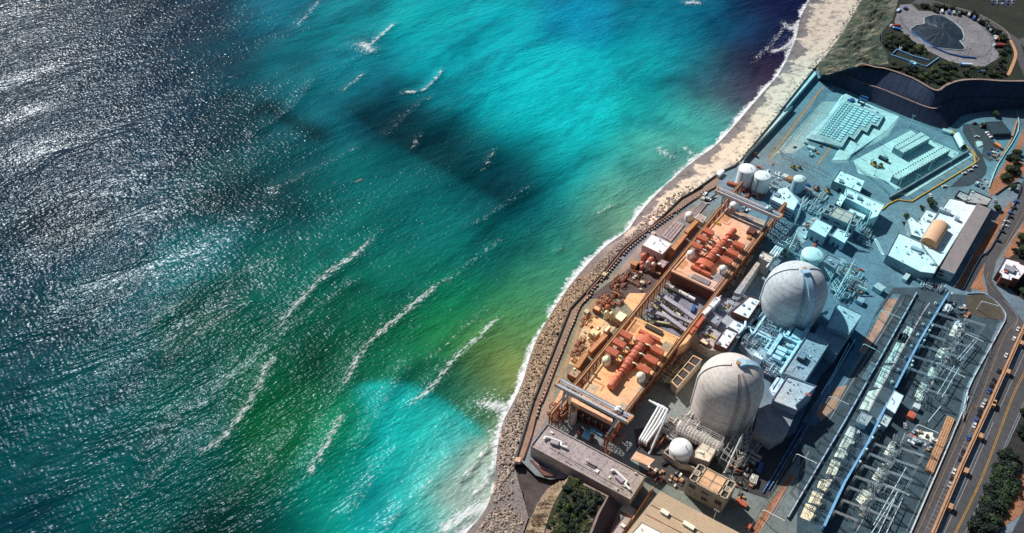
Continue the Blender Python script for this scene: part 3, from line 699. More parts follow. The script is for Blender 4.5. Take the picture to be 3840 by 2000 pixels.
for k, q in decks.items():
    m_ = MB(); c_ = Vector(cen(q)); ring = [tuple(Vector(p).lerp(c_, .05)) for p in q]; ring += [ring[0]]
    m_.tube([(*p, ZD + 1.1) for p in ring], .07, 4).tube([(*p, ZD + .6) for p in ring], .05, 4)
    for p in resample(ring, 60): m_.cyl((*p, ZD), (*p, ZD + 1.1), .06, n=4)
    tag(m_.build('deck_railing', 'ochre'), 'thin ochre handrail around the ' + ('turbine deck beside the white tanks' if k == 'north' else 'turbine deck nearer the long grey roofed building'), 'railing')
def gantry(label, c, P4, legs, zt, boxpos):
    """P4: four roof corners of the bridge; legs: places of the leg feet"""
    A_, B2, C_, D_ = [Vector(p) for p in P4]   # back-left, front-left, back-right, front-right
    t = thing('gantry_crane', label, 'gantry crane', (*cen(P4), 0))
    gm = mat('crane_blue_grey', (.50, .58, .66), .5, .15, .1, tint=False) if 'crane_blue_grey' not in bpy.data.materials else bpy.data.materials['crane_blue_grey']
    for s_, nm in ((.14, 'bridge_girder'), (.86, 'bridge_girder')):
        a, b = A_.lerp(B2, s_), C_.lerp(D_, s_); MB().band([tuple(a), tuple(b)], 1.7, zt - 2.6, zt).build(nm, gm, t)
    a, b = A_.lerp(B2, .5), C_.lerp(D_, .5)
    MB().band([tuple(A_.lerp(B2, .35)), tuple(C_.lerp(D_, .35))], 1.6, zt - .9, zt - .4).build('walkway', 'roofgrey', t)
    m_ = MB(); d = (b - a).normalized()
    for x0, x1 in ((A_, B2), (C_, D_)): m_.band([tuple(x0), tuple(x1)], 1.4, zt - 2.6, zt + .1)
    m_.band([tuple(A_), tuple(C_)], .3, zt, zt + .25); m_.band([tuple(B2), tuple(D_)], .3, zt, zt + .25)
    m_.build('end_beam', 'ochre', t)
    for i, (lx, ly) in enumerate(legs):
        f_ = .13 if i == 0 else .87
        for s_ in (-1, 1):
            top_ = (A_.lerp(C_, f_)).lerp(B2.lerp(D_, f_), .5 + .36 * s_); foot = Vector((lx, ly)) + Vector(U) * (-s_ * 3.4)
            MB().cyl((*top_, zt - 2.6), (*foot, ZD + .5), 1.05, .5, 8).build('leg', gm, t)
        f2 = Vector((lx, ly)); MB().band([tuple(f2 - Vector(U) * 4.6), tuple(f2 + Vector(U) * 4.6)], 1.1, ZD + .4, ZD + 1.5).build('bogie', 'ochre', t)
    tr = Vector(boxpos); mt = MB().box(tr.x, tr.y, zt, 3.6, 4.4, 1.1, AX).box(tr.x + .5, tr.y + 1, zt + 1.1, 1.2, 1.6, 1.4, AX).build('trolley', 'white', t)
    md = MB(); md.cyl((tr.x - 1.6, tr.y - 1.4, zt + 1.8), (tr.x + 1., tr.y - 2.2, zt + 1.8), .8).build('winch_drum', 'grey', mt)
gantry('blue grey gantry crane bridge spanning the near end of the deck, above the grey silo', 'p', pts('p 250,182 165,312 1615,885 1490,1010', 30), [at('p', 318, 700, ZD), at('p', 1170, 1200, ZD)], 30, at('p', 1340, 770, 31))
gantry('blue grey gantry crane bridge spanning the deck end beside the two white tanks', 'c', pts('c 300,955 268,1010 1070,1290 1020,1335', 29), [at('e', 1625, 250, ZD), at('g', 520, 500, ZD)], 29, at('c', 905, 1215, 30))

def turbine(c, tip, blk, zs, label, side):
    """turbine generator: exciter tip to high pressure end, along the plant grid"""
    a, b = Vector(at(c, *tip, ZD + 3)), Vector(at(c, *blk, ZD + 3)); L = (b - a).length; d = (b - a).normalized(); q = Vector((d.y, -d.x))
    t = thing('turbine_generator', label, 'turbine', (*(a.lerp(b, .5)), ZD))
    def P3(u, v, z): p = a + d * u + q * v; return (p.x, p.y, ZD + z)
    ang = math.atan2(d.y, d.x)
    MB().cyl(P3(0, 0, 2.6), P3(.17 * L, 0, 2.6), 2.7, 2.7, 20).build('exciter', 'salmon', t, smooth=False)
    MB().box(*P3(.085 * L, 0, 0)[:2], ZD, .16 * L, 4.2, 1.8, ang).build('pedestal', 'salmon', t)
    MB().cyl(P3(.17 * L, 0, 2.7), P3(.33 * L, 0, 2.7), 1.75, 1.75, 16).cyl(P3(.30 * L, 0, 2.7), P3(.335 * L, 0, 2.7), 2.6, 2.6, 16).cyl(P3(.17 * L, 0, 2.7), P3(.19 * L, 0, 2.7), 2.9, 2.9, 16).build('shaft_cover', 'salmon', t)
    MB().cyl(P3(.36 * L, 0, 2.4), P3(.43 * L, 0, 2.4), 2.9, 3.1, 16).build('coupling_cover', 'salmon', t)
    for k in range(3):
        u0, u1 = (.43 + .155 * k) * L, (.43 + .155 * (k + 1)) * L - .5
        m_ = MB().cyl(P3(u0, 0, 2.2), P3(u1, 0, 2.2), 3.9, 3.9, 20).cyl(P3(u1, 0, 2.2), P3(u1 + .4, 0, 2.2), 4.25, 4.25, 20); m_.box(*P3((u0 + u1) / 2, 0, 0)[:2], ZD, (u1 - u0) * .92, 9.2, 2.2, ang); oc = m_.build('low_pressure_casing', 'salmon', t); m3 = MB()
        for f_ in (.08, .5, .92): uu = u0 + (u1 - u0) * f_; m3.cyl(P3(uu, 0, 2.2), P3(uu + .18, 0, 2.2), 4.06, 4.06, 20)
        m3.box(*P3((u0 + u1) / 2, 4.75, 0)[:2], ZD + 2.2, (u1 - u0) * .8, .5, .5, ang).box(*P3((u0 + u1) / 2, -4.75, 0)[:2], ZD + 2.2, (u1 - u0) * .8, .5, .5, ang).build('flange_ring', 'redbrown', oc)
    m_ = MB(); n_ = 14
    for uu, w1 in ((.90 * L, 0), (L + 3.2, 1)): pass
    prof = [(math.cos(math.pi * i / n_) * 7.2, .8 + math.sin(math.pi * i / n_) ** .7 * 4.4) for i in range(n_ + 1)] + [(-7.2, 0), (7.2, 0)]
    u0, u1 = .91 * L, L + 2.2
    vs_ = [P3(u0, v, z) for v, z in prof] + [P3(u1, v, z) for v, z in prof]; k = len(prof)
    m_.add(vs_, [tuple(range(k)), tuple(range(2 * k - 1, k - 1, -1))] + [(i, k + i, k + (i + 1) % k, (i + 1) % k) for i in range(k)]); m_.build('generator_housing', 'salmon', t)
    MB().cyl(P3(u1, 0, 2.2), P3(u1 + 2.2, 0, 2.2), 3.1, 2.6, 16).build('end_bell', 'salmon', t)
    for v in (-4.1, 4.1):
        MB().box(*P3(u1 + 3.8, v, 0)[:2], ZD, 2.6, 7.6, 2.8, ang).build('end_enclosure', 'salmon', t)
    for k, (c2, x2, y2) in enumerate(side):
        z_ = 6.2 if k < 3 else 3.0
        p = at(c2, x2, y2, ZD + z_ + 2.4); st = 0
        o1 = MB().box(*p, ZD + z_, 4.8, 8.6, 2.4, AX).build('reheater_housing', 'salmon', t)
        m_ = MB()
        for u_ in (-2, 2):
            for v_ in (-3.8, 3.8): m_.box(p[0] + U[0] * u_ + V[0] * v_, p[1] + U[1] * u_ + V[1] * v_, ZD, .5, .5, z_, AX)
        m_.box(*p, ZD + z_ * .45, 4.4, 8, .3, AX)
        m_.build('support_frame', 'grey', o1); m4 = MB()
        for u_ in (-1.4, 0, 1.4): m4.box(p[0] + U[0] * u_, p[1] + U[1] * u_, ZD + z_ + 2.4, .12, 8.2, .12, AX)
        m4.build('roof_seam', 'redbrown', o1)
        pv = Vector(p); foot = a + d * (pv - a).dot(d); e = foot.lerp(pv, .18); s1 = foot.lerp(pv, .72)
        MB().tube([(*e, ZD + 4.6), (*foot.lerp(pv, .4), ZD + max(5.4, z_ + 1)), (*s1, ZD + z_ + 1.)], .62, 8).build('crossover_pipe', 'cyan', t)
    return t
turbine('i', (925, 1125), (1345, 560), 0, 'salmon red turbine generator with its tip toward the near gantry crane', [('i', 1110, 490), ('i', 1030, 590), ('i', 945, 690), ('i', 1490, 675), ('i', 1415, 785), ('i', 1325, 895)])
turbine('e', (1765, 520), (1415, 940), 0, 'salmon red turbine generator with its tip toward the far gantry crane', [('e', 1460, 530), ('e', 1390, 608), ('e', 1322, 700), ('e', 1825, 690), ('e', 1752, 782), ('e', 1680, 870)])
def cap_tank(label, c, x, y, r, h, z0, m1='white', name='tank', cat='tank', dome=.35, group=None, m2=None, top=True):
    """upright cylinder tank with a domed cap; x,y: middle of the cap"""
    X_, Y_ = at(c, x, y, z0 + h); t = thing(name, label, cat, (X_, Y_, z0), 0, group)
    MB().lathe(X_, Y_, [(r, z0 - .1), (r, z0 + h - r * dome * .2)], 28).build('shell', m1, t, smooth=False)
    MB().lathe(X_, Y_, [(r * 1.01, z0 + h - r * dome * .2 - .1), (r * .97, z0 + h + r * dome * .1), (r * .75, z0 + h + r * dome * .45), (r * .4, z0 + h + r * dome * .75), (.3, z0 + h + r * dome * .85)], 28).build('roof', m2 or m1, t, smooth=True)
    MB().cyl((X_ + .3 * r, Y_ - .2 * r, z0 + h), (X_ + .3 * r, Y_ - .2 * r, z0 + h + r * dome + .8), .35, n=8).build('vent', 'grey', t)
    MB().box(X_ - r * .72, Y_ - r * .74, z0, .8, .25, h, R(-45)).build('ladder', 'grey', t)
    return t
for lb, c, x, y in (('small upright white tank beside the three seaward housings of the deck nearer the long building', 'i', 880, 790), ('small upright white tank at the dome side of the deck nearer the long building', 'i', 1290, 985),
                    ('small upright white tank beside the seaward housings of the deck near the white tanks', 'e', 1250, 795), ('small upright white tank at the dome side of the deck near the white tanks', 'e', 1640, 975)):
    cap_tank(lb, c, x, y, 3.0, 4.6, ZD, dome=.8)
# red boxes, racks and small gear on the decks
def crate(label, cat, c, x, y, sx, sy, h, z0, m_, name, ang=None, legs=False, group=None):
    X_, Y_ = at(c, x, y, z0 + h); a = AX if ang is None else ang
    t = thing(name, label, cat, (X_, Y_, z0), a, group)
    MB().box(0, 0, .15, sx, sy, h - .15).build('body', m_, t, local=True)
    MB().box(0, 0, 0, sx * .94, sy * .94, .15).build('skid', 'dark', t, local=True)
    m2 = MB()
    for k in range(3): m2.box((k - 1) * sx * .3, 0, h, .12, sy * .96, .12)
    m2.build('roof_rib', 'dark', t, local=True)
    return t
crate('dark red steel enclosure with two tones standing on the far deck corner', 'enclosure', 'g', 385, 520, 7, 6, 3.2, ZD, 'redbrown', 'equipment_enclosure')
crate('small yellow framed machine on the far deck near the red enclosure', 'machine', 'g', 350, 600, 3.6, 2.6, 1.6, ZD, 'ochre', 'small_machine')
crate('small blue grey flatbed cart on the far deck below the gantry', 'cart', 'g', 290, 368, 2.2, 5.2, 1.0, ZD, 'lightgrey', 'flatbed_cart')
crate('yellow lifting frame lying on the far deck beside the seaward girder', 'lifting frame', 'e', 1565, 435, 2.2, 5.6, .8, ZD, 'yellow', 'lifting_frame')
crate('yellow hoist on the far deck beside the turbine shaft', 'hoist', 'e', 1770, 640, 1.6, 2.4, 1.1, ZD, 'yellow', 'hoist')
crate('flat dark rack of stacked bars at the near end of the far deck', 'rack', 'e', 1370, 1110, 5, 14, .8, ZD, 'grey', 'bar_rack')
crate('long dark grated trailer with a white end on the edge of the near deck', 'trailer', 'i', 1445, 425, 3.2, 13, 1.6, ZD, 'dark', 'trailer')
for k, (x, y) in enumerate(((730, 965), (770, 1010), (665, 1060))):
    crate(['dark pallet of rods, upper one of three small heaps on the near deck', 'dark pallet of rods, middle one of three small heaps on the near deck', 'dark pallet of rods, lower one of three small heaps on the near deck'][k], 'pallet', 'i', x, y, 1.2, 4.4, .4, ZD, 'rust', 'rod_pallet')
# low bay in front of the near deck: fan bays, silo, tarps
fr = pts('p 470,545 1235,955 1225,1010 455,615', 13.2)
t = thing('condenser_block', 'tan roofed condenser block with a row of round fan bays under the near gantry crane', 'plant block', (*cen(fr), 0))
MB().prism(fr, 8.6, 13.2).build('roof', 'deck', t)
fr2 = [tuple(Vector(p) - Vector(U) * 1.) for p in fr]
MB().prism([fr2[0], fr2[1], fr2[2], fr2[3]], -.1, 8.6).build('wall', 'dark', t)
a, b = Vector(at('p', 600, 790, 6)), Vector(at('p', 1190, 1080, 6)); d = (b - a).normalized(); q = Vector((d.y, -d.x)); L = (b - a).length
MB().band([tuple(a + q * 1.2), tuple(b + q * 1.2)], 6.2, 1.5, 2.6).build('ledge', 'redbrown', t)
for k in range(5):
    p = a.lerp(b, (k + .5) / 5)
    f_ = MB().lathe(p.x, p.y, [(2.0, 2.6), (2.3, 4.6)], 20).build('fan_ring', 'grey', t); MB().lathe(p.x, p.y, [(1.3, 4.6), (.9, 5.4), (.3, 5.8)], 14).build('fan_hub', 'cyan', f_)
    p2 = a.lerp(b, k / 5); MB().band([tuple(p2 - q * 2.6), tuple(p2 + q * 3.6)], .5, 2.4, 8.4).build('divider', 'rust', t)
t = cap_tank('upright ribbed grey silo with a cream and green striped cap below the near gantry crane', 'p', 497, 760, 2.75, 15, 0, m1='lightgrey', name='silo', cat='silo', dome=1.0, m2='ochre')
X_, Y_ = t.location[0], t.location[1]
MB().band([(X_ - 1.2, Y_ + 2.6), (X_ + .6, Y_ - 2.4)], .9, 14.6, 17.2).build('cap_stripe', mat('green_stripe', (.04, .22, .20), .6, .2, tint=False), t)
t = thing('covered_vessel', 'rust red vessel half covered by a light blue sheet in the shade', 'vessel', (*at('p', 700, 1210, 3), 0))
a = Vector(at('p', 590, 1170, 3)); b = Vector(at('p', 870, 1300, 3))
MB().cyl((*a, 2.3), (*b, 2.3), 2.6, 2.6, 14).build('shell', 'redbrown', t); c_, e_ = a.lerp(b, .35), a.lerp(b, .85)
MB().cyl((*c_, 2.5), (*e_, 2.5), 2.9, 2.9, 8).build('sheet_cover', 'bluelight', t)
crate('long light blue steel box lying in the shade below the near gantry crane', 'box', 'p', 940, 1180, 2.2, 9, 1.8, 0, 'bluelight', 'steel_box')
# ================================================ CONTAINMENT DOMES
def proj_dome(cx, cy, label, rib_az, arc_side, dm):
    RR, zc, n = (20.8, 28., 64) if dm == 'dome_near' else (21.6, 27., 64); t = thing('containment_dome', label, 'reactor dome', (cx, cy, 0))
    prof = [(RR, -.5), (RR, 12), (RR, 20), (RR, zc)] + [(RR * math.cos(R(a)), zc + RR * math.sin(R(a))) for a in range(6, 90, 6)] + [(.4, zc + RR)]
    MB().lathe(cx, cy, prof, n).build('shell', dm, t, smooth=True)
    def surf(az, el, k=0.):     # el<0: on the drum
        if el < 0: return (cx + (RR + k) * math.cos(az), cy + (RR + k) * math.sin(az), zc + el)
        return (cx + (RR + k) * math.cos(R(el)) * math.cos(az), cy + (RR + k) * math.cos(R(el)) * math.sin(az), zc + (RR + k) * math.sin(R(el)))
    def meridian(az, w_, k, e0, e1, nm, m_, par=t):
        m2 = MB(); es = [e for e in range(e0, e1 + 1, 4)]
        for e in es:
            for s_ in (-1, 1):
                c0 = Vector(surf(az, e, 0)); tan = Vector((-math.sin(az), math.cos(az), 0)) * s_ * w_ / 2
                nrm = (Vector(surf(az, e, 1)) - c0); m2.v.append(tuple(c0 + tan - nrm * .8)); m2.v.append(tuple(c0 + tan + nrm * k))
        for i in range(len(es) - 1):
            a = 4 * i; b = a + 4
            m2.f += [(a + 1, a + 3, b + 3, b + 1), (a, a + 1, b + 1, b), (a + 2, b + 2, b + 3, a + 3)]
        m2.f += [(0, 2, 3, 1), (4 * len(es) - 4, 4 * len(es) - 3, 4 * len(es) - 1, 4 * len(es) - 2)]
        return m2.build(nm, m_, par)
    # the wide stair and buttress ribbon, one low buttress and thin tendon lines
    st = mat('stair_blue_grey', (.48, .74, .92), .6, .15, .2, tint=False) if 'stair_blue_grey' not in bpy.data.materials else bpy.data.materials['stair_blue_grey']
    meridian(rib_az, 4.0, 1.2, -28, 80, 'stair_buttress', st)
    for az_ in arc_side[0]: meridian(R(az_), 2.2, .7, -28, 80, 'buttress', dm)
    for az_ in arc_side[1]:
        for da in (-.06, .06): meridian(R(az_) + da, .35, .2, -28, 72, 'tendon_seam', 'grey')
        meridian(R(az_), .9, .1, -28, 72, 'tendon_strip', 'concwall')
    p = surf(rib_az, 82, .6); MB().box(p[0], p[1], p[2] - 1, 4.6, 5.2, 2.8, rib_az).build('top_housing', st, t)
    q = surf(rib_az, 88, .6); MB().box(q[0], q[1], q[2], 2.2, 2.2, 1.8, rib_az).build('vent', 'ochre', t)
    m2 = MB()
    for k in range(3): m2.lathe(cx, cy, [(RR + .06, 6 + 8 * k), (RR + .1, 6.2 + 8 * k), (RR + .06, 6.4 + 8 * k)], n)
    for e in range(12, 56, 12): m2.lathe(cx, cy, [((RR + .05) * math.cos(R(e)), zc + (RR + .05) * math.sin(R(e))), ((RR + .05) * math.cos(R(e + .5)), zc + (RR + .05) * math.sin(R(e + .5)))], n)
    m2.f = [f for f in m2.f if len(f) == 4]
    m2.build('lift_joint', 'concwall', t)
def sphere_place(px, py, zc):
    return at('q', px, py, zc)
DN = sphere_place(2740 * .67083, 1444 * .67083, 28); DF = sphere_place(2984 * .67083, 1090 * .67083, 27)
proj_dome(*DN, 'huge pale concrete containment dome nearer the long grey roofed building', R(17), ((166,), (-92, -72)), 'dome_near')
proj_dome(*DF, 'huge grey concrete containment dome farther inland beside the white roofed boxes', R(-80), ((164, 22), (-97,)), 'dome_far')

# ================================================ BUILDINGS: (label, category, roof outline, roof height, wall, roof)
T1 = cap_tank('tall white tank standing nearest the beach, left of its twin', 'c', 652, 745, 7.6, 17, 0, dome=.22, group='pair of tall white tanks')
T2 = cap_tank('tall white tank standing right of its twin near the far gantry crane', 'c', 838, 828, 7.3, 17, 0, dome=.22, group='pair of tall white tanks')
cap_tank('pale grey tank with a faded dome standing apart from the two white tanks', 'c', 1282, 868, 5.7, 12.5, 0, m1='lightgrey', m2='concpale', dome=.4)
cap_tank('low white domed tank tucked behind the farther dome', 'g', 1115, 812, 8.6, 11, 0, m2='white', dome=.3)
cap_tank('white round tank sitting in a walled pit below the nearer dome', 'm', 418, 480, 7.2, 10, 0, dome=.5)
cap_tank('pair member of white pressure vessels near the far gantry, lying low', 'e', 1770, 215, 3.6, 3.0, ZD, dome=.8, name='pressure_vessel', cat='vessel')
long_b = pts('l 510,468 1512,1006 1664,772 680,250', 11)
t = box_building('long low building with a flat grey roof and three rooftop units by the shore', 'building', long_b, 11, 'concwall', 'roofgrey', 'long_building', para=.9, z0=-6)
for k, (x0, y0, x1, y1) in enumerate(((650, 385, 880, 470), (1325, 710, 1520, 890))):
    p0, p1 = Vector(at('l', x0, y0, 13)), Vector(at('l', x1, y1, 13)); d = (p1 - p0).normalized(); q = Vector((-d.y, d.x)); L = (p1 - p0).length
    m_ = MB(); m_.tube([(*(p0 + q * 1.), 12.4), (*(p0 + d * .12 * L + q * 1.9), 12.4), (*(p0 + d * .7 * L + q * 1.9), 12.4), (*(p0 + d * .74 * L - q * .6), 12.4), (*(p1 - q * .6), 12.4)], .75, 8)
    m_.tube([(*(p0 - q * .6), 12.4), (*(p0 + q * 1.6), 12.4)], .75, 8).build('duct', 'white', t)
    c_ = p0 + d * L * .45 - q * .4; MB().box(c_.x, c_.y, 11.1, 5.2, 2.4, 2.2, math.atan2(d.y, d.x)).build('air_handler', mat('pink_grey_unit%d' % k, (.50, .40, .44), .6, .2, tint=False), t)
c_ = at('l', 1120, 635, 13); m_ = MB()
for k in range(5): m_.cyl((c_[0] - 2.2 + k * 1.1, c_[1] + 1.2 - k * .7, 11.1), (c_[0] - 2.2 + k * 1.1, c_[1] + 1.2 - k * .7, 13.4), .42, n=8)
m_.box(c_[0], c_[1] - .3, 11.1, 6, 2.2, .8, R(-33)).build('exhaust_stack', 'grey', t)
m_ = MB().tube([(*at('l', 700, 480, 11.3), 11.3), (*at('l', 1450, 905, 11.3), 11.3)], .12, 5)
for k in range(40):
    p = Vector(at('l', 830, 560, 11.3)).lerp(Vector(at('l', 1440, 940, 11.3)), k / 39)
    m_.tube([(p.x + 1.1 * math.cos(a_), p.y + .3 * math.sin(a_) , 12 + .9 * math.sin(a_)) for a_ in (0, 1., 2.1, 3.1)], .05, 3)
m_.build('razor_wire', 'grey', t)
# stairs beside it
t = thing('stair', 'covered brown stair descending to the shore beside the long grey roofed building', 'stair', (*at('l', 620, 680, -1), -3))
MB().prism(pts('l 500,600 640,760 760,770 620,640', 1), 0, 1.2).build('landing', 'redbrown', t); m_ = MB()
for k in range(9): p = Vector(at('l', 560, 640, 1)).lerp(Vector(at('l', 720, 740, 1)), k / 8); m_.box(p.x, p.y, 1.2, .15, 4, .25, R(40))
m_.build('tread', 'lightgrey', t)
def units(c, z, *r): return [rect(c, *u[:4], z, *( [u[4]] if len(u) > 4 else [])) for u in r]
def roofblock(label, q, z, pw='concwall', wallh=5.5):
    """square plant block: roof with four hatch panels, corner wells and slots"""
    t = box_building(label, 'building', q, z, pw, 'dark', 'diesel_building', para=0)
    o, e1, e2 = Vector(q[0]), Vector(q[1]) - Vector(q[0]), Vector(q[3]) - Vector(q[0])
    def qd(m_, u0, u1, v0, v1, z0, z1): m_.prism([tuple(o + e1 * a + e2 * b) for a, b in ((u0, v0), (u1, v0), (u1, v1), (u0, v1))], z0, z1)
    for u0, v0 in ((.24, .08), (.51, .08), (.24, .53), (.51, .53)):
        m_ = MB(); qd(m_, u0, u0 + .24, v0, v0 + .39, z + .1, z + .8); m_.build('hatch_panel', 'deck' , t)
    m_ = MB()
    for a in ((0, 1, 0, .045), (0, 1, .955, 1), (0, .035, 0, 1), (.965, 1, 0, 1), (.03, .2, .36, .64), (.80, .97, .36, .64), (.17, .215, 0, 1), (.785, .83, 0, 1), (.486, .506, .04, .96), (.2, .8, .485, .515)): qd(m_, *a, z + .07 + random.uniform(0, .02), z + 1.)
    m_.build('roof_frame', 'conc', t)
    for u0 in (.06, .10, .86, .90):
        m_ = MB(); qd(m_, u0, u0 + .02, .40, .60, z + 1.0, z + 1.06); m_.build('slot', 'dark', t)
    # louvred openings in the wall facing the camera
    lo = sorted(q, key=lambda p: p[1]); a = Vector(q[0]); b = Vector(q[1])
    d = (b - a).normalized(); L = (b - a).length; nn = Vector((d.y, -d.x)); 
    if nn.y > 0: nn = -nn
    for k, (u, w_, z0, z1) in enumerate(((.14, .17, z * .62, z * .85), (.5, .16, z * .25, z * .42), (.84, .17, z * .45, z * .72), (.48, .2, z * .68, z * .78))):
        p = a + d * L * u + nn * .06; MB().box(p.x, p.y, z0, w_ * L, .16, z1 - z0, math.atan2(d.y, d.x)).build('louvre', 'dark', t)
    return t
roofblock('square tan roofed block with four hatch panels below the nearer dome', pts('m 485,805 868,1012 975,842 592,645', 16), 16)
roofblock('square grey green roofed block with four hatch panels behind the two white roofed boxes', pts('g 1222,325 1622,492 1668,392 1310,215', 12), 12)
tan = pts('m 200,915 1075,1395 860,1700 -330,1480 -60,1290', 9)
t = box_building('wide building with a ribbed tan metal roof at the bottom edge', 'building', pts('m 200,918 1250,1470 1000,2000 -420,1700', 9), 9, 'concwall', 'tanroof', 'metal_roof_building', para=0)
for k, (x, y, lx) in enumerate(((250, 1128, 5), (492, 1260, 7))):
    MB().prism(rect('m', x, y, 2.6, lx, 10.6, AX), 9.05, 10.8).build('roof_monitor', 'white', t)
MB().band([at('m', 60, 1150, 9.3), at('m', 430, 1342, 9.3), at('m', 560, 1410, 9.3)], .35, 9.05, 9.35).build('roof_ridge', 'rust', t)
MB().band([at('m', 110, 1055, 9.3), at('m', 640, 1342, 9.3)], .35, 9.05, 9.3).build('gutter', 'dark', t)
box_building('low grey roofed annex at the bottom edge beside the ribbed tan roof', 'annex', pts('m 15,1232 260,1360 150,1560 -140,1410', 9.6), 9.6, 'concwall', 'roofwhite', 'annex', para=.4)
box_building('narrow grey roofed shed between the bluff and the ribbed tan roof', 'shed', pts('l 1450,1170 1530,1190 1420,1360 1320,1500 1270,1420', 5), 5, 'redbrown', 'roofgrey', 'narrow_shed', para=.3)
crate('grey flatbed lorry load parked behind the long grey roofed building', 'lorry load', 'l', 1500, 1105, 5, 9, 2.4, 0, 'lightgrey', 'lorry_load')
t = thing('boundary_wall', 'long ochre topped wall running from the long grey roofed building down past the bluff', 'wall', (*at('l', 1740, 870), 0))
MB().band(pts('l 1745,870 1640,1030 1440,1342 1390,1420', 4), .5, 0, 4).build('wall', 'ochre', t)

W, B = 'roofwhite', box_building
# seaward yard
B('white roofed block seaward of the far turbine deck', 'building', pts('e 665,700 775,572 1022,688 905,812', 9), 9, 'lightgrey', W, 'pump_house', para=.3, doors=2)
for lb, s_, z_ in (('long ochre roofed gallery, upper section beside the blue roofed cabin', 'e 1170,530 1300,398 1335,418 1205,560', 5), ('long ochre roofed gallery, middle section behind the white roofed block', 'e 950,790 1165,555 1205,575 1000,830', 5),
                  ('long ochre roofed gallery, section beside the peaked pale hut', 'i 655,680 850,480 890,505 690,710', 5), ('long ochre roofed gallery, lowest section toward the near gantry crane', 'i 490,880 610,700 660,715 540,895', 5)):
    B(lb, 'gallery', pts(s_, z_), z_, 'ochre', 'ochre', 'gallery', para=.2, group='ochre roofed galleries along the seaward side')
B('blue grey roofed link between two ochre gallery sections', 'gallery', pts('i 840,440 895,375 930,395 870,465', 6), 6, 'lightgrey', 'cyan', 'gallery_link', para=.2)
B('dull red walled cabin with a pale mauve roof by the far deck corner', 'cabin', pts('e 835,925 900,870 985,905 915,980', 7), 7, 'redbrown', 'roofgrey', 'cabin', para=.3)
B('small grey ribbed roof shed near the seaward end of the near gantry', 'shed', pts('p 385,105 500,-20 640,75 545,190', 5), 5, 'rust', 'roofgrey', 'shed', para=.2)
B('peaked pale hut with shaded porch in the seaward yard', 'hut', pts('i 660,470 715,415 810,460 740,520', 5), 5, 'conc', 'concpale', 'hut', para=0)
B('white roofed cabin with a dark roof stain between the yard and the near deck', 'cabin', pts('i 965,285 1030,205 1130,260 1055,345', 6), 6, 'concwall', 'roofwhite', 'cabin', para=.3)
B('small tan roofed kiosk in the upper seaward yard', 'kiosk', pts('i 712,180 745,142 810,175 785,215', 4), 4, 'rust', 'deck', 'kiosk', para=.1)
B('ochre box shaped cubicle among the red vessels', 'cubicle', pts('e 528,920 570,872 630,900 590,950', 5), 5, 'ochre', 'ochre', 'cubicle', para=.1)
B('pale blue cabin with metal roof at the head of the ochre gallery', 'cabin', pts('e 1300,375 1350,325 1430,370 1390,430', 5), 5, 'cyan', 'roofgrey', 'cabin', para=.1)
B('low pale slab roof shelter beside the near deck foot', 'shelter', pts('p 145,640 270,410 345,440 225,665', 3), 3, 'deck', 'deck', 'shelter', para=0)
for k, (c, x, y, r_, h_) in enumerate((('e', 690, 825, 2.7, 5), ('e', 775, 875, 2.9, 5.5), ('e', 660, 920, 2.2, 4.2), ('e', 665, 960, 1.9, 3.4))):
    cap_tank(['round salmon red vessel, topmost of the cluster in the seaward yard', 'round salmon red vessel, rightmost of the cluster in the seaward yard', 'round salmon red vessel, middle left of the cluster in the seaward yard', 'round salmon red vessel, lowest and smallest of the cluster in the seaward yard'][k], c, x, y, r_, h_, 0, m1='salmon', dome=.9, name='pressure_vessel', cat='vessel')
cap_tank('upright grey silo, left one of the two beside the red vessels', 'e', 735, 905, 1.7, 9, 0, m1='lightgrey', dome=.8, name='silo', cat='silo')
cap_tank('upright cream silo, right one of the two beside the red vessels', 'e', 802, 925, 1.8, 9, 0, m1='ochre', m2='concpale', dome=.8, name='silo', cat='silo')
cap_tank('upright grey silo, left one of the two beside the white roofed cabin', 'i', 880, 225, 1.6, 7, 0, m1='cyan', dome=.8, name='silo', cat='silo')
cap_tank('upright cream silo, right one of the two beside the white roofed cabin', 'i', 940, 240, 1.7, 7, 0, m1='concpale', dome=.8, name='silo', cat='silo')
cap_tank('round white tank on the wharf above the hatch slabs', 'e', 1235, 335, 3.6, 5, 0, dome=.7)
cap_tank('round brown vessel in the pipe yard seaward of the near deck', 'i', 890, 160, 2.1, 3.4, 0, m1='rust', dome=.7, name='pressure_vessel', cat='vessel')
# intake hatch slabs
for lb, s_ in (('grey slotted intake slab on the wharf, the larger one above the white roofed block', 'e 890,590 1060,400 1175,455 1010,660'), ('grey ribbed intake slab with dark slots on the wharf, the narrower one farther up', 'e 1210,330 1390,160 1450,200 1300,380')):
    q = pts(s_, .9); t = thing('intake_slab', lb, 'slab', (*cen(q), 0)); MB().prism(q, -.1, .9).build('slab', 'roofgrey', t)
    for f_ in (.25, .5, .75):
        a = Vector(q[0]).lerp(Vector(q[3]), f_); b = Vector(q[1]).lerp(Vector(q[2]), f_); MB().band([tuple(a.lerp(b, .08)), tuple(a.lerp(b, .92))], .5, .9, 1.0).build('slot', 'dark', t)
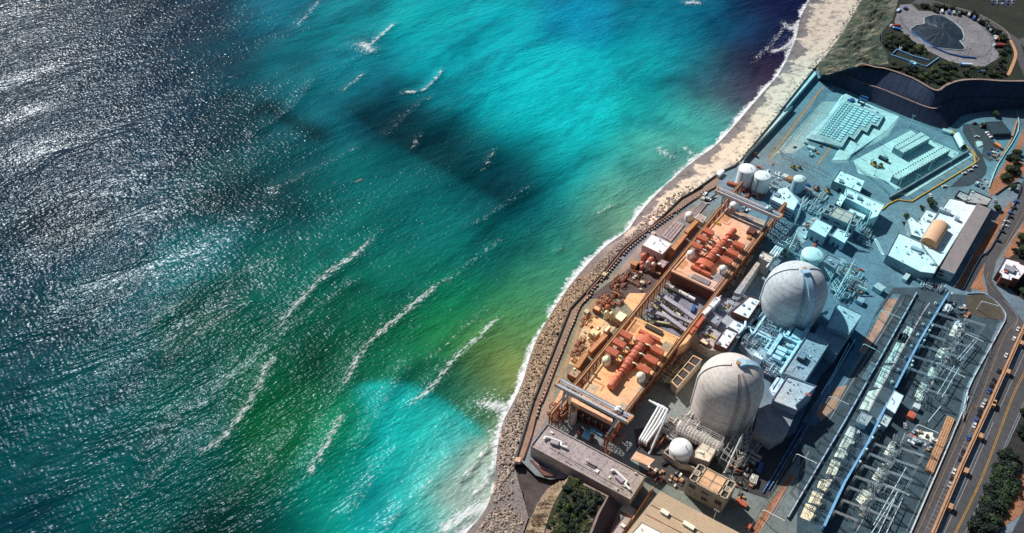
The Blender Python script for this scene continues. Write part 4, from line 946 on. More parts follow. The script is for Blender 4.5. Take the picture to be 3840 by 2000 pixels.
# central auxiliary zone
B('mauve white roofed block with three small vents between the domes, upper one', 'building', pts('j 772,225 985,40 1125,90 975,310', 13), 13, 'redbrown', W, 'control_building', units=[(units('j', 14, (1030, 110, 1.2, 1.6), (985, 178, 1.2, 1.6), (935, 242, 1.2, 1.6)), .8, 'grey', 'roof_vent')])
B('mauve white roofed block with two small vents next to the nearer dome', 'building', pts('j 572,608 705,418 850,480 715,672', 13), 13, 'redbrown', W, 'control_building', units=[(units('j', 14, (750, 505, 1.2, 1.6), (715, 610, 1.2, 1.6)), .8, 'grey', 'roof_vent')])
B('pinkish flat slab of the auxiliary building carrying both mauve white blocks', 'building', pts('j 265,535 640,60 1180,130 720,720 500,680', 8), 8, 'concwall', 'conc', 'auxiliary_building', para=.6)
B('mauve grey box with a sunken roof on the pinkish slab', 'building', pts('j 480,312 545,230 668,300 610,392', 11.5), 11.5, 'concwall', 'roofgrey', 'plant_room', para=.7)
B('small mauve box beside the yellow beam on the pinkish slab', 'plant room', pts('j 390,570 430,535 520,580 480,625', 10.5), 10.5, 'redbrown', 'concpale', 'plant_room', para=.3)
B('low white louvred unit between the two mauve white blocks', 'unit', pts('j 735,395 800,320 930,385 870,470', 11), 11, 'lightgrey', 'roofwhite', 'louvred_unit', para=.2)
for lb, s_ in (('yellow beam lying by the upper mauve white block', 'j 705,178 755,130'), ('yellow beam lying in the middle of the pinkish slab', 'j 480,480 580,535')):
    q = pts(s_, 9.4); one('lifting_beam', MB().band(q, .9, 8.2, 9.2), 'yellow', lb, 'beam')
for lb, s_ in (('white container on the narrow ledge, upper of two', 'j 505,140 590,40 650,70 560,170'), ('white container on the narrow ledge, lower of two', 'j 425,235 500,150 545,175 465,262')):
    B(lb, 'container', pts(s_, ZD + 1.5), ZD + 1.5, 'concpale', 'roofwhite', 'container', para=0)
for lb, s_ in (('long orange container at the edge between the decks and the auxiliary building', 'j 335,385 430,265 462,285 375,405'), ('short orange container below the long one at the deck edge', 'j 272,465 325,395 350,410 300,485')):
    B(lb, 'container', pts(s_, ZD + 1.5), ZD + 1.5, 'salmon', 'salmon', 'container', para=0, z0=0)
q = pts('j 270,480 590,60 660,20 560,170 240,590 150,640 100,620', ZD - .5)
one('deck_ledge', MB().prism(q, -.1, ZD - .5), 'deck', 'pinkish ledge strip between the dome side crane runway and the auxiliary building', 'ledge')
# cyan fuel building block and wings
B('cyan roofed block with a raised white roof patch between the domes', 'building', pts('j 1380,960 1700,470 1965,570 1650,1060', 15), 15, 'concwall', 'conc', 'fuel_building', para=.9)
B('dark green sided cooler standing on the cyan roofed block', 'cooler', pts('j 1565,760 1610,695 1690,730 1645,800', 18.5), 18.5, 'dark', 'grey', 'cooler', para=0, z0=15)
B('pale green stained roof block right of the nearer dome', 'building', pts('j 1275,1260 1440,1000 1790,1120 m 1560,60 1580,110 1330,10', 17), 17, 'concwall', 'concpale', 'storage_block', para=.9, units=[(units('j', 17.5, (1690, 1210, 2, 3)), .5, 'salmon', 'red_hatch')])
B('stepped concrete block below the pale green stained roof', 'building', pts('m 1190,100 1330,30 1560,130 1480,330 1340,410 1150,320', 11), 11, 'concwall', 'concwall', 'stepped_block', para=.4)
B('pale triangular roofed block below the farther dome', 'building', pts('k 20,300 110,110 370,230 225,440 0,360', 16), 16, 'concwall', 'concpale', 'storage_block', para=.8)
B('blue shaded stepped block adjoining the pale triangular roof', 'building', pts('j 1740,540 1840,380 2045,450 k 225,445 100,640 -30,540', 12), 12, 'concwall', 'concwall', 'stepped_block', para=.3)
B('low concrete box with two roof hatches seaward of the farther dome', 'building', pts('g 470,850 510,785 640,845 600,920', 14), 14, 'concwall', 'concpale', 'penetration_block', para=.6)
q = pts('g 165,1270 440,900 480,925 235,1290', 12); one('pipe_tunnel', MB().prism(q, -.1, 12), 'conc', 'long straight concrete pipe tunnel beside the farther turbine deck', 'tunnel')
B('flat grey roof block with open steel frame right of the farther dome', 'building', pts('g 1220,890 1290,815 1445,885 1375,990', 13), 13, 'concwall', 'roofgrey', 'annex', para=.7)
for lb, s_, z_ in (('white roofed box, larger of the pair behind the farther dome', 'g 1065,505 1155,385 1345,480 1260,610', 9.5), ('white roofed box, smaller of the pair behind the farther dome', 'g 1335,590 1410,503 1562,570 1490,680', 8.5)):
    B(lb, 'building', pts(s_, z_), z_, 'lightgrey', W, 'white_box_building', para=.3, doors=2)
t = B('two level office with a white roof and dark window bands beside the far gantry crane', 'office', pts('g 600,150 690,25 790,5 940,175 880,290 740,220', 9), 9, 'lightgrey', W, 'office_building', para=.5, units=[(units('g', 10, (690, 95, 5, 4)), 1.2, 'grey', 'roof_unit')])
for z_ in (2.2, 5.2):
    a, b = Vector(at('g', 600, 150, 9)), Vector(at('g', 740, 220, 9)); e = Vector(at('g', 880, 290, 9))
    for p0, p1 in ((a, b), (b, e)):
        n__ = (p1 - p0).normalized(); o_ = Vector((n__.y, -n__.x)) * .06
        MB().band([tuple(p0 + o_ + n__ * .6), tuple(p1 + o_ - n__ * .6)], .12, z_, z_ + 1.1).build('window_band', 'glass', t)
B('low bright blue roofed lean to beside the two level office', 'lean to', pts('g 870,300 945,185 990,235 905,345', 5), 5, 'lightgrey', 'bluelight', 'lean_to', para=0)
# north east group
B('white roofed office with small roof vents farthest up the plant', 'building', pts('d -215,165 c 1675,880 1765,765 d -40,460 145,895 80,1045', 7) if 0 else pts('c 1665,895 1755,765 d 140,890 75,1030', 7.5), 7.5, 'concwall', W, 'workshop', units=[(units('c', 8.5, (1775, 895, 3, 3.5), (1980, 920, 2, 3)), 1.4, 'grey', 'roof_unit')], doors=2)
B('long L shaped white roofed hall behind the hatch panel block', 'hall', pts('g 1505,140 1510,20 1965,225 1880,360 g 1775,400 1810,300', 10), 10, 'cyan', W, 'workshop_hall', units=[(units('g', 11, (1555, 115, 3, 4), (1675, 140, 3, 4)), 1.6, 'grey', 'roof_unit')], doors=2)
B('small flat roofed annex attached to the L shaped white hall', 'annex', pts('g 1375,200 1445,75 1510,125 1440,245', 8), 8, 'concwall', 'roofwhite', 'annex', para=.6)
B('low box with open roof panels below the L shaped white hall', 'building', pts('g 1525,300 1560,265 1755,345 1715,400', 5), 5, 'concwall', W, 'machine_shop', para=.4)
# big administration group
B('big pale roofed administration block with curving brown walkway', 'building', pts('h 395,665 535,395 h 820,520 850,590 1010,800 965,890 800,870', 8), 8, 'concwall', W, 'administration_block', para=.9, units=[(units('h', 9, (760, 590, 3, 9)), 1.8, 'lightgrey', 'roof_unit')], doors=3)
B('upper pale roofed wing with rooftop coolers beside the warm grey roof', 'building', pts('h 950,255 1145,-20 1480,60 1020,800 830,590 800,500', 8), 8, 'concwall', W, 'administration_wing', para=.7, units=[(units('h', 9, (1060, 130, 3.5, 5)), 3., 'lightgrey', 'cooler'), (units('h', 9, (1125, 150, 3.5, 5)), 3., 'lightgrey', 'cooler'), (units('h', 9, (1240, 230, 3, 3.5)), 3., 'lightgrey', 'cooler'), (units('h', 9, (1085, 290, 3, 9)), 1.2, 'bluelight', 'solar_panel')])
B('low pale roofed wing with many small vents under the round tree', 'building', pts('h 645,240 690,200 760,270 870,115 1000,165 820,460 690,420', 6.5), 6.5, 'concwall', W, 'laboratory', para=.5, units=[(units('h', 7.5, (920, 180, 2, 3), (905, 250, 2, 3), (760, 380, 2, 3), (820, 350, 1.5, 1.5)), 1., 'grey', 'roof_vent')])
t = B('very long building with a plain warm grey sheet roof beside the orange earth bank', 'building', pts('h 1040,820 1480,45 1650,110 1215,885', 9.5), 9.5, 'conc', 'greyroof', 'long_hall', para=0)
for k in range(2):
    p = at('h', 1050, 860 + k * 38, 6.5 - k * 2.6); MB().box(p[0] , p[1], 6.2 - 3 * k, .8, 3.2, 1.3, AX + R(4)).build('window', 'glass', t)
B('dark fenced roof terrace at the upper end of the administration group', 'terrace', pts('d 1220,1070 1265,1015 1370,1060 1400,1000 1660,1110 1600,1190 1340,1150', 8.5), 8.5, 'dark', 'conc', 'roof_terrace', para=.9)
# quonset with peach fabric
def quonset(label, c, c4, z0, z1, mroof, mend, name='arched_shelter'):
    """c4: eave corners; arch between the long sides"""
    q = [Vector(p) for p in c4]; t = thing(name, label, 'shelter', (*cen(c4), z0)); n_ = 12; ro = MB(); en = MB()
    for e in (0, 1):
        for i in range(n_ + 1):
            th = math.pi * i / n_; s_ = .5 - .5 * math.cos(th); p = (q[0].lerp(q[1], s_)) if e == 0 else (q[3].lerp(q[2], s_)); ro.v.append((p.x, p.y, z0 + (z1 - z0) * (.35 + .65 * math.sin(th) ** .8)))
    ro.f = [(i, i + 1, n_ + 2 + i, n_ + 1 + i) for i in range(n_)]; ro.build('roof', mroof, t)
    for e in (0, 1):
        en = MB(); b_ = e * (n_ + 1); vs_ = [ro.v[b_ + i] for i in range(n_ + 1)]; vs_ += [(vs_[-1][0], vs_[-1][1], z0), (vs_[0][0], vs_[0][1], z0)]
        en.add(vs_, [tuple(range(len(vs_)))]); en.build('end_wall', mend, t)
    for a, b in ((0, 3), (1, 2)): MB().band([tuple(q[a]), tuple(q[b])], .2, z0, z0 + (z1 - z0) * .35).build('side_wall', mend, t)
quonset('peach arched fabric shelter on the roofs of the administration group', 'h', pts('h 800,510 985,600 1125,370 935,290', 8), 8., 15.5, 'tanroof2', 'ochre')
quonset('pale arched shelter beside the yellow barrier above the storage pads', 'd', pts('d 1270,510 1340,490 1265,345 1195,365', 1), 0., 5.5, 'white', 'dark')
crate('small white cabin at the head of the yellow barrier', 'cabin', 'd', 1128, 288, 4, 8.5, 2.6, 0, 'white', 'cabin')
# north-east white office right edge
t = B('white roofed cross shaped office with rooftop machinery at the right edge of the photo', 'office', pts('h 1725,870 1820,700 1990,745 1990,765 2060,790 2060,860 1975,960 1900,940 1890,975 1765,935 1770,890', 8), 8, 'redbrown', W, 'cross_office', units=[(units('h', 9, (1870, 830, 6, 7)), 2., 'grey', 'roof_unit'), (units('h', 9, (1930, 800, 2, 2), (1830, 860, 2, 2)), 1.3, 'rust', 'roof_vent')])
# ================================================ GROUND SHEETS
lv = [.04]
def sheet(name, s_, m, z=None):
    lv[0] += .0025; zz = lv[0] if z is None else z
    return struct(name, MB().sheet(pts(s_, zz) if isinstance(s_, str) else s_, zz), m)
sheet('yard_paving', 'c 890,660 1540,-60 1780,-60 1320,480 1200,560 1000,560', 'conc')
sheet('yard_paving', 'd 370,1220 520,1130 700,1140 1460,680 1600,740 1400,960 1100,1000 840,1340 300,1342', 'asphalt')
sheet('yard_paving', 'g 900,500 1010,430 1200,330 1220,560 1050,640 960,700', 'conc')
sheet('yard_paving', 'g 1300,860 1560,860 1780,1120 1700,1290 1560,1340 1380,1340 1330,1100', 'conc')
sheet('bypass_road', 'g 1560,790 1640,790 2030,1200 2030,1340 1960,1340 1480,860', 'asphalt')
sheet('turning_circle', 's 330,350 400,340 470,600 540,680 600,830 590,900 520,980 400,1040 180,1055 480,770 480,680 440,620 330,440', 'asphaltdark')
sheet('inner_lane', 's 0,1075 0,930 370,680 440,690 475,770', 'asphalt')
for q in ('s 60,880 340,712 362,728 80,900', 's 80,1000 475,765 480,772 90,1010'): pass
sheet('car_park', 's 370,370 460,320 560,370 660,500 720,640 640,770 540,700 560,600 490,610', 'asphaltdark')
# coastal access road and highway
sheet('access_road', 'n 1090,1400 1640,110 1672,-20 k 1430,1342 1480,1040 1690,640 1868,300 1868,220 1790,120 1700,40 h 1560,880 1560,760 1640,600 1860,180 1960,-10 d 1990,950 2100,800 2300,820 2100,1180 h 2045,240 1720,720 1655,960 1720,1060 k 2090,330 2069,345 n 1930,0 1330,1400', 'roadgrey')
sheet('highway', 'n 1400,1400 1990,60 k 1690,1342 2069,560 2300,120 2500,300 n 2330,-150 2255,60 1690,1342 1650,1420', 'roadgrey')
sheet('slip_road', 'h 1640,580 1520,680 1300,1060 1400,1110 1590,740', 'asphaltdark')
sheet('earth_bank', 'h 1900,0 1700,250 1440,650 1200,1040 1300,1060 1500,680 1640,570 1900,60', 'dirt')
sheet('earth_bank', 'h 1580,740 1400,1060 1560,1100 1600,1110 1545,950', 'dirt')
sheet('earth_bank', 'd 2045,260 1940,500 1800,700 1620,990 1640,1080 1790,1000 1990,860 2070,780 2000,600 2045,400', 'dirt')
sheet('earth_bank', 'h 2045,260 1830,600 1800,690 1870,700 2045,560', 'dirt')
sheet('dark_bank', 'h 1730,950 2100,1250 2100,540 1870,690', 'dirtdark')
sheet('earth_bank', 'n 2160,690 2200,690 2180,760 2255,720 2400,900 2300,1100 1960,1342 1900,1400 1700,1480 2140,950', 'dirt')
sheet('earth_verge', 'n 2100,470 2180,330 2400,300 2400,760 2180,720 2060,560', 'dirtdark')
sheet('railway', 'n 2130,1342 2330,950 2500,1000 2300,1500 2050,1500', 'asphaltdark')
sheet('shrub_verge', 'n 1690,1342 2255,90 2400,60 2200,500 2170,720 2130,960 1940,1342 1850,1440 1640,1440', 'dirtdark')
sheet('painted_shade_yard', 'k 335,610 240,450 100,700 -60,860 m 1560,330 1330,460 960,500 900,700 1000,900 1290,1000 1600,560', 'asphaltdark')  # darker ground deepens the shadow beside the domes by colour
sheet('dry_enclosure', 'k 1462,30 1620,8 1700,45 1800,120 1860,225 1850,285 1600,250 1500,215', mat('dry_brown_ground', (.10, .085, .06), .95, .4, .1, tint=False), .15)
# painted lines
def line(s_, w_, m_, name='road_line', zz=.12, n=None):
    p = smooth_line(pts(s_, zz), 4); return struct(name, MB().ribbon(p, w_, zz), m_)
line('n 1553,1342 1830,770 2120,0 k 2069,820 2300,330', .32, 'yline'); line('n 1570,1342 1845,770 2135,0 k 2080,840', .32, 'yline')
line('n 1450,1342 1700,790 2000,100 k 1760,1330 2069,640', .28, 'line'); line('n 1660,1342 1930,760 2255,20', .25, 'line')
line('n 1180,1342 1560,480 1740,60 k 1590,1160 1850,480 1990,300', .2, 'yline')
line('k 1850,70 1950,170 2005,270 1960,370', .25, 'line'); line('h 1620,860 1600,960 1680,1090', .2, 'yline'); line('h 2040,150 1740,690 1680,760', .22, 'yline')
line('s 0,1072 475,772 480,700 440,620', .7, 'yline'); line('s 0,1000 435,742', .3, 'yline')
line('s 200,400 440,660 478,700', .5, 'yline')
line('c 890,660 1385,-10 a 1560,1040', 1.0, 'yline'); line('c 960,590 900,585 1150,270 1345,0 a 1520,1070', .35, 'yline')
line('c 1490,700 1640,490', 1.0, 'yline'); line('c 1120,555 1310,320 1560,0', .3, 'yline')
line('c 930,590 1480,740 1650,900', .22, 'yline')
m_ = MB()
for a, b in (((2.2), 0),): pass
for i in range(34):   # kerbside parking bays on the access road
    p = Vector(at('n', 1345, 1320, .13)).lerp(Vector(at('n', 1905, 30, .13)), i / 33); d = (Vector(at('n', 1905, 30)) - Vector(at('n', 1345, 1320))).normalized(); q = Vector((-d.y, d.x))
    m_.ribbon([tuple(p + q * .8), tuple(p + q * 4.6)], .16, .13)
struct('parking_bay_lines', m_, 'line')
line('n 1250,1342 1700,330 1830,30', .15, 'line')
m_ = MB()
for i in range(16):
    p = Vector(at('h', 1700, 520)).lerp(Vector(at('h', 2000, -30)), i / 15); d = Vector(U); q = Vector((-d.y, d.x)); m_.ribbon([tuple(p), tuple(p + q * 4.8 * -1)], .16, .13)
for i in range(9):
    p = Vector(at('s', 400, 385)).lerp(Vector(at('s', 470, 520)), i / 8); m_.ribbon([tuple(p), tuple(p + Vector(V) * 5)], .14, .13)
for i in range(8):
    p = Vector(at('s', 555, 690)).lerp(Vector(at('s', 650, 770)), i / 7); m_.ribbon([tuple(p), tuple(p + Vector(U) * 6)], .14, .13)
struct('parking_bay_lines', m_, 'line')
m_ = MB()
for i in range(8):  # crosswalk like hatch near the boxes
    p = Vector(at('h', 270, 485)).lerp(Vector(at('h', 345, 640)), i / 7); m_.box(p.x, p.y, 0, 1.6, 3.6, .14, R(20))
tag(m_.build('tyre_stop_row', 'white'), 'row of white blocks set slantwise in the yard below the administration block', 'blocks')

# ================================================ WALLS, BARRIERS, FENCES
ow = pts('n 1345,1342 1640,640 1935,0 k 2069,370 2160,180', 3.2)
t = thing('highway_wall', 'long orange tan wall with square pilasters between the access road and the highway', 'wall', (*ow[0], 0))
MB().band(ow, 2.0, 0, 3.0).build('wall', 'orangewall', t); MB().band(ow, .35, 3.0, 3.25).build('coping', 'dark', t)
for c, x, y in (('n', 1500, 1060), ('n', 1655, 700), ('n', 1805, 350), ('n', 1935, 30), ('k', 1740, 1130), ('k', 1890, 810), ('k', 2030, 510)):
    p = at(c, x, y, 3.2); MB().box(p[0] + 1.1, p[1] - .6, 0, 4, 2.2, 3.3, AX).build('pilaster', 'orangewall', t)
for lb, s_, w_, h_, m_ in (('long pale kerb wall on the switchyard side of the access road', 'n 1085,1400 1640,105 1672,-20 k 1430,1342 1480,1010 1680,630 1866,290', .6, 1.2, 'concpale'),
                        ('white barrier curving around the head of the access road', 'h 1215,1045 1440,660 k 1868,290 1872,220 1700,50 h 1560,1100 1370,1130', .35, 1.0, 'lightgrey') ,
                        ('double white rail beside the ramp below the warm grey roof', 'h 1205,1050 1290,920 1430,665', .5, 1.2, 'concpale'),
                        ('dark barrier on the orange bank beside the car park road', 'h 1310,1080 1520,690 1640,590 1960,-10 d 2000,930 1880,940 1700,1060', .6, 1.2, 'dark'),
                        ('orange edged retaining wall along the seaward foot of the turbine ledge', 'i 1480,0 1200,260', .8, 12, 'redbrown'),
                        ('tan painted kerb wall beside the dark canopy car park', 's 930,320 870,520 750,720', .8, 1.4, 'ochre'),
                        ('double rail beside the coast railway cutting road at the right', 's 930,200 945,430 720,800 620,1060', .7, 1.0, 'concpale')):
    q = pts(s_, 0)
    if 'white barrier' in lb: q = pts('k 1868,290 1872,220 1800,120 1700,40 1620,5 1470,10', 0)
    if 'turbine ledge' in lb: continue
    one('road_barrier', MB().band(smooth_line(q, 3), w_, 0, h_), m_, lb, 'barrier')
t = thing('vehicle_barrier', 'yellow vehicle barrier zigzagging around the storage yard road', 'vehicle barrier', (*at('d', 700, 1130), 0))
yb = pts('d 345,1235 420,1165 530,1115 700,1135 1465,670 1445,570 1340,460 1165,275', .8)
MB().band(yb, .75, .1, 1.0).build('beam', 'yellow', t)
m_ = MB()
for p in resample(yb, 60): m_.box(*p, 0, 1.5, .7, .5, AX)
m_.build('foot', 'dark', t)
def fence(label, s_, h, gap=4.5, m1='grey', z=0., wall=False):
    p = pts(s_, z); L = length(p); t = thing('fence', label, 'fence', (*p[0], z)); r_ = MB()
    for zz in ((.1, h * .5, h) if not wall else (h,)): r_.tube([(*q, z + zz) for q in p], .07 if h > 2 else .05, 4)
    r_.build('rail', m1, t); ps_ = resample(p, max(2, int(L / gap)) + 1); pm = MB()
    for q in ps_[:95]: pm.cyl((*q, z), (*q, z + h + .3), .11, n=5)
    pm.build('post_row', m1, t)['kind'] = 'stuff'
    return t
for lb, s_, h in (('dark mesh fence between the yellow lined road and the cap covered pad', 'a 1760,1090 1580,1100 c 1480,20 1030,560 1180,620 1490,740 1700,870', 2.6),
                  ('second dark mesh fence standing just outside the first', 'a 1660,1060 1500,1100 c 1440,0 1020,530 1050,600 1480,790 1640,870', 2.6),
                  ('dark fence along the lower edge of the module pad', 'o 870,1330 1010,1200 1470,1035 d 500,250 680,245 1240,570 1390,520 450,1075 0,700', 2.6),
                  ('thin fence outside the module pad toward the office group', 'd -40,690 340,960 450,1100 620,1060', 2.6),
                  ('wire fence between the transformer pads and the access road', 'n 1060,1342 1350,670 1640,90 k 1420,1342 1700,640 1790,330', 2.4),
                  ('fence with slanted supports beside the railway strip', 'k 480,260 340,560 90,900 m 1500,620 1080,1342', 2.8),
                  ('pale fence bordering the long reddish dirt strip', 'h 380,1060 k 660,10 490,240 350,540', 2.6),
                  ('fence across the foot of the cut slope', 'a 1600,1000 2045,1215 d 340,25 690,170 1050,290', 2.2),
                  ('curved fence along the top of the sea cliff', 'b 540,0 485,90 460,250 340,380 330,540 410,700', 1.8)):
    fence(lb, s_, h, z=26. if 'cliff' in lb else 0.)

# ================================================ STORAGE PADS
padlow = pts('o 60,950 240,845 800,130 1120,250 1820,535 1560,830 950,1210 830,1340 650,1280 780,1140', 2.2)
sheetm = 'concpale'
t = thing('storage_pad', 'raised pale concrete storage pad with stepped edge carrying the vent caps', 'storage pad', (*at('o', 800, 600), 0))
MB().prism(pts('o 330,850 800,140 860,110 1130,250 1850,530 1600,800 1480,880 960,1240 870,1342 600,1342 760,1120', 1.4), -.1, 1.4, bot=pts('o 280,880 770,150 860,100 1130,240 1900,560 1640,900 1500,980 1010,1230 900,1400 580,1400 720,1150', 0)).build('apron', 'concpale', t)
up = pts('o 320,850 770,290 870,250 1560,520 1440,720 1330,680 1240,830 1140,780 1010,960 900,900 780,1100', 4.0)
MB().prism(up, 1.3, 4.0, bot=pts('o 100,930 760,290 870,250 1570,520 1445,720 1335,680 1245,830 1145,780 1015,960 905,900 745,1140', 1.4)).build('upper_slab', 'conc', t)
MB().band(up + [up[0]], .6, 4.0, 4.2).build('edge_kerb', 'concpale', t)
# vent caps: columns of the photo grid
colsv = [((415, 850), (840, 290), 15), ((515, 880), (940, 330), 15), ((615, 925), (1040, 370), 15), ((720, 970), (1140, 405), 15), ((945, 840), (1240, 440), 11), ((1180, 700), (1335, 490), 6), ((1370, 625), (1440, 545), 3)]
nv = 0
for (a, b, n_) in colsv:
    A0, B0 = Vector(at('o', *a, 4.6)), Vector(at('o', *b, 4.6)); d = (B0 - A0); an = math.atan2(d.y, d.x)
    for k in range(n_):
        p = A0.lerp(B0, k / (n_ - 1)); nv += 1
        o1 = MB().box(p.x, p.y, 4.0, 2.6, 3.6, .9, an).build('vent_cap', 'cyan', t)
        if nv < 36: MB().box(p.x, p.y, 4.9, 1.0, 1.2, .3, an).build('lid', 'dark', o1)
t = thing('transporter', 'dark blue four legged cask transporter standing at the head of the capped pad', 'transporter', (*at('o', 1150, 290, 3), 1.4), AX)
m_ = MB()
for a in (-2.6, 2.6):
    for b in (-3, 3): m_.box(a, b, 2.6, .8, .8, 5.4)
    m_.box(a, 0, 7.4, .9, 7, .9)
m_.build('lift_frame', 'blue', t, local=True)
for a in (-3, 3): MB().box(a, 0, 2.6, 1.3, 7.4, 1.3).build('track', 'dark', t, local=True)
MB().box(0, 3.2, 3.2, 4, 1.6, 1.8).build('engine_box', 'blue', t, local=True)
crate('bright blue covered skid at the upper edge of the capped pad', 'skid', 'o', 958, 215, 3.4, 7, 2.0, 1.4, 'blue', 'covered_skid', AX + R(60))
crate('small blue tank on the pad edge right of the transporter', 'tank', 'o', 1448, 455, 1.8, 2.4, 1.6, 1.4, 'blue', 'small_tank')
crate('white machine on a dark frame below the dark end of the capped pad', 'machine', 'c', 1415, 485, 3.5, 7, 2.2, 0, 'white', 'service_machine')
pad2 = sheet('module_pad', 'd 0,650 690,285 760,330 1290,560 1200,620 520,1000 390,890 60,800', 'concpale')
def module_row(label, s_, h, n_, split):
    q = pts(s_, h); t = thing('storage_module_row', label, 'storage modules', (*cen(q), 0)); MB().prism(q, 0, h, bot=q).build('wall', 'concwall', t)
    a, b, c_, d_ = [Vector(p) for p in q]   # a->b long edge, d->c other long edge
    if split: parts_ = ((0, .44), (.52, 1))
    else: parts_ = ((0, 1),)
    for u0, u1 in parts_: MB().prism([tuple(a.lerp(d_, u0).lerp(b.lerp(c_, u0), .01)), tuple(b.lerp(c_, u0)), tuple(b.lerp(c_, u1)), tuple(a.lerp(d_, u1))], h, h + .5).build('roof', 'concpale', t)
    for k in range(n_):
        f_ = (k + .5) / n_; m2 = MB()
        for e0, e1, u in ((a, b, .0), (d_, c_, 1.)):
            p = e0.lerp(e1, f_); m2.box(p.x, p.y, h + .5, 1.1, .7, .5, AX - R(15))
        m2.build('vent_pair', 'dark', t)
    for k in range(n_):
        p = d_.lerp(c_, (k + .5) / n_); nn = (c_ - d_).normalized(); nn = Vector((nn.y, -nn.x)) * .06; MB().box(p.x + nn.x, p.y + nn.y, .3, .25, .12, h - .6, math.atan2(nn.x, -nn.y)).build('joint', 'dark', t)
module_row('shorter row of concrete storage modules with a split ribbed roof', 'd 480,488 802,308 922,385 600,560', 5.8, 12, True)
module_row('longer row of concrete storage modules beside the shaded trench', 'd 462,838 1090,485 1160,528 545,880', 5.8, 22, False)
t = thing('mobile_crane', 'dark mobile crane with a raised boom parked on the module pad', 'mobile crane', (*at('d', 355, 640), .1), R(40))
MB().box(0, 0, 1, 3, 9, 1.4).build('chassis', 'dark', t, local=True); MB().box(0, -1.5, 2.4, 2.8, 3.4, 2).build('cab', 'grey', t, local=True); MB().cyl((0, -1, 4), (3, 7, 9), .45, .3, 6).build('boom', 'cyan', t, local=True)
m_ = MB()
for a in (-1.6, 1.6):
    for b in (-3.4, -1.2, 1.4, 3.4): m_.cyl((a - .3, b, .7), (a + .3, b, .7), .7, n=10)
m_.build('wheel_set', 'tyre', t, local=True)
def forklift(label, c, x, y, rz, m1='yellow', s=1.):
    t = thing('forklift', label, 'forklift', (*at(c, x, y), .1), rz)
    MB().box(0, 0, .5 * s, 2 * s, 3.4 * s, 1.1 * s).build('body', m1, t, local=True); MB().box(0, -.2 * s, 1.6 * s, 1.7 * s, 1.6 * s, 1.3 * s).build('cab', 'dark', t, local=True)
    MB().box(-.6 * s, 2 * s, .2, .2 * s, .3 * s, 3.4 * s).box(.6 * s, 2 * s, .2, .2 * s, .3 * s, 3.4 * s).build('mast', 'dark', t, local=True)
    m_ = MB()
    for a in (-1, 1):
        for b in (-1.2, 1.2): m_.cyl((a * s - .2, b * s, .5 * s), (a * s + .2, b * s, .5 * s), .5 * s, n=10)
    m_.build('wheel_set', 'tyre', t, local=True)
forklift('yellow loader at the left end of the pair on the module pad', 'd', 240, 705, .4, s=1.5)
forklift('yellow loader beside the light mast on the module pad', 'd', 320, 720, 2., s=1.2)
forklift('yellow forklift in the yard between the tanks and the storage pads, left one', 'c', 1195, 740, .6, s=1.2)
forklift('small yellow cart in the yard between the tanks and the storage pads', 'c', 1270, 738, 1., s=.9)
forklift('red forklift in the shade of the sea wall near the white tanks', 'c', 735, 590, .8, 'salmon', 1.2)
forklift('yellow machine among the gear right of the grey tank', 'c', 1605, 1025, .2, s=1.4)
forklift('dark machine with yellow parts left of the yellow machine near the grey tank', 'c', 1480, 1000, 1.2, 'ochre', 1.4)
# trench wall beside long modules
one('shade_wall', MB().band(pts('d 440,1075 560,1010 1380,525', 3.2), .8, 0, 3.2), 'concwall', 'long dark barrier wall in front of the longer row of storage modules', 'wall')
q = pts('d 600,1060 720,985 1400,560 1430,585 720,1030 640,1080'); struct('drain_strip', MB().sheet(q, .11), 'concpale')

# ================================================ MASTS AND LAMPS
def mast(label, c, x, y, h, name='light_mast', group=None):
    X_, Y_ = at(c, x, y); t = thing(name, label, 'light mast', (X_, Y_, 0), 0, group)
    MB().cyl((X_, Y_, .6), (X_, Y_, h), .28, .15, 8).build('pole', 'cyan', t); MB().box(X_, Y_, 0, 1.3, 1.3, .6, AX).build('base', 'conc', t)
    MB().box(X_, Y_, h - .3, .25, 3.2, .3, AX).build('crossarm', 'grey', t)
    for k in (-1.3, 0, 1.3): MB().box(X_ + V[0] * k, Y_ + V[1] * k, h - .9, .7, .6, .6, AX).build('floodlight', 'white', t)
for k, (c, x, y, h, w_) in enumerate((('d', 320, 445, 14, 'at the near corner of the capped pad edge'), ('d', 670, 240, 13, 'at the upper left fence corner of the module pad'), ('d', 955, 425, 13, 'behind the upper ends of both module rows'), ('d', 250, 825, 12, 'beside the yellow loaders on the module pad'),
                                       ('d', 890, 785, 13, 'in the middle of the trench beside the longer module row'), ('d', 530, 990, 13, 'at the lower end of the longer module row'), ('d', 725, 940, 12, 'on the barrier wall, next above the lowest mast'), ('d', 1160, 695, 12, 'on the barrier wall near its upper end'),
                                       ('d', 1260, 560, 12, 'just left of the pale arched shelter'), ('g', 880, 475, 18, 'tall and slanting from the two level office yard'), ('m', 740, 1200, 11, 'at the eave of the ribbed tan roof'), ('k', 690, 700, 10, 'between the rail strip and the pads'), ('c', 960, 490, 9, 'beside the yellow lined road near the sea wall'), ('o', 1000, 1230, 11, 'at the bent corner of the fences'))):
    mast('slim pale light mast ' + w_, c, x, y, h)
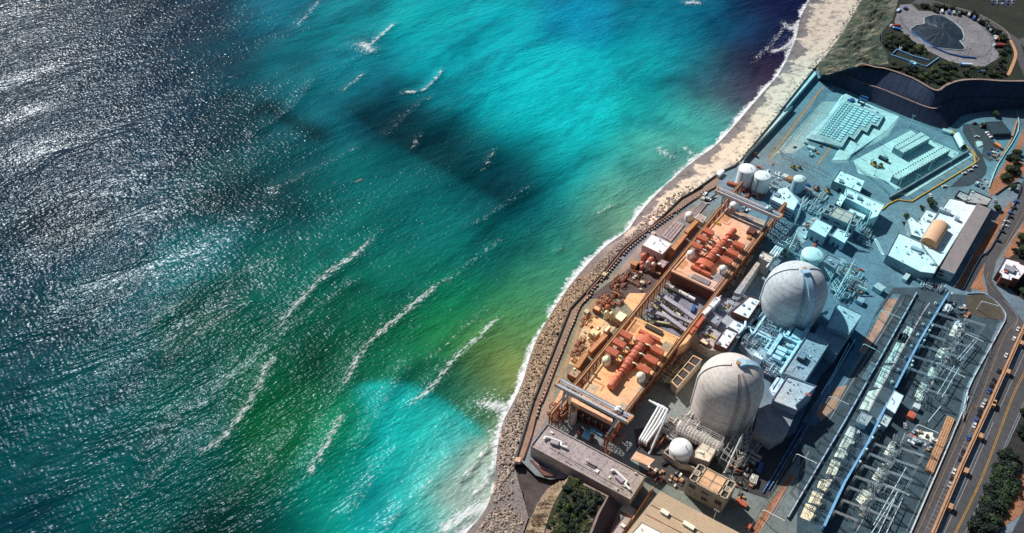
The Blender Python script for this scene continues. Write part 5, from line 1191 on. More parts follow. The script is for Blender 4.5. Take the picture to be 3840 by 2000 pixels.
def gooseneck(c, x0, y0, x1, y1, h=9.):
    """tall bent pipe mast: foot under its bend, arm to the far end"""
    a, b = Vector(at(c, x0, y0, h)), Vector(at(c, x1, y1, h)); t = thing('bent_lamp', None, 'bent lamp', (*a, 0), 0, 'white bent lamp posts around the switchyard')
    t['label'] = 'white bent tube lamp post with a long level arm standing by the switchyard'
    d = (b - a).normalized()
    MB().tube([(*(a - d * .9), 0), (*(a - d * .9), h - 1.2), (*a, h), (*b, h)], .26, 8).build('tube', 'white', t)
    MB().box(*b, h - .35, 1.6, .7, .3, math.atan2(d.y, d.x)).build('lamp_head', 'cyan', t)
    MB().box(*(a - d * .9), 0, 1, 1, .5).build('base', 'conc', t)
for g_ in (('k', 590, 185, 760, 255), ('k', 400, 535, 550, 612), ('k', 45, 1085, 220, 1160), ('m', 1590, 548, 1765, 632), ('m', 1258, 1112, 1440, 1208), ('n', 1200, 252, 1380, 328), ('n', 900, 866, 1085, 952), ('k', 1640, 88, 1790, 130), ('k', 1465, 428, 1630, 500), ('k', 1265, 792, 1440, 876)): gooseneck(*g_)
def aframe(label, c, top, f1, f2, h):
    T_ = at(c, *top, h); t = thing('line_tower', label, 'line tower', (*T_, 0))
    for f_ in (f1, f2):
        F_ = at(c, *f_, 0); MB().cyl((*F_, 0), (*T_, h), .75, .38, 10).build('leg', 'white', t)
    MB().cyl((*T_, h - .6), (*T_, h + .8), .5, .3, 8).build('peak', 'cyan', t)
    m_ = Vector(at(c, *f1, 0)).lerp(Vector(T_), .5); n2 = Vector(at(c, *f2, 0)).lerp(Vector(T_), .5); MB().cyl((*m_, h / 2), (*n2, h / 2), .3, n=6).build('brace', 'cyan', t)
aframe('white two legged steel tower by the red vessels below the near deck', 'm', (268, 152), (92, 545), (205, 300), 20)
aframe('white two legged steel tower beside the lattice racks below the nearer dome', 'm', (1030, 350), (852, 735), (1000, 500), 20)
aframe('white two legged steel tower rising right of the nearer dome', 'm', (1160, 145), (1060, 340), (1110, 330), 17)
aframe('white two legged steel tower between the far deck and the farther dome', 'g', (945, 515), (795, 820), (880, 640), 17)
aframe('white steel tower in front of the smaller white roofed box', 'g', (1585, 375), (1425, 760), (1470, 720), 20)
aframe('white steel tower right of the farther dome', 'g', (1615, 880), (1380, 1310), (1490, 1180), 20)
aframe('blue shaded steel tower beside the two level office', 'g', (1000, 160), (885, 470), (930, 380), 16)
# ================================================ PIPES, DUCTS, RACKS OF THE CENTRAL ZONE
def duct(label, s_, z, r, m_='cyan', name='duct', cat='duct', square=True, supports=True, group=None):
    p = pts(s_, z); t = thing(name, label, cat, (*p[0], 0), 0, group)
    if square: MB().band(p, 2 * r, z - 2 * r, z).build('run', m_, t)
    else: MB().tube([(*q, z - r) for q in p], r, 10).build('run', m_, t)
    m2 = MB()
    for q in resample(p, max(2, int(length(p) / 7) + 1)): m2.box(*q, 0 if z < 8 else z - 5, .4, .4, (z if z < 8 else 5) - 2 * r + .05)
    m2.build('support', 'dark', t)
    for q in resample(p, max(2, int(length(p) / 6) + 1))[1:-1]: MB().box(*q, z - 2 * r - .1, 2 * r + .35, .4, 2 * r + .25, AX).build('flange', 'lightgrey', t)
    return t
DU = (('wide pale cyan duct forming the left side of the long rectangle between the domes', 'j 1380,490 1220,730', 12, 1.4), ('wide pale cyan duct forming the top of the long rectangle', 'j 1390,490 1610,600', 12, 1.4),
      ('wide pale cyan duct forming the right side of the long rectangle', 'j 1700,400 1590,620 1370,960', 12.6, 1.5), ('pale cyan duct dropping from the farther dome toward the rectangle', 'j 1540,350 1440,500', 13, 1.1),
      ('pale cyan cross duct, upper of the stack inside the rectangle', 'j 1330,640 1440,690', 12.4, 1.7), ('pale cyan cross duct, middle of the stack inside the rectangle', 'j 1310,690 1410,740', 12.4, 1.6), ('pale cyan cross duct, lower of the stack inside the rectangle', 'j 1270,740 1370,790', 12.4, 1.5),
      ('pale cyan elbow duct right of the stack, upper one', 'j 1440,680 1520,700', 12, 1.3), ('pale cyan elbow duct right of the stack, middle one', 'j 1410,740 1480,770 1450,800', 12, 1.1), ('pale cyan bent duct below the rectangle', 'j 1240,770 1330,790 1400,830', 11, 1.2),
      ('pale cyan duct running to the stained roof block', 'j 1400,1010 1290,1190', 11, 1.2), ('second pale cyan duct running to the stained roof block', 'j 1340,1010 1250,1140 1290,1220', 10.4, .9), ('pale L shaped duct in the middle of the pipe field', 'j 1090,480 1250,560 1180,660 1260,700', 10, .8),
      ('pale slanting duct along the pit left of the pipe field', 'j 1040,300 985,400 1030,480', 9, .7), ('long pale duct right of the pit', 'j 1180,270 1040,480', 10, .7), ('deep blue duct at the foot of the farther dome', 'j 1460,240 1530,270 1570,330', 15, 1.3), ('deep blue duct bending round the foot of the farther dome', 'j 1930,210 1800,270 1720,380', 15, 1.1),
      ('pinkish elbow duct next to the upper mauve white block', 'j 950,330 940,400 860,480', 13, .9))
for k, (lb, s_, z, r) in enumerate(DU): duct(lb, s_, z, r, square=k not in (7, 8, 9, 17, 15, 16))
B('pale cyan square unit between ducts below the farther dome', 'unit', pts('j 1490,520 1540,415 1640,460 1600,560', 13), 13, 'cyan', 'cyan', 'fan_unit', para=0)
B('white unit beside the nearer dome top', 'unit', pts('j 1035,740 1060,700 1170,770 1140,800', 12), 12, 'cyan', 'roofwhite', 'fan_unit', para=0)
B('cream long box on the pipe field', 'unit', pts('j 1105,460 1120,440 1275,520 1260,545', 10.4), 10.4, 'conc', 'concpale', 'heat_exchanger_box', para=0)
B('cream box inside the duct rectangle', 'unit', pts('j 1420,620 1440,590 1555,640 1530,675', 11), 11, 'conc', 'concpale', 'heat_exchanger_box', para=0)
B('pale machinery floor of the pipe field between the domes', 'floor slab', pts('j 1010,480 1180,240 1450,330 1560,440 1330,960 1150,900 880,600', 6), 6, 'concwall', 'conc', 'auxiliary_floor', para=.3)
# skids with pipe work: one prototype, copied over the busy yards
rnd = random.Random(3)
def skid_proto(kind):
    t = thing('pipe_skid', 'x', 'pipe skid', (0, 0, -500)); r_ = random.Random(kind)
    f_ = MB()
    for a in (-2, 2):
        for b in (-3, 0, 3): f_.box(a, b, 0, .22, .22, 3.2)
    for b in (-3, 0, 3): f_.box(0, b, 3.1, 4.2, .22, .2)
    for a in (-2, 2): f_.box(a, 0, 3.1, .22, 6.2, .2)
    f_.build('frame', 'grey', t, local=True)
    for k in range(3):
        x = -1.4 + k * 1.3; h = 1.2 + r_.random() * 2.4
        MB().tube([(x, -3.2, .3), (x, -3, h), (x, r_.uniform(0, 2.4), h), (x + .5, 3, h), (x + .5, 3.2, .2)], .26, 6).build('pipe', ['cyan', 'lightgrey', 'white'][k], t, local=True)
    MB().cyl((-1.2, 1.4, 1.1), (1.4, 1.4, 1.1), .85, n=12).build('drum', ['lightgrey', 'rust', 'cyan'][kind % 3], t, local=True)
    MB().box(1, -1.6, 0, 1.4, 1.6, 1.7).build('pump_box', ['conc', 'ochre', 'lightgrey'][kind % 3], t, local=True)
    return t
def skid_red(kind):
    t = thing('pipe_skid', 'x', 'pipe skid', (0, 0, -500)); r_ = random.Random(kind)
    f_ = MB()
    for a in (-2, 2):
        for b in (-3, 3): f_.box(a, b, 0, .25, .25, 3.4)
    for b in (-3, 0, 3): f_.box(0, b, 2.6, 4.2, .25, .2)
    f_.build('frame', 'redbrown', t, local=True)
    for k in range(3):
        x = -1.4 + k * 1.3; h = 1.2 + r_.random() * 2.
        MB().tube([(x, -3.2, .3), (x, -3, h), (x, r_.uniform(-1, 2.4), h), (x + .9, 3.2, .4)], .34, 6).build('pipe', ['rust', 'salmon', 'conc'][k], t, local=True)
    MB().lathe(-.6, -1, [(1., 0), (1.05, 1.8), (.6, 2.5), (.1, 2.7)], 12).build('drum', 'salmon' if kind % 2 else 'rust', t, local=True)
    MB().box(1, 1.6, 0, 1.5, 1.7, 1.4).build('valve_box', 'ochre', t, local=True)
    return t
def scatter(mk, n_, zone, zs, label, group, kinds=3, sc_=(.7, 1.15), mind=3.6):
    """fill a quadrilateral of the photo with copies of a prototype"""
    q = [Vector(p) for p in pts(zone, zs)]; pro = [mk(k) for k in range(kinds)]; used = []; used_p = set(); tries = 0
    while len(used) < n_ and tries < 4000:
        tries += 1; u, v = rnd.random(), rnd.random(); p = q[0].lerp(q[1], u).lerp(q[3].lerp(q[2], u), v)
        if any((p - w_).length < mind for w_ in used): continue
        used.append(p); k = rnd.randrange(kinds); a = AX + rnd.choice([0, math.pi / 2, math.pi, -math.pi / 2]); s = rnd.uniform(*sc_)
        if k not in used_p:
            used_p.add(k); o = pro[k]; o.location = (p.x, p.y, zs); o.rotation_euler[2] = a; o.scale = (s,) * 3; o['label'] = label; o['group'] = group
        else: dup(pro[k], (p.x, p.y, zs), a, label, group, s)
    for k in range(kinds):
        if k not in used_p:
            for ch in list(pro[k].children): bpy.data.objects.remove(ch)
            bpy.data.objects.remove(pro[k])
PS = 'grey framed pipe skid with pale pipes '
scatter(skid_proto, 30, 'j 1160,260 1460,350 1330,700 900,590', 6.3, PS + 'in the pipe field between the domes', 'pipe skids in the pipe field between the domes')
scatter(skid_proto, 12, 'j 1180,800 1400,860 1360,960 1200,1000', 6.3, PS + 'at the right flank of the nearer dome', 'pipe skids beside the nearer dome', mind=3.)
scatter(skid_proto, 12, 'j 1440,480 1570,600 1420,860 1280,770', 6.3, PS + 'inside the cyan duct rectangle', 'pipe skids inside the duct rectangle', mind=3.)
scatter(skid_proto, 12, 'g 1370,960 1560,900 1680,1110 1420,1342', 0, PS + 'right of the farther dome', 'pipe skids right of the farther dome')
scatter(skid_proto, 10, 'g 700,650 900,600 900,800 760,850', 0, PS + 'above the farther dome', 'pipe skids above the farther dome')
scatter(skid_proto, 16, 'j 150,690 300,730 60,1100 -150,1000', 0, PS + 'in the slot seaward of the nearer dome', 'pipe skids seaward of the nearer dome')
scatter(skid_proto, 16, 'g 200,900 420,700 300,980 60,1250', 0, PS + 'between the far deck and the concrete tunnel', 'pipe skids beside the concrete tunnel')
scatter(skid_proto, 10, 'c 900,870 1150,980 1050,1060 880,1000', 0, PS + 'in the yard right of the white tanks', 'pipe skids in the yard by the white tanks')
scatter(skid_proto, 9, 'c 1330,1010 1600,1080 1540,1180 1330,1100', 0, PS + 'below the grey tank', 'pipe skids below the grey tank')
scatter(skid_proto, 10, 'j 700,60 980,30 760,230 640,220', 8.5, 'small pipe skid standing on the pinkish slab by the upper mauve white block', 'pipe skids on the pinkish slab', sc_=(.5, .7), mind=3)
scatter(skid_proto, 8, 'h 760,960 1100,1060 1080,1100 800,1040', 0, PS + 'in the yard below the administration block', 'pipe skids below the administration block')
scatter(skid_proto, 8, 'g 1640,400 1800,480 1760,720 1640,640', 0, PS + 'beside the four hatch panel block', 'pipe skids beside the hatch panel block')
RS = 'rust and salmon pipe skid '
scatter(skid_red, 12, 'e 360,1080 560,1000 700,1200 300,1300', 0, RS + 'in the upper seaward yard', 'rusty pipe skids in the upper seaward yard')
scatter(skid_red, 9, 'i 800,40 1060,20 1050,170 780,180', 0, RS + 'in the yard above the tan kiosk', 'rusty pipe skids above the tan kiosk')
scatter(skid_red, 8, 'i 640,230 760,280 560,420 600,280', 0, RS + 'on the pale slab by the wharf bend', 'rusty pipe skids by the wharf bend', sc_=(.45, .7), mind=3)
scatter(skid_red, 8, 'i 520,560 640,580 560,800 450,820', 0, RS + 'in the narrow yard seaward of the ochre galleries', 'rusty pipe skids by the ochre galleries', sc_=(.5, .8), mind=3.4)
scatter(skid_red, 9, 'p 120,760 300,640 380,900 80,980', 0, RS + 'under the runway end beside the grey silo', 'rusty pipe skids beside the grey silo', mind=3)
scatter(skid_red, 9, 'e 880,480 1320,340 1340,480 1000,830', ZD - 14 + .1, RS + 'in the slot behind the ochre galleries', 'rusty pipe skids behind the galleries', sc_=(.5, .8)) if 0 else None
scatter(skid_red, 9, 'c 600,920 880,1040 800,1100 560,1010', 0, RS + 'in the shade below the white tanks', 'rusty pipe skids below the white tanks', mind=3)
scatter(skid_red, 6, 'm 0,380 240,350 200,500 30,460', 0, RS + 'around the foot of the white tower', 'rusty pipe skids by the white tower', mind=2.5)
def box_proto(kind):
    t = thing('supply_box', 'x', 'supply box', (0, 0, -500)); r_ = random.Random(kind + 40); a, b, h = r_.uniform(1.2, 2.4), r_.uniform(1.6, 4.5), r_.uniform(.8, 2.2)
    MB().box(0, 0, .2, a, b, h).build('body', ['white', 'ochre', 'lightgrey', 'salmon', 'cyan', 'dark'][kind % 6], t, local=True); MB().box(0, 0, 0, a * 1.15, b * 1.05, .2).build('pallet', 'trunk', t, local=True)
    MB().box(a * .1, b * .2, h + .2, a * .5, b * .3, .3).build('lid', 'grey', t, local=True); return t
for zone_, n__, wh in (('c 760,700 1100,840 1020,900 800,760', 12, 'on the paving right of the white tanks'), ('c 1330,420 1560,470 1500,640 1330,560', 8, 'below the capped storage pad'), ('g 1000,420 1180,350 1060,640 960,640', 8, 'in the yard left of the larger white roofed box'),
                       ('m 20,640 440,760 400,900 120,840', 16, 'on the apron by the square tan block'), ('m 900,820 1130,860 1040,1120 940,1040', 10, 'in the lit patch right of the square tan block'), ('m 780,620 1050,640 1300,760 1150,900', 12, 'in deep shade under the nearer dome'), ('p 620,980 1080,1240 1300,1100 1340,1340', 8, 'in the shade under the near gantry'),
                       ('e 540,1080 880,900 960,1000 640,1250', 14, 'in the rusty upper yard'), ('i 560,400 840,380 640,720 480,850', 14, 'along the lower seaward yard'), ('g 1500,1130 1700,980 1720,1250 1560,1300', 9, 'on the slab right of the farther dome'), ('h 20,1000 220,1100 160,1300 0,1250', 8, 'in the yard beyond the farther dome'),
                       ('j 350,480 560,250 640,320 420,540', 9, 'on the pinkish slab'), ('d 1400,930 1600,860 1560,960 1440,1000', 5, 'at the roadside above the administration wing'), ('s 650,610 760,640 740,760 640,740', 12, 'in the hatched bays'), ('k 1230,80 1480,130 1430,230 1260,200', 8, 'at the head of the switchyard'),
                       ('k 1370,200 1480,230 1420,420 1330,360', 10, 'on the pale pads in the upper switchyard'), ('n 1130,300 1400,360 1280,560 1100,480', 16, 'around the tarped heap in the lower switchyard'), ('e 1300,130 1440,60 1540,100 1400,330', 6, 'on the wharf by the hatch slabs'), ('g 150,160 400,260 420,330 200,250', 9, 'on the deck under the far gantry')):
    zz_ = ZD if 'on the deck' in wh else 8.1 if 'pinkish' in wh else .2
    scatter(box_proto, n__, zone_, zz_, 'small box on a pallet ' + wh, 'boxes ' + wh, kinds=6, sc_=(.6, 1.3), mind=2.)
scatter(skid_proto, 14, 'g 1000,150 1300,330 1240,420 980,300', 0, PS + 'right of the two level office', 'pipe skids right of the office', mind=3.)
scatter(skid_proto, 10, 'j 980,100 1300,260 1150,330 1000,300', 6.3, PS + 'below the farther dome', 'pipe skids below the farther dome', mind=3)
scatter(skid_proto, 12, 'g 1690,1100 1330,1180 1390,1342 1560,1342', 0, PS + 'on the blue shaded side of the farther dome', 'pipe skids on the shaded side', mind=3)
scatter(skid_proto, 10, 'm 300,220 560,120 640,240 430,330', 0, PS + 'seaward foot of the nearer dome', 'pipe skids at the dome foot', mind=3)
scatter(skid_proto, 12, 'm 1060,420 1200,420 1150,640 960,700', .2, PS + 'in deep shade right of the nearer dome', 'pipe skids in deep shade', mind=3.)
scatter(skid_proto, 10, 'm 240,330 420,200 500,260 330,420', .2, PS + 'beside the ribbed coolers', 'pipe skids beside the ribbed coolers', mind=3.)
scatter(skid_proto, 14, 'g 420,560 560,620 120,1200 20,1150', 0, PS + 'in the dark slot beside the far deck', 'pipe skids in the dark slot', mind=3)
scatter(skid_proto, 10, 'i 1680,640 1800,700 1560,1000 1440,960', 0, PS + 'in the dark slot beside the near deck', 'pipe skids beside the near deck', mind=3)
scatter(skid_proto, 8, 'k 200,200 360,240 250,420 120,300', 16.5, 'small pipe skid on the triangular roof edge', 'pipe skids on the triangular roof', sc_=(.3, .5), mind=3) if 0 else None
sheet('pale_slab', 'i 1150,0 1350,0 1200,230 1080,90', 'deck', .2); sheet('pale_slab', 'i 640,230 860,330 760,480 600,400', 'deck', .2); sheet('yard_floor', 'i 600,380 870,330 1100,300 520,870 420,850', 'conc', .16)
sheet('yard_floor', 'e 480,1000 900,860 1000,1010 700,1342 0,1342', mat('rusty_yard', (.16, .11, .10), .9, .4, .1, tint=False), .14)
sheet('painted_shade_yard', 'm -60,300 480,180 900,780 460,930 0,730', 'asphaltdark', .15); sheet('pit_floor', 'i 1330,200 1500,0 2045,0 1990,340 1740,520 1350,320', mat('pit_floor_concrete', (.30, .30, .36), .9, .35, .12, tint=False), .18)  # the dark yard sheet paints in the shade of the lower yard
sheet('brown_patch', 'l 1520,590 1570,520 1760,600 1700,665', 'deck', .17)
# covered trunks crossing the pit between the decks
for lb, s_, w_, z_ in (('long pale slanting trunk, lowest of three crossing the pit between the decks', 'i 1370,195 1600,270 1830,440', 3.2, 6), ('long mauve slanting trunk, middle of three crossing the pit', 'i 1480,90 1680,250 1890,350', 2.6, 7), ('pale slanting trunk, topmost of three crossing the pit', 'i 1540,20 1740,150 1940,300', 3.4, 8)):
    t = thing('conveyor_gallery', lb, 'trunk', (*at('i', 1600, 200), 0)); p = pts(s_, z_); MB().band(p, w_, z_ - 2, z_).build('run', mat('mauve_grey_' + str(z_), (.50, .46, .52), .7, .25, .1, tint=False), t)
    m2 = MB()
    for q in resample(p, 7): m2.box(*q, 0, .8, .8, z_ - 2)
    m2.build('support', 'dark', t)
for k, (s_, z_) in enumerate((('i 1340,310 1640,360 1800,430', 3), ('i 1450,150 1600,250 1850,340', 4), ('e 960,1160 1300,1342', 4), ('i 1560,60 1700,190 1760,260', 4))):
    duct(['white pipe run along the near edge of the pit', 'pale pipe run through the middle of the pit', 'fat blue white pipe run at the foot of the dark deck wall', 'short pale pipe run at the top of the pit'][k], s_, z_, .8 if k != 2 else 1.5, 'cyan', 'pipe_run', 'pipe', square=False)
scatter(skid_proto, 10, 'i 1500,80 1640,120 1840,330 1460,200', .2, PS + 'on the pit floor between the decks', 'pipe skids on the pit floor', mind=3.2)
crate('small bright blue lorry on the pit floor between the decks', 'lorry', 'i', 1918, 172, 2.4, 6.5, 2.2, .2, 'blue', 'lorry', AX - R(75))
# white steam pipes below the near deck
t = thing('steam_pipe_bundle', 'bundle of four white steam pipes sloping down beside the near deck corner', 'pipes', (*at('m', 140, 220), 0))
for k in range(4):
    MB().tube([(*at('m', 150 + k * 42 - 60, 20 + k * 18 - 20, 12), 11.5), (*at('m', 190 + k * 30, 60 + k * 12, 12), 11.5), (*at('m', 100 + k * 32, 215 + k * 10, 9), 8.5), (*at('m', 0 + k * 22, 390 + k * 12, 6), 5.5), (*at('m', -5 + k * 22, 410 + k * 12, 2), .2)], .75, 10).build('pipe', 'white', t)
for k in range(4):
    duct(['thick grey pipe rising to the farther dome, first', 'thick grey pipe rising to the farther dome, second', 'thick grey pipe rising to the farther dome, third', 'thick grey pipe rising to the farther dome, fourth from the left'][k], 'g %d,%d %d,%d' % (600 + 28 * k, 800 + 12 * k, 730 + 25 * k, 640 + 8 * k), 9, .8, 'cyan', 'steam_pipe', 'pipe', square=False)
duct('long white bent pipe beside the farther dome shoulder', 'g 560,960 640,860 700,780', 14, .7, 'white', 'steam_pipe', 'pipe', square=False)
# steel lattice racks
def lattice(label, s_, h, nx_, ny_, m_='grey', name='steel_rack', z0=0., par=.16):
    q = [Vector(p) for p in pts(s_, z0 + h)]; t = thing(name, label, 'steel frame', (*cen([tuple(p) for p in q]), z0)); g_ = lambda u, v: q[0].lerp(q[1], u).lerp(q[3].lerp(q[2], u), v)
    m1, m2 = MB(), MB()
    for i in range(nx_ + 1): m1.cyl((*g_(i / nx_, 0), z0 + h), (*g_(i / nx_, 1), z0 + h), par, n=4)
    for j in range(ny_ + 1): m1.cyl((*g_(0, j / ny_), z0 + h), (*g_(1, j / ny_), z0 + h), par, n=4)
    for i in range(nx_ + 1):
        for j in range(0, ny_ + 1, max(1, ny_)): m2.cyl((*g_(i / nx_, j / ny_), z0), (*g_(i / nx_, j / ny_), z0 + h), par, n=4)
    m3 = MB()
    for i in range(nx_):
        for j in (0, 1): m3.cyl((*g_(i / nx_, j), z0), (*g_((i + 1) / nx_, j), z0 + h), par * .6, n=4)
    m1.build('top_grid', m_, t); m2.build('column', m_, t); m3.build('bracing', m_, t); return t
lattice('white steel grid roof over the two ribbed coolers below the nearer dome', 'm 375,305 460,180 850,380 760,500', 12, 8, 3, 'lightgrey')
lattice('white steel lattice rack beside the white tower below the nearer dome, upper', 'm 940,370 1140,310 1060,560 990,600 ', 10, 4, 5, 'lightgrey')
lattice('white steel lattice rack beside the white tower, lower part toward the square block', 'm 810,580 930,370 1060,520 960,680', 9, 4, 3, 'lightgrey')
lattice('dark steel lattice tower base in the shade between far gantry and farther dome', 'g 480,560 660,400 890,500 700,720', 8, 7, 5, 'dark')
lattice('red steel lattice at the near deck corner facing the nearer dome', 'i 1550,870 1690,680 1760,700 1620,900', 12, 5, 2, 'redbrown')
lattice('rust orange lattice platform under the near gantry right leg', 'l 1230,440 1400,260 1460,330 1280,560', 9, 5, 3, 'rust')
lattice('rust orange lattice platform under the near gantry left leg', 'l 700,180 830,40 880,110 760,240', 9, 4, 3, 'rust')
lattice('open concrete frame with blue panels right of the farther dome', 'g 1210,900 1230,880 1400,980 1330,1100', 9, 6, 4, 'cyan')
lattice('dark steel lattice right of the farther dome among pipe skids', 'g 1340,1160 1480,1000 1600,1080 1420,1342', 7, 5, 6, 'cyan')
lattice('white louvre frames in the shaded ground by the rail strip', 'k 370,890 470,720 520,750 420,910', 2.5, 2, 4, 'lightgrey')
for lb, c, x, y in (('ribbed grey cooler under the steel grid roof, left one', 'm', 490, 330), ('ribbed grey cooler under the steel grid roof, right one', 'm', 700, 440)):
    X_, Y_ = at(c, x, y, 5); t = thing('ribbed_cooler', lb, 'cooler', (X_, Y_, 0)); a = Vector((X_, Y_)); u = -Vector(V)
    MB().cyl((*(a - u * 8), 5), (*(a + u * 8), 5), 4.4, n=20).build('shell', 'lightgrey', t)
    for k in range(8): p = a + u * (-7 + 2 * k); MB().cyl((*(p - u * .2), 5), (*(p + u * .2), 5), 4.75, n=20).build('rib', 'cyan', t)
# pit walls around the white round tank, small flat roof block
one('tank_pit_wall', MB().band(pts('m 245,520 380,390 320,470 240,525 400,640 510,660 560,690', 6), .8, 0, 6), 'concwall', 'low tan wall enclosing the white round tank below the nearer dome', 'wall')
B('flat tan roofed box next to the white round tank', 'building', pts('m 515,565 625,430 770,500 695,625', 8), 8, 'concwall', 'concpale', 'tank_annex', para=.2)
B('concrete cell block with deep open bays at the shoulder of the nearer dome', 'cell block', pts('j 60,1060 320,750 420,800 130,1130', 9), 9, 'conc', 'dark', 'cell_block', para=.8)
m_ = MB()
for k in range(5):
    a = Vector(at('j', 320, 750, 9.6)).lerp(Vector(at('j', 60, 1060, 9.6)), k / 4); b = Vector(at('j', 420, 800, 9.6)).lerp(Vector(at('j', 130, 1130, 9.6)), k / 4); m_.band([tuple(a), tuple(b)], .8, 8.8, 9.9)
one('cell_divider', m_, 'deck', 'set of tan divider walls across the open bays beside the nearer dome', 'divider walls')
# small things on the lower yards
for lb, c, x, y, sx, sy, h, mm, a in (('orange red skip in the lit patch right of the square tan block', 'm', 1025, 1030, 3, 7, 2, 'salmon', AX), ('bright blue flat container in deep shade under the nearer dome', 'm', 1215, 672, 2.4, 7.5, 2, 'blue', AX - R(80)),
    ('pale grey container lower in the deep shade under the nearer dome', 'm', 1150, 795, 4, 6.5, 2.6, 'lightgrey', AX - R(80)), ('orange box on the dirt strip near the bottom edge', 'm', 1095, 1262, 3, 3, 2.4, 'salmon', AX), ('orange red shed in the switchyard below the white roofed shed', 'k', 893, 1272, 5, 4.4, 3.4, 'salmon', AX),
    ('white cabinet box above the orange red shed in the switchyard', 'k', 948, 1180, 4, 4, 3.4, 'white', AX), ('orange container beside the white tanks toward the sea wall', 'c', 465, 915, 3, 8.5, 2.6, 'salmon', AX + R(8)), ('white box beside the grey tank', 'c', 1105, 825, 4.4, 4.4, 3, 'white', AX),
    ('orange striped box between the white box and the grey tank', 'c', 1155, 850, 3.8, 5, 3.4, 'ochre', AX), ('long orange red girder lying below the white tanks', 'c', 640, 1075, 2, 12, 1.5, 'salmon', AX - R(90)), ('blue tarp heap right of the grey tank', 'c', 1370, 925, 2.6, 4.2, 1.4, 'blue', AX),
    ('red pipe rack lying behind the farther dome', 'g', 1120, 735, 2, 12, 1, 'salmon', AX - R(82)), ('white caravan box beside the long trailer in the admin yard', 'h', 650, 900, 3.4, 12, 3, 'white', AX - R(95)), ('pale cabin on the roof edge of the administration block', 'h', 770, 835, 4, 9, 2.6, 'bluelight', AX - R(90)),
    ('small green roofed gatehouse in the yard right of the farther dome', 'h', 315, 1040, 6.5, 7, 4.4, 'concpale', AX - R(14)), ('grey machine box left of the gatehouse', 'h', 95, 1050, 3, 8, 2.6, 'cyan', AX), ('grey machine box farther down the yard', 'h', 90, 1195, 5, 5, 3.4, 'lightgrey', AX),
    ('tan tarped long heap beside the fence in the switchyard', 'n', 1415, 440, 4.6, 50, 1.6, 'orangewall', AX - R(90)), ('white pallet stacks by the yard gate', 'c', 1550, 1080, 7, 7, 1.0, 'white', AX), ('tan plank pile near the yellow lined road', 'c', 950, 683, 1.6, 4.6, .6, 'ochre', AX - R(80)),
    ('white cabin roof at the wharf beside the hatch slabs', 'e', 1395, 132, 3.4, 3.4, 2.6, 'concpale', AX), ('cream cabinet on the wharf next to the row of blocks', 'i', 640, 212, 3.6, 3.6, 2.6, 'concpale', AX), ('cream cabinet on the wharf at the end of the white roofed block', 'e', 800, 552, 3.2, 3.2, 2, 'concpale', AX),
    ('cream cabinet on the wharf above the rusty yard', 'e', 213, 1045, 3.4, 3.4, 2.4, 'concpale', AX)):
    crate(lb, lb.split(' ')[-1] if 0 else 'container' if 'container' in lb else 'box', c, x, y, sx, sy, h, 0, mm, 'storage_box' if 'container' not in lb else 'container', a)

# ================================================ SWITCHYARD
sheet('switchyard_gravel', 'k 560,120 700,-60 1010,-60 1290,0 1480,20 1600,250 1820,290 1640,640 1440,1010 1370,1342 n 1060,1420 -40,1420 k -260,1342 40,960 340,600', 'gravel', .135)
sheet('rail_strip', 'k 400,400 690,10 780,10 200,960 -120,1400 -260,1342', 'asphalt', .14)
sheet('dirt_strip', 'k 650,60 750,50 590,360 400,640 330,610 500,330', mat('pink_dirt', (.50, .33, .24), .95, .4, .15, tint=False, bump=.3), .15)
sheet('dirt_strip', 'k 105,985 215,965 90,1200 -60,1342 -120,1250', mat('pink_dirt_lower', (.46, .30, .20), .95, .4, .15, tint=False, bump=.3), .15)
sheet('dirt_strip', 'm 1500,760 1560,770 1180,1380 1090,1342', 'dirt', .15)
for k, s_ in enumerate(('k 740,60 300,760 -60,1342', 'k 820,40 380,740 20,1342', 'm 1480,850 1200,1342', 'm 1700,520 1330,1180')):
    line(s_, .35, 'line', 'rail_track', .17)
for k, s_ in enumerate(('k 240,520 60,860 -60,1060', 'k 300,480 20,960', 'm 1640,250 1240,930', 'm 1720,200 1300,900')):
    duct(['blue pipeline in the shade of the blocks, leftmost run', 'blue pipeline in the shade of the blocks, second run', 'blue red pipeline running past the lamps to the dirt strip, left run', 'blue red pipeline running past the lamps, right run'][k], s_, 1.2, .35, 'cyan' if k < 2 else 'blue', 'pipeline', 'pipe', square=False)
# dark blue cable trough wall
bw = pts('k 945,-10 560,680 190,1342 n 20,940 -120,1180', 1.8); t = thing('cable_trough', 'long dark blue cable trough raised along the inner edge of the switchyard pads', 'cable trough', (*bw[0], 0))
MB().band(bw, 1.3, .1, 1.8).build('trough', mat('trough_blue', (.10, .16, .28), .6, .2, tint=False), t); MB().band(bw, .45, 1.8, 2.0).build('lid', 'cyan', t)
bb = pts('k 1275,0 985,480 720,990', 6.5); t = thing('fire_wall', 'tall thin blue wall running the upper length of the switchyard', 'wall', (*bb[0], 0))
blm = mat('shadow_blue_wall', (.16, .44, .78), .6, .15, .05, tint=False)  # blue of the wall's shadow side painted in, coping paler as the lit top
MB().band(bb, 1.1, 0, 6.5).build('wall', blm, t); MB().band(bb, 1.3, 6.5, 6.8).build('coping', 'bluelight', t)
bb = pts('n 880,30 700,400 450,830 245,1270', 6.5); t = thing('fire_wall', 'tall thin blue wall running the lower length of the switchyard', 'wall', (*bb[0], 0))
MB().band(bb, 1.1, 0, 6.5).build('wall', blm, t); MB().band(bb, 1.3, 6.5, 6.8).build('coping', 'bluelight', t)
B('white roofed tall shed set across the blue wall in the switchyard', 'shed', pts('k 615,1195 710,1020 805,1075 712,1262', 7), 7, 'lightgrey', 'roofwhite', 'control_shed', para=.2)
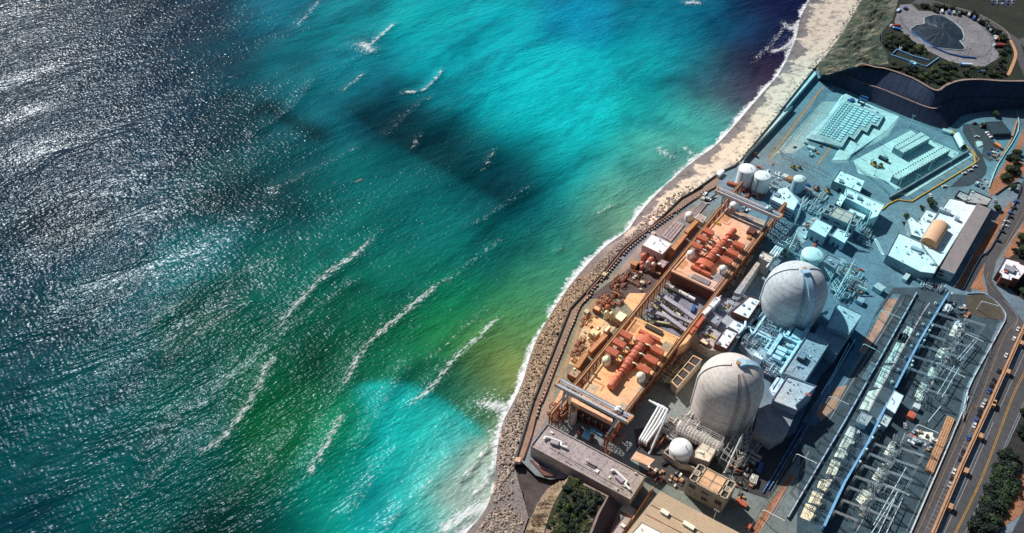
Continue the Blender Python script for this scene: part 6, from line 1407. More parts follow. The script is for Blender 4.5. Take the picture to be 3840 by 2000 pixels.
B('pale flat roofed cabin below the white shed in the switchyard', 'cabin', pts('n 565,215 620,125 725,170 665,262', 5), 5, 'lightgrey', 'conc', 'relay_house', para=.4)
B('pale flat roofed cabin on the blue wall line below the white shed', 'cabin', pts('n 770,210 820,135 920,185 870,275', 6), 6, 'lightgrey', 'concpale', 'relay_house', para=.4)
B('small white roofed cabin at the head of the switchyard', 'cabin', pts('k 1210,180 1235,105 1300,120 1325,160 1280,195', 5), 5, 'lightgrey', 'roofwhite', 'relay_house', para=.1)
P_ = mat('pad_concrete', (.90, .80, .62), .85, .22, .08, grime=.3)
M['padc'] = P_
# concrete pad strip with notches, both lengths
for nm, s_ in (('k', 'k 1000,60 1085,100 970,280 890,240'), ('k', 'k 885,235 975,280 905,390 800,380'), ('k', 'k 770,420 885,440 800,580 740,500'), ('k', 'k 735,510 830,530 770,630 690,600'), ('k', 'k 690,600 770,640 715,730 610,730'), ('k', 'k 590,760 700,760 630,890 550,860'), ('k', 'k 550,860 630,900 575,1000 490,980'),
               ('n', 'n 500,260 560,290 530,390 450,350'), ('n', 'n 450,360 530,400 470,500 390,470'), ('n', 'n 390,480 470,510 440,590 340,570'), ('n', 'n 320,600 410,630 360,760 260,740'), ('n', 'n 200,800 330,800 260,920 170,880'), ('n', 'n 130,910 240,950 180,1050 80,1030'), ('n', 'n 60,1040 170,1080 100,1220 0,1180'),
               ('r', 'r 500,360 650,420 560,560 430,480'), ('k', 'k 340,1210 440,1030 560,1000 440,1230')):
    sheet('equipment_pad', s_, 'padc')
sheet('equipment_pad', 'k 1190,570 1290,590 1230,690 1130,660', 'padc'); sheet('equipment_pad', 'k 1090,770 1190,800 1130,900 1050,860', 'padc'); sheet('equipment_pad', 'k 1350,290 1420,330 1400,470 1280,440', 'padc'); sheet('equipment_pad', 'k 990,930 1050,960 990,1140 920,1080', 'padc')
sheet('equipment_pad', 'n 900,440 950,470 930,580 840,540', 'padc'); sheet('equipment_pad', 'n 790,680 850,720 790,830 720,790', 'padc'); sheet('equipment_pad', 'n 1180,310 1340,330 1330,420 1200,380', 'padc'); sheet('equipment_pad', 'n 640,900 720,940 620,1060 560,1000', 'padc')
for k in range(13):   # white kerb at the right of the pads
    pass
line('k 1080,100 960,290 560,1010 440,1240', .9, 'line', 'pad_kerb', .2); line('k 1400,480 1180,820 960,1180', 1.1, 'line', 'pad_kerb', .2); line('n 1060,330 900,700 560,1342', .5, 'line', 'pad_kerb', .2)
# breakers, disconnects, gantries
def breaker(k):
    t = thing('circuit_breaker', 'x', 'circuit breaker', (0, 0, -500))
    MB().box(0, 0, .1, 3.2, 1.8, .8).build('base', 'padc', t, local=True); MB().box(-1.1, 0, .9, 1, 1.2, 1.4).build('control_cabinet', 'conc', t, local=True)
    for i in range(3): MB().cyl((.1 + i * .7, 0, .9), (.1 + i * .7, 0, 3.4), .22, .14, 6).cyl((.1 + i * .7, 0, 3.4), (.1 + i * .7, .9, 4.3), .13, n=5).build('bushing', 'dark' if k else 'grey', t, local=True)
    return t
def disconnect(k):
    t = thing('disconnect_frame', 'x', 'switch frame', (0, 0, -500)); f_ = MB(); h = 4.6
    for a in (-3.2, 3.2):
        for b in (-1, 1): f_.cyl((a, b, 0), (a, b, h), .13, n=4)
        f_.cyl((a, -1, .4), (a, 1, h), .08, n=4)
    for b in (-1, 1): f_.cyl((-3.2, b, h), (3.2, b, h), .13, n=4)
    for i in range(7): f_.cyl((-3 + i, -1, h), (-2.5 + i, 1, h), .07, n=4)
    f_.build('frame', 'lightgrey' if k == 0 else 'dark', t, local=True)
    for i in range(3):
        x = -2.2 + i * 2.2; MB().cyl((x, -.9, h), (x, -.9, h + 1.5), .16, n=5).cyl((x, .9, h), (x, .9, h + 1.5), .16, n=5).cyl((x, -1.2, h + 1.5), (x, 1.4, h + 1.5), .08, n=4).build('insulator', 'dark', t, local=True)
    return t
def deadend(k):
    t = thing('lattice_gantry', 'x', 'lattice gantry', (0, 0, -500)); h = 9.5; f_ = MB()
    for a in (-6.5, 6.5):
        c_ = MB()
        for dx, dy in ((-.6, -.6), (.6, -.6), (.6, .6), (-.6, .6)): c_.cyl((a + dx, dy, 0), (a + dx * .6, dy * .6, h), .11, n=4)
        for i in range(5): c_.cyl((a - .6, -.6, i * 1.9), (a + .6, -.6, i * 1.9 + 1.9), .06, n=4).cyl((a + .6, .6, i * 1.9), (a - .6, .6, i * 1.9 + 1.9), .06, n=4)
        c_.build('leg', 'lightgrey' if k else 'dark', t, local=True)
    for dy in (-.5, .5):
        for dz in (0, 1): f_.cyl((-6.5, dy, h - dz), (6.5, dy, h - dz), .1, n=4)
    for i in range(10): f_.cyl((-6.5 + i * 1.3, -.5, h), (-5.2 + i * 1.3, .5, h), .06, n=4).cyl((-6.5 + i * 1.3, -.5, h - 1), (-5.2 + i * 1.3, -.5, h), .06, n=4)
    f_.build('beam', 'lightgrey' if k else 'dark', t, local=True)
    return t
def place_row(mk, s_, n_, label, group, rot, k=0, jit=.5, z=.2, sc_=1.):
    ps_ = resample(pts(s_, 0), n_); pro = None
    for i, p in enumerate(ps_):
        p = (p[0] + rnd.uniform(-jit, jit), p[1] + rnd.uniform(-jit, jit), z)
        if pro is None: pro = mk(k); pro.location = p; pro.rotation_euler[2] = rot; pro.scale = (sc_,) * 3; pro['label'] = label; pro['group'] = group
        else: dup(pro, p, rot + rnd.uniform(-.05, .05), label, group, sc_)
SW = 'in the switchyard '
for lb, s_, n_ in (('left pad strip', 'k 960,180 560,900', 8), ('left pad strip below the white shed', 'n 510,350 80,1140', 8)):
    place_row(disconnect, s_, n_, 'pale lattice switch frame with dark insulators on the ' + lb, 'switch frames on the ' + lb, AX, 0)
for lb, s_, n_ in (('middle gravel strip by the upper blue wall', 'k 1130,110 680,940', 8), ('middle gravel strip below the white shed', 'n 590,330 130,1180', 8)):
    place_row(breaker, s_, n_, 'cream circuit breaker with slanting bushings on the ' + lb, 'circuit breakers on the ' + lb, AX, 0, sc_=.9)
    place_row(disconnect, s_.replace('1130,110', '1105,200').replace('590,330', '560,420'), n_, 'dark lattice switch frame on the ' + lb, 'dark switch frames on the ' + lb, AX + R(90), 1, jit=1.)
for lb, s_, n_ in (('band just right of the upper blue wall', 'k 1250,210 820,1010', 9), ('band just right of the lower blue wall', 'n 760,420 400,1100', 8)):
    place_row(disconnect, s_, n_, 'dark lattice switch frame standing in the ' + lb, 'dark switch frames in the ' + lb, AX, 1, jit=1.2, sc_=1.1)
for lb, s_, n_ in (('outer pads of the upper switchyard', 'k 1430,330 960,1130', 12), ('outer pads of the lower switchyard', 'n 960,460 600,1160', 11)):
    place_row(breaker, s_, n_, 'cream based circuit breaker with bushings on the ' + lb, 'circuit breakers on the ' + lb, AX + R(90), 1, jit=1.5, sc_=1.05)
    place_row(disconnect, s_, n_, 'pale switch frame with insulators on the ' + lb, 'switch frames on the ' + lb, AX + R(8), 0, jit=2.2, sc_=1.1)
for lb, s_, n_, k in (('across the inner trough line', 'k 880,150 300,1180', 8, 0), ('along the trough below the white shed', 'n 330,420 20,1000', 5, 0), ('right of the upper blue wall', 'k 1200,330 900,900', 6, 1), ('on the outer gravel of the upper switchyard', 'k 1500,400 1090,1120', 7, 1), ('right of the lower blue wall', 'n 820,560 420,1240', 7, 1), ('on the outer gravel of the lower switchyard', 'n 1130,480 760,1240', 7, 1)):
    place_row(deadend, s_, n_, 'lattice steel gantry with two slim legs ' + lb, 'lattice gantries ' + lb, AX - R(90) if k == 0 else AX - R(80), k, jit=.6)
# overhead conductors on poles
pole_ps = [('k', 1075, 405), ('k', 1045, 455), ('k', 990, 560), ('k', 860, 820), ('k', 870, 775), ('n', 765, 325), ('n', 640, 555), ('n', 575, 680), ('n', 700, 440), ('k', 1280, 70)]
for i, (c, x, y) in enumerate(pole_ps):
    X_, Y_ = at(c, x, y, 7); 
    if i == 0:
        pt_ = thing('insulator_pole', 'round dark bushing pole with pale cap close to the blue wall', 'pole', (X_, Y_, 0), 0, 'bushing poles beside the blue walls')
        MB().cyl((0, 0, 0), (0, 0, 13.5), .6, .45, 10).build('pole', 'grey', pt_, local=True); MB().lathe(0, 0, [(.7, 13.5), (.9, 13.9), (.3, 14.6)], 10).build('cap', 'white', pt_, local=True)
    else: dup(pt_, (X_, Y_, 0))
cond = MB()
for c, a, b in (('k', (1120, 330), (1500, 690)), ('k', (1040, 450), (1330, 800)), ('n', (770, 330), (1050, 640)), ('n', (640, 560), (900, 850)), ('k', (1250, 290), (1660, 630))):
    A0, B0 = Vector(at(c, *a, 10)), Vector(at(c, *b, 10))
    pass
for k, (c, a, b) in enumerate((('r', (1820, 620), (1490, 1010)), ('r', (1760, 610), (1440, 980)), ('k', (1390, 780), (1210, 1090)), ('k', (1340, 760), (1160, 1060)), ('n', (1420, 60), (1290, 220)), ('n', (1070, 680), (740, 1260)), ('n', (1000, 900), (720, 1342)), ('n', (1035, 990), (870, 1342)), ('n', (970, 960), (790, 1342)))):
    duct(['pale bus pipe on posts, run %s' % w_ for w_ in ('one by the uppermost bent lamp', 'two by the uppermost bent lamp', 'above the second bent lamp', 'beside the second bent lamp', 'by the white cabinet box', 'in the long middle stretch', 'left of the lowest bent lamp', 'nearest the fence at the bottom edge', 'between two others at the bottom edge')][k],
         '%s %d,%d %d,%d' % (c, *a, *b), 4.5, .22, 'cyan', 'bus_pipe', 'bus pipe', square=False)
# ================================================ CARS
def car(paint):
    t = thing('parked_car', 'x', 'car', (0, 0, 0)); L, W_ = 4.7, 1.9
    prof = [(-2.35, .35), (-2.35, .8), (-2.1, .95), (-1.35, 1.02), (1.0, 1.02), (2.1, .88), (2.35, .7), (2.35, .35)]
    m_ = MB(); k = len(prof); m_.add([(x, -W_ / 2, z) for x, z in prof] + [(x, W_ / 2, z) for x, z in prof], [tuple(range(k)), tuple(range(2 * k - 1, k - 1, -1))] + [(i, k + i, k + (i + 1) % k, (i + 1) % k) for i in range(k)])
    m_.build('body', paint, t, local=True)
    g_ = [(-1.7, 1.0), (-1.15, 1.5), (.35, 1.52), (1.1, 1.0)]; m_ = MB(); k = 4
    m_.add([(x, -W_ * (.46 if z < 1.2 else .38), z) for x, z in g_] + [(x, W_ * (.46 if z < 1.2 else .38), z) for x, z in g_], [tuple(range(k)), tuple(range(2 * k - 1, k - 1, -1))] + [(i, k + i, k + (i + 1) % k, (i + 1) % k) for i in range(k)])
    m_.build('window', 'glass', t, local=True)
    MB().box(-.4, 0, 1.5, 1.5, W_ * .74, .06).build('roof', paint, t, local=True)
    for a in (-1.45, 1.45):
        for b in (-.86, .86): MB().cyl((a, b - .1, .34), (a, b + .1, .34), .34, n=10).build('wheel', 'tyre', t, local=True)
    for b in (-.6, .6): MB().box(2.3, b, .62, .1, .35, .16).build('headlight', 'white', t, local=True)
    return t
names = {'W': 'carwhite', 'D': 'cardark', 'B': 'carblue', 'S': 'carsilver', 'R': 'carred'}
word = {'W': 'white', 'D': 'dark', 'B': 'blue', 'S': 'silver', 'R': 'red'}
protoc = {}
def put_car(col, c, x, y, ang, label, z=.16):
    p = at(c, x, y, .8)
    if col not in protoc: o = car(names[col]); protoc[col] = o; o.location = (*p, z); o.rotation_euler[2] = ang; o['label'] = label; o['group'] = 'parked cars'
    else: o = dup(protoc[col], (*p, z), ang, label, 'parked cars')
    return o
rowk = [('W', 'k', 2005, 375), ('W', 'k', 1965, 475), ('W', 'k', 1880, 650), ('D', 'k', 1805, 810), ('D', 'k', 1750, 910), ('D', 'k', 1725, 960), ('B', 'k', 1700, 1020), ('S', 'n', 1860, 15), ('W', 'n', 1840, 50), ('D', 'n', 1810, 100), ('D', 'n', 1795, 152), ('B', 'n', 1770, 205), ('W', 'n', 1755, 255), ('B', 'n', 1698, 375), ('D', 'n', 1640, 520), ('D', 'n', 1615, 595), ('W', 'n', 1550, 718), ('D', 'n', 1530, 790), ('S', 'n', 1505, 850)]
ordw = 'first second third fourth fifth sixth seventh eighth ninth tenth eleventh twelfth thirteenth fourteenth fifteenth sixteenth seventeenth eighteenth nineteenth'.split()
for i, (cl, c, x, y) in enumerate(rowk): put_car(cl, c, x, y, AX + R(-1 if i % 2 else 179), '%s car, %s from the top in the kerb row beside the orange wall' % (word[cl], ordw[i]))
rowh = [('B', 1950, 20), ('D', 1920, 95), ('B', 1885, 155), ('D', 1885, 205), ('W', 1840, 258), ('W', 1822, 312), ('D', 1785, 380), ('D', 1740, 492)]
for i, (cl, x, y) in enumerate(rowh): put_car(cl, 'h', x, y, AX + R(90 + rnd.uniform(-4, 4)), '%s car, %s from the top in the bays beside the orange bank' % (word[cl], ordw[i]))
for cl, x, y, a, lb in (('W', 490, 485, -.2, 'white car beside the triangular island in the car park'), ('W', 608, 440, .1, 'white car, upper of three near the dark canopy'), ('S', 630, 466, .1, 'silver car, middle of three near the dark canopy'), ('W', 652, 490, .1, 'white car, lower of three near the dark canopy'),
                        ('W', 465, 815, .3, 'white car, upper right of three outside the yellow barrier'), ('W', 415, 858, .3, 'white car, middle of three outside the yellow barrier'), ('W', 345, 893, .3, 'white car, lower left of three outside the yellow barrier'), ('W', 125, 1040, .2, 'white car alone outside the yellow barrier'),
                        ('W', 600, 1000, 1.4, 'white van like car, upper of two where the ring road meets the bank'), ('S', 550, 1048, .6, 'silver car, lower of two where the ring road meets the bank'), ('D', 545, 378, 0, 'dark car under the tree beside the dark canopy'), ('D', 460, 335, .2, 'dark car at the top corner of the car park'),
                        ('B', 610, 668, 1.3, 'blue car in the hatched bays below the car park'), ('B', 695, 645, .4, 'blue car at the right of the hatched bays'), ('S', 690, 1200, 1.2, 'silver car at the upper edge of the lower right car park'), ('B', 925, 1200, .1, 'blue car in the lower right car park, upper one'), ('D', 905, 1280, .1, 'dark car in the lower right car park, lower one'), ('W', 870, 1065, .4, 'white car at the tree by the lower right car park')):
    put_car(cl, 's', x, y, a, lb)
put_car('W', 'd', 925, 1062, 1.5, 'white car driving past the bend of the yellow barrier'); put_car('W', 'c', 1210, 475, .6, 'white cart like car beside the capped pad'); put_car('B', 'm', 30, 0, 0, 'x') if 0 else None
put_car('D', 'l', 1860, 640, .5, 'dark car between the long grey roofed building and the square block'); put_car('S', 'n', 1060, 260, 1.4, 'silver car parked on the lower switchyard apron'); put_car('W', 'k', 1440, 140, 1.0, 'white car at the head of the switchyard')
B('dark canopy with rows of small lights over the car park', 'canopy', pts('d 1580,190 1780,180 1895,320 1680,330', 4.), 4., 'dark', 'dark', 'car_park_canopy', para=.3)
for k, (lb, s_, cm) in enumerate((('tan lorry body parked right of the hatched bays', 's 680,560 695,540 770,580 755,605', 'ochre'), ('pale triangular traffic island with an orange kerb', 's 470,540 500,530 545,540 555,580 490,606', 'concpale'))):
    h_ = 2.8 if k == 0 else .3; q = pts(s_, h_); t = thing('tan_lorry' if k == 0 else 'traffic_island', lb, 'lorry' if k == 0 else 'traffic island', (*cen(q), 0)); MB().prism(q, .15, h_).build('body' if k == 0 else 'slab', cm, t); MB().band(q + [q[0]], .35, .15, h_ + .08).build('edge', 'rust', t)

# ================================================ PLATEAU: turning yard, pit, trucks
zp = ZB + .02
def psheet(name, s_, m_, dz=0.): return struct(name, MB().sheet(pts(s_, ZB), ZB + .03 + dz), m_)
psheet('turning_yard', 'b 560,60 700,50 780,130 960,140 1150,130 1330,190 1500,280 1640,400 1710,530 1690,600 1800,590 1780,680 1720,710 1570,800 1430,795 1160,740 870,600 660,450 540,340 490,260', mat('turning_yard_paving', (.26, .25, .27), .9, .3, .05, tint=False))
psheet('yard_loop_road', 'b 540,200 600,330 700,420 940,590 1150,660 1450,705 1600,690 1680,560 1670,470 1640,400 1580,320 1500,290 1640,440 1650,560 1580,650 1450,680 1150,630 950,560 720,390 620,300 570,180', mat('loop_road_paving', (.17, .18, .21), .9, .3, .05, tint=False), .01)
psheet('cliff_top_road', 'b 700,40 800,-40 950,0 1250,90 1500,170 1800,340 1990,480 2060,700 2200,1000 2100,1050 1960,700 1880,480 1730,350 1500,230 1200,110 900,70', 'roadgrey')
psheet('upper_road', 'b 1950,480 2045,560 2200,1000 2400,1000 2300,600 2045,450', 'roadgrey', .01)
line_ = struct('upper_road_edge', MB().ribbon(smooth_line(pts('b 1880,480 1945,640 1900,800 1850,900', ZB), 4), 3., ZB + .08), 'orangewall')
struct('upper_road_edge', MB().ribbon(smooth_line(pts('b 1230,90 1500,170 1750,310 1850,400 1880,470', ZB), 4), 1.0, ZB + .08), 'rim')
pile = pts('b 690,360 760,310 870,295 850,260 860,220 960,190 1080,200 1200,270 1290,350 1320,430 1305,490 1260,480 1340,580 1290,600 1180,590 960,570 840,500', ZB); mb = MB(); c0 = Vector(cen(pile)); ring = resample(pile + [pile[0]], 49)[:-1]; mb.v.append((c0.x, c0.y, ZB + 3.4))
for j, f_ in enumerate((.35, .6, .8, 1.)):
    for i, p in enumerate(ring):
        q = c0.lerp(Vector(p), f_); z = ZB + .05 + (3.6 * (1 - f_) + 1.6 * abs(pnoise(Vector((q.x * .22, q.y * .22, j))))) * (1 if f_ < 1 else .02); mb.v.append((q.x, q.y, z))
mb.f = [(0, 1 + i, 1 + (i + 1) % 48) for i in range(48)] + [(1 + j * 48 + i, 1 + (j + 1) * 48 + i, 1 + (j + 1) * 48 + (i + 1) % 48, 1 + j * 48 + (i + 1) % 48) for j in range(3) for i in range(48)]
one('tarp_covered_pile', mb, mat('dark_blue_tarp', (.015, .035, .06), .5, .5, .12, tint=False, bump=.6, grime=.5), 'big heart shaped pile covered with dark blue tarps in the middle of the clifftop yard', 'tarp pile')
one('pile_kerb', MB().band([tuple(c0.lerp(Vector(p), 1.04)) for p in ring + [ring[0]]], .7, ZB, ZB + .7), 'concpale', 'pale sandbag kerb surrounding the dark tarp covered pile', 'kerb')
one('yard_screen', MB().band(pts('b 690,385 800,470 950,570 1130,650 1300,690 1465,703', ZB), .5, ZB, ZB + 1.6), 'blue', 'blue screened barrier curving between the tarp pile and the loop road', 'barrier')
def pbox(lb, cat, x, y, sx, sy, h, m_, a, name='truck_body'):
    X_, Y_ = at('b', x, y, ZB + h); t = thing(name, lb, cat, (X_, Y_, ZB), a); MB().box(0, 0, .6, sx, sy, h - .6).build('body', m_, t, local=True)
    MB().box(0, sy / 2 + 1, .4, sx * .95, 1.8, h * .75).build('cab', 'white' if m_ != 'white' else 'blue', t, local=True); w_ = MB()
    for b in (-.35, 0, .38):
        for s_ in (-1, 1): w_.cyl((s_ * sx / 2 - .2, b * sy, .45), (s_ * sx / 2 + .2, b * sy, .45), .45, n=8)
    w_.build('wheel_set', 'tyre', t, local=True)
pbox('red container truck at the left end of the clifftop yard', 'truck', 520, 295, 2.6, 9, 3, 'carred', R(88)); pbox('red container truck at the right end of the clifftop yard', 'truck', 1762, 528, 2.6, 9.5, 3, 'carred', R(88))
pbox('orange machine among parked lorries at the right of the clifftop yard', 'machine', 1740, 445, 4, 6, 2.6, 'ochre', R(30)); pbox('white bus like van with dark windows at the lower rim of the clifftop yard', 'van', 1368, 762, 2.6, 10, 2.6, 'white', R(85), 'parked_van')
pbox('small white truck on the scrub below the clifftop yard', 'truck', 1553, 842, 2.4, 3.4, 2.4, 'white', R(80)); pbox('blue lorry at the upper left of the clifftop yard', 'lorry', 535, 335, 2.6, 7, 2.4, 'blue', R(60), 'lorry')
pbox('white lorry farther up the left rim of the clifftop yard', 'lorry', 540, 115, 2.6, 7, 2.2, 'white', R(-40), 'lorry')
trk = None
for i, (x, y) in enumerate(((1000, 140), (1060, 142), (1140, 150), (1200, 160), (1260, 175), (1380, 185), (1440, 225), (1500, 255), (1550, 262), (1590, 290), (1610, 335), (1640, 365), (1690, 400), (1700, 470), (620, 100))):
    X_, Y_ = at('b', x, y, ZB + 1); lb = ['dark', 'white', 'blue', 'grey'][i % 4] + ' lorry in the rim row of the clifftop yard, %s from the left' % ordw[i] if i < 14 else 'dark lorry by the entry of the clifftop yard'
    mm = ['cardark', 'carwhite', 'carblue', 'carsilver'][i % 4]; t = thing('lorry', lb, 'lorry', (X_, Y_, ZB + .05), R(90) - .35 - i * .03, 'lorries along the rim of the clifftop yard')
    MB().box(0, 0, .7, 5.4, 2.4, 1.8).build('body', mm, t, local=True); MB().box(3.6, 0, .5, 1.6, 2.3, 1.9).build('cab', 'carsilver', t, local=True)
# training track structures
one('fenced_enclosure', MB().band(pts('b 470,650 520,605 700,680 900,735', ZB), .8, ZB, ZB + 1.6).band(pts('b 440,665 700,750 870,810 1020,700', ZB), .8, ZB, ZB + 1.4), 'bluelight', 'light blue double wall enclosure on the bluff above the cut slope', 'enclosure')
B('tiny white roofed hut on the bluff above the blue enclosure', 'hut', pts('b 550,560 560,545 590,555 580,580', ZB + 3), ZB + 3, 'white', 'roofwhite', 'hut', para=0, z0=ZB)
B('small cream building with blue window wall on the bluff edge', 'building', pts('b 675,740 700,725 760,755 740,775', ZB + 4), ZB + 4, 'bluelight', 'roofwhite', 'bluff_building', para=.2, z0=ZB)
for k, (x, y, h, w_) in enumerate(((590, 610, 15, 'left, above the blue enclosure'), (1368, 670, 9, 'in the middle of the loop road'), (1610, 740, 9, 'near the right end of the loop road'), (905, 890, 12, 'on the grass below the enclosure'), (1240, 290, 6, 'small, beside the tarp pile'), (620, 1160, 11, 'on the bench of the cut slope'))):
    z0 = ZB if k < 5 else 12.6; X_, Y_ = at('b', x, y, z0); t = thing('utility_pole', 'brown utility pole ' + w_, 'utility pole', (X_, Y_, z0)); MB().cyl((X_, Y_, z0), (X_, Y_, z0 + h), .22, .15, 7).build('pole', 'trunk', t); MB().box(X_, Y_, z0 + h - 1, 2.6, .2, .2, .5).build('crossarm', 'trunk', t)
# dark parked lot top right
psheet('far_car_park', 'b 1650,-10 1950,-10 1930,80 1700,60', 'asphaltdark')
for i in range(10):
    X_, Y_ = at('b', 1665 + (i % 5) * 60, 5 + (i // 5) * 35, ZB + 1); o = dup(protoc['SWB'[i % 3]], (X_, Y_, ZB + .1), AX, '%s car in the far car park in the top right corner' % ('silver', 'white', 'blue')[i % 3], '%s cars in the far car park' % ('silver', 'white', 'blue')[i % 3])

# ================================================ VEGETATION
def leafy(r, h, n_, seed, leaf=.55, lobes=6):
    rr = random.Random(seed); mb = MB(); cs = [(Vector((rr.uniform(-.55, .55) * r, rr.uniform(-.55, .55) * r, h * rr.uniform(.35, .72))), rr.uniform(.4, .68)) for _ in range(lobes)]
    for _ in range(n_):
        c, k = rr.choice(cs); d = Vector((rr.gauss(0, 1), rr.gauss(0, 1), rr.gauss(0, 1))).normalized(); p = c + Vector((d.x * r * k, d.y * r * k, d.z * h * k * .6)) * rr.uniform(.75, 1.05)
        if p.z < .05: p.z = rr.uniform(.05, .4)
        a = Vector((rr.gauss(0, 1), rr.gauss(0, 1), rr.gauss(0, 1) * .5)).normalized() * leaf * rr.uniform(.6, 1.2); b = d.cross(a).normalized() * leaf * rr.uniform(.5, 1.)
        mb.add([p - a, p + b, p + a, p - b], [(0, 1, 2, 3)])
    return mb
def tree_proto(name, cat, r, h, leafm, seed, n_=420, leaf=.55, trunk=True):
    t = thing(name, 'x', cat, (0, 0, 0)); leafy(r, h, n_, seed, leaf).build('crown', leafm, t, local=True)
    if trunk:
        m_ = MB().cyl((0, 0, -.2), (0, 0, h * .5), .32, .18, 7)
        for k in range(4): a = k * 1.6; m_.cyl((0, 0, h * .35), (math.cos(a) * r * .5, math.sin(a) * r * .5, h * .62), .14, .06, 5)
        m_.build('trunk', 'trunk', t, local=True)
    return t
T_ = tree_proto('round_tree', 'tree', 4.4, 6.5, 'leaf0', 1, 900, .6); T_.location = (*at('d', 925, 1180), 0); T_['label'] = 'round green tree, the largest, beside the yellow barrier bend'
trees = [('d', 815, 1225, .5, 'small round tree left of the largest tree'), ('h', 635, 220, .62, 'small tree at the corner of the low pale roofed wing'), ('h', 600, 290, .4, 'bush like tree below the small tree by the low pale roofed wing'), ('s', 545, 375, .62, 'dark tree beside the dark canopy'), ('s', 870, 1070, .75, 'dark tree by the lower right car park'),
         ('s', 900, 760, .9, 'dark tree on the orange bank, upper one'), ('s', 830, 880, 1.0, 'dark tree on the orange bank, middle one'), ('s', 790, 980, .9, 'dark tree on the orange bank, lower one'), ('s', 930, 680, .8, 'dark tree at the top of the orange bank'), ('s', 720, 1310, .5, 'yellow green bush at the end of the long warm grey roof'),
         ('h', 2010, 480, .9, 'tree above the cross shaped office'), ('h', 2030, 640, 1.0, 'dark tree behind the cross shaped office'), ('h', 1780, 1030, .6, 'dark bush at the lower left of the cross shaped office'), ('h', 2010, 1130, .9, 'round dark tree in the drive below the cross shaped office'), ('h', 1720, 120, .7, 'yellow green tree beside the orange bank'),
         ('s', 700, 260, .8, 'dark spreading tree at the top of the car park')]
for c, x, y, s, lb in trees: dup(T_, (*at(c, x, y), .1), rnd.uniform(0, 6), lb, None, s)
S_ = [tree_proto('coastal_shrub', 'shrub', 2.2, 2.6, 'leaf%d' % k, 20 + k, 320, .42, False) for k in range(4)]
for k in range(4): MB().cyl((0, 0, -.1), (0, 0, 1.2), .12, .08, 5).build('stem', 'trunk', S_[k], local=True)
usedS = set()
def shrub(p, z, s, label, group, ks=(0, 1, 2, 3)):
    k = rnd.choice(ks); sc_ = (s, s * rnd.uniform(.8, 1.2), s * rnd.uniform(.7, 1.1))
    if k not in usedS: usedS.add(k); o = S_[k]; o.location = (*p, z); o.scale = sc_; o['label'] = label; o['group'] = group
    else: dup(S_[k], (*p, z), rnd.uniform(0, 6), label, group, sc_)
def inpoly(p, poly):
    x, y = p; r = False
    for (x0, y0), (x1, y1) in zip(poly, poly[1:] + poly[:1]):
        if (y0 > y) != (y1 > y) and x < (x1 - x0) * (y - y0) / (y1 - y0) + x0: r = not r
    return r
def fill(poly, z, n_, s, label, group, ks=(0, 1, 2, 3), mind=1.6):
    xs, ys = [p[0] for p in poly], [p[1] for p in poly]; got = []; tries = 0
    while len(got) < n_ and tries < 20000:
        tries += 1; p = (rnd.uniform(min(xs), max(xs)), rnd.uniform(min(ys), max(ys)))
        if not inpoly(p, poly) or any(math.hypot(p[0] - g[0], p[1] - g[1]) < mind for g in got): continue
        got.append(p); shrub(p, z, rnd.uniform(*s), label, group, ks)
fill(pts('l 900,775 1030,860 1240,980 1140,1150 1080,1342 640,1342 720,1150 800,1000', SB), SB, 46, (.5, 1.25), 'low green shrub in the thicket on top of the sandstone bluff', 'shrubs on the sandstone bluff', mind=1.5)
fill(pts('n 1700,1342 1890,880 2040,510 2130,560 2150,700 2140,900 1950,1342'), .1, 75, (1.1, 2.0), 'dark roadside shrub in the hedge between the highway and the orange dirt', 'roadside shrubs beside the highway', ks=(1, 3, 0), mind=2.2)
fill(pts('n 2150,290 2255,90 2420,60 2300,420 2180,350'), .1, 12, (1., 1.9), 'dark roadside shrub in the upper clump beside the highway', 'roadside shrubs in the upper clump', ks=(1, 3), mind=2.2)
fill(pts('b 440,750 740,950 990,1040 1080,990 1300,930 1500,930 1820,940 1850,860 1700,780 1400,810 1100,740 900,880 700,790 600,780', ZB), ZB, 48, (.9, 1.7), 'low green shrub on the bluff top below the clifftop yard', 'shrubs below the clifftop yard', mind=2.4)
fill(pts('b 480,380 640,450 900,640 860,700 620,600 500,590 400,640 350,520 370,420', ZB), ZB, 30, (.9, 1.8), 'green shrub on the slope left of the loop road', 'shrubs left of the loop road', mind=2.4)
fill(pts('b 780,90 960,60 1200,110 1450,190 1700,350 1840,480 1880,700 1790,830 1720,700 1800,580 1690,400 1500,270 1320,180 1150,120 960,135', ZB), ZB, 36, (1., 1.9), 'dark shrub in the belt between the clifftop yard and the curving road', 'shrubs around the clifftop yard', ks=(1, 3, 0), mind=2.6)
fill(pts('h 1870,700 1990,520 2060,450 2100,750 2000,760'), .1, 9, (1., 1.6), 'dark shrub behind the cross shaped office', 'shrubs behind the office', ks=(1, 3), mind=2.4)
fill(pts('s 800,720 900,660 960,780 960,900 860,960 760,1030 760,940'), .1, 16, (1., 1.7), 'dark shrub on the shaded part of the orange bank', 'shrubs on the orange bank', ks=(1, 3), mind=2.4)
for k in range(4):
    if k not in usedS:
        for ch in list(S_[k].children): bpy.data.objects.remove(ch)
        bpy.data.objects.remove(S_[k])
struct('bluff_clearing', MB().sheet(pts('l 1060,1150 1170,1170 1120,1230 1080,1240 1040,1342 1010,1342 1060,1220', SB + .05), SB + .05), 'rim'); struct('bluff_clearing', MB().sheet(pts('l 720,1180 790,1140 800,1250 700,1342 650,1342', SB + .05), SB + .05), 'cliff')
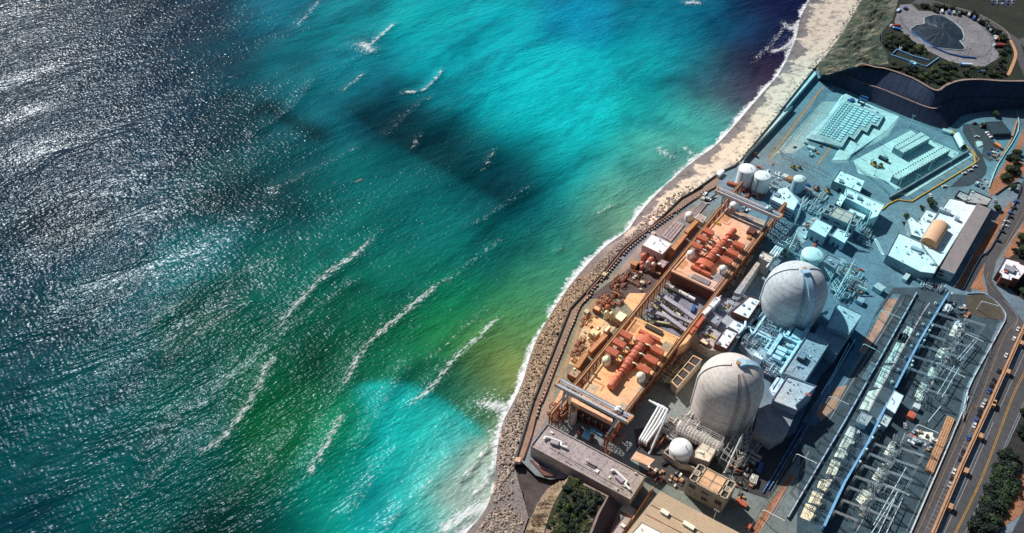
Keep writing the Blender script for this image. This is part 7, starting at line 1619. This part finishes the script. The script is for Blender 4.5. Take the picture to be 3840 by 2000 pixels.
def undergrowth(zones, label, n_, leafm, seed):
    rr = random.Random(seed); mb = MB()
    for poly, z in zones:
        xs, ys = [p[0] for p in poly], [p[1] for p in poly]; k = 0
        while k < n_:
            x, y = rr.uniform(min(xs), max(xs)), rr.uniform(min(ys), max(ys))
            if not inpoly((x, y), poly): k += .25; continue
            if pnoise(Vector((x * .08, y * .08, seed))) < -.12: k += .5; continue
            k += 1
            for _ in range(5):
                p = Vector((x + rr.gauss(0, .5), y + rr.gauss(0, .5), z + rr.uniform(.05, .9))); a = Vector((rr.gauss(0, 1), rr.gauss(0, 1), rr.gauss(0, .5))).normalized() * rr.uniform(.3, .6); b = Vector((rr.gauss(0, 1), rr.gauss(0, 1), rr.gauss(0, .5))).normalized() * rr.uniform(.25, .45)
                mb.add([p - a, p + b, p + a, p - b], [(0, 1, 2, 3)])
    tag(mb.build('undergrowth', leafm), label, 'undergrowth', kind='stuff')
undergrowth([(pts('l 900,775 1030,860 1240,980 1140,1150 1080,1342 640,1342 720,1150 800,1000', SB), SB)], 'patchy green ground cover on top of the sandstone bluff', 900, 'leaf2', 5)
undergrowth([(pts('n 1690,1342 1890,860 2040,500 2130,560 2160,700 2150,900 1960,1342', 0), .1)], 'low dark ground cover under the roadside hedge', 1200, 'leaf1', 6)
undergrowth([(pts('b 440,750 740,950 990,1040 1080,990 1300,930 1820,940 1850,860 1700,780 1400,810 1100,740 900,880 700,790 600,780', ZB), ZB), (pts('b 780,90 960,60 1200,110 1450,190 1700,350 1840,480 1880,700 1790,830 1720,700 1800,580 1690,400 1500,270 1320,180 1150,120 960,135', ZB), ZB), (pts('b 480,380 640,450 900,640 860,700 620,600 500,590 400,640 350,520 370,420', ZB), ZB)], 'green and dark ground cover around the clifftop yard', 1400, 'leaf0', 7)

for lb, x, y, l_ in (('dark floating kelp raft, the longer one offshore', 1805, 910, 9), ('tiny dark floating kelp raft left of the longer one', 1686, 922, 3)):
    p = at('t', x, y, SEA); m_ = MB(); r_ = random.Random(int(x)); n_ = 14; ang_ = R(38)
    ring = [(p[0] + math.cos(a) * l_ * .5 * r_.uniform(.7, 1.1) * math.cos(ang_) - math.sin(a) * l_ * .14 * math.sin(ang_), p[1] + math.cos(a) * l_ * .5 * r_.uniform(.7, 1.1) * math.sin(ang_) + math.sin(a) * l_ * .14 * math.cos(ang_)) for a in [2 * math.pi * i / n_ for i in range(n_)]]
    one('kelp_raft', m_.prism(ring, SEA - .3, SEA + .25), 'dark', lb, 'kelp')
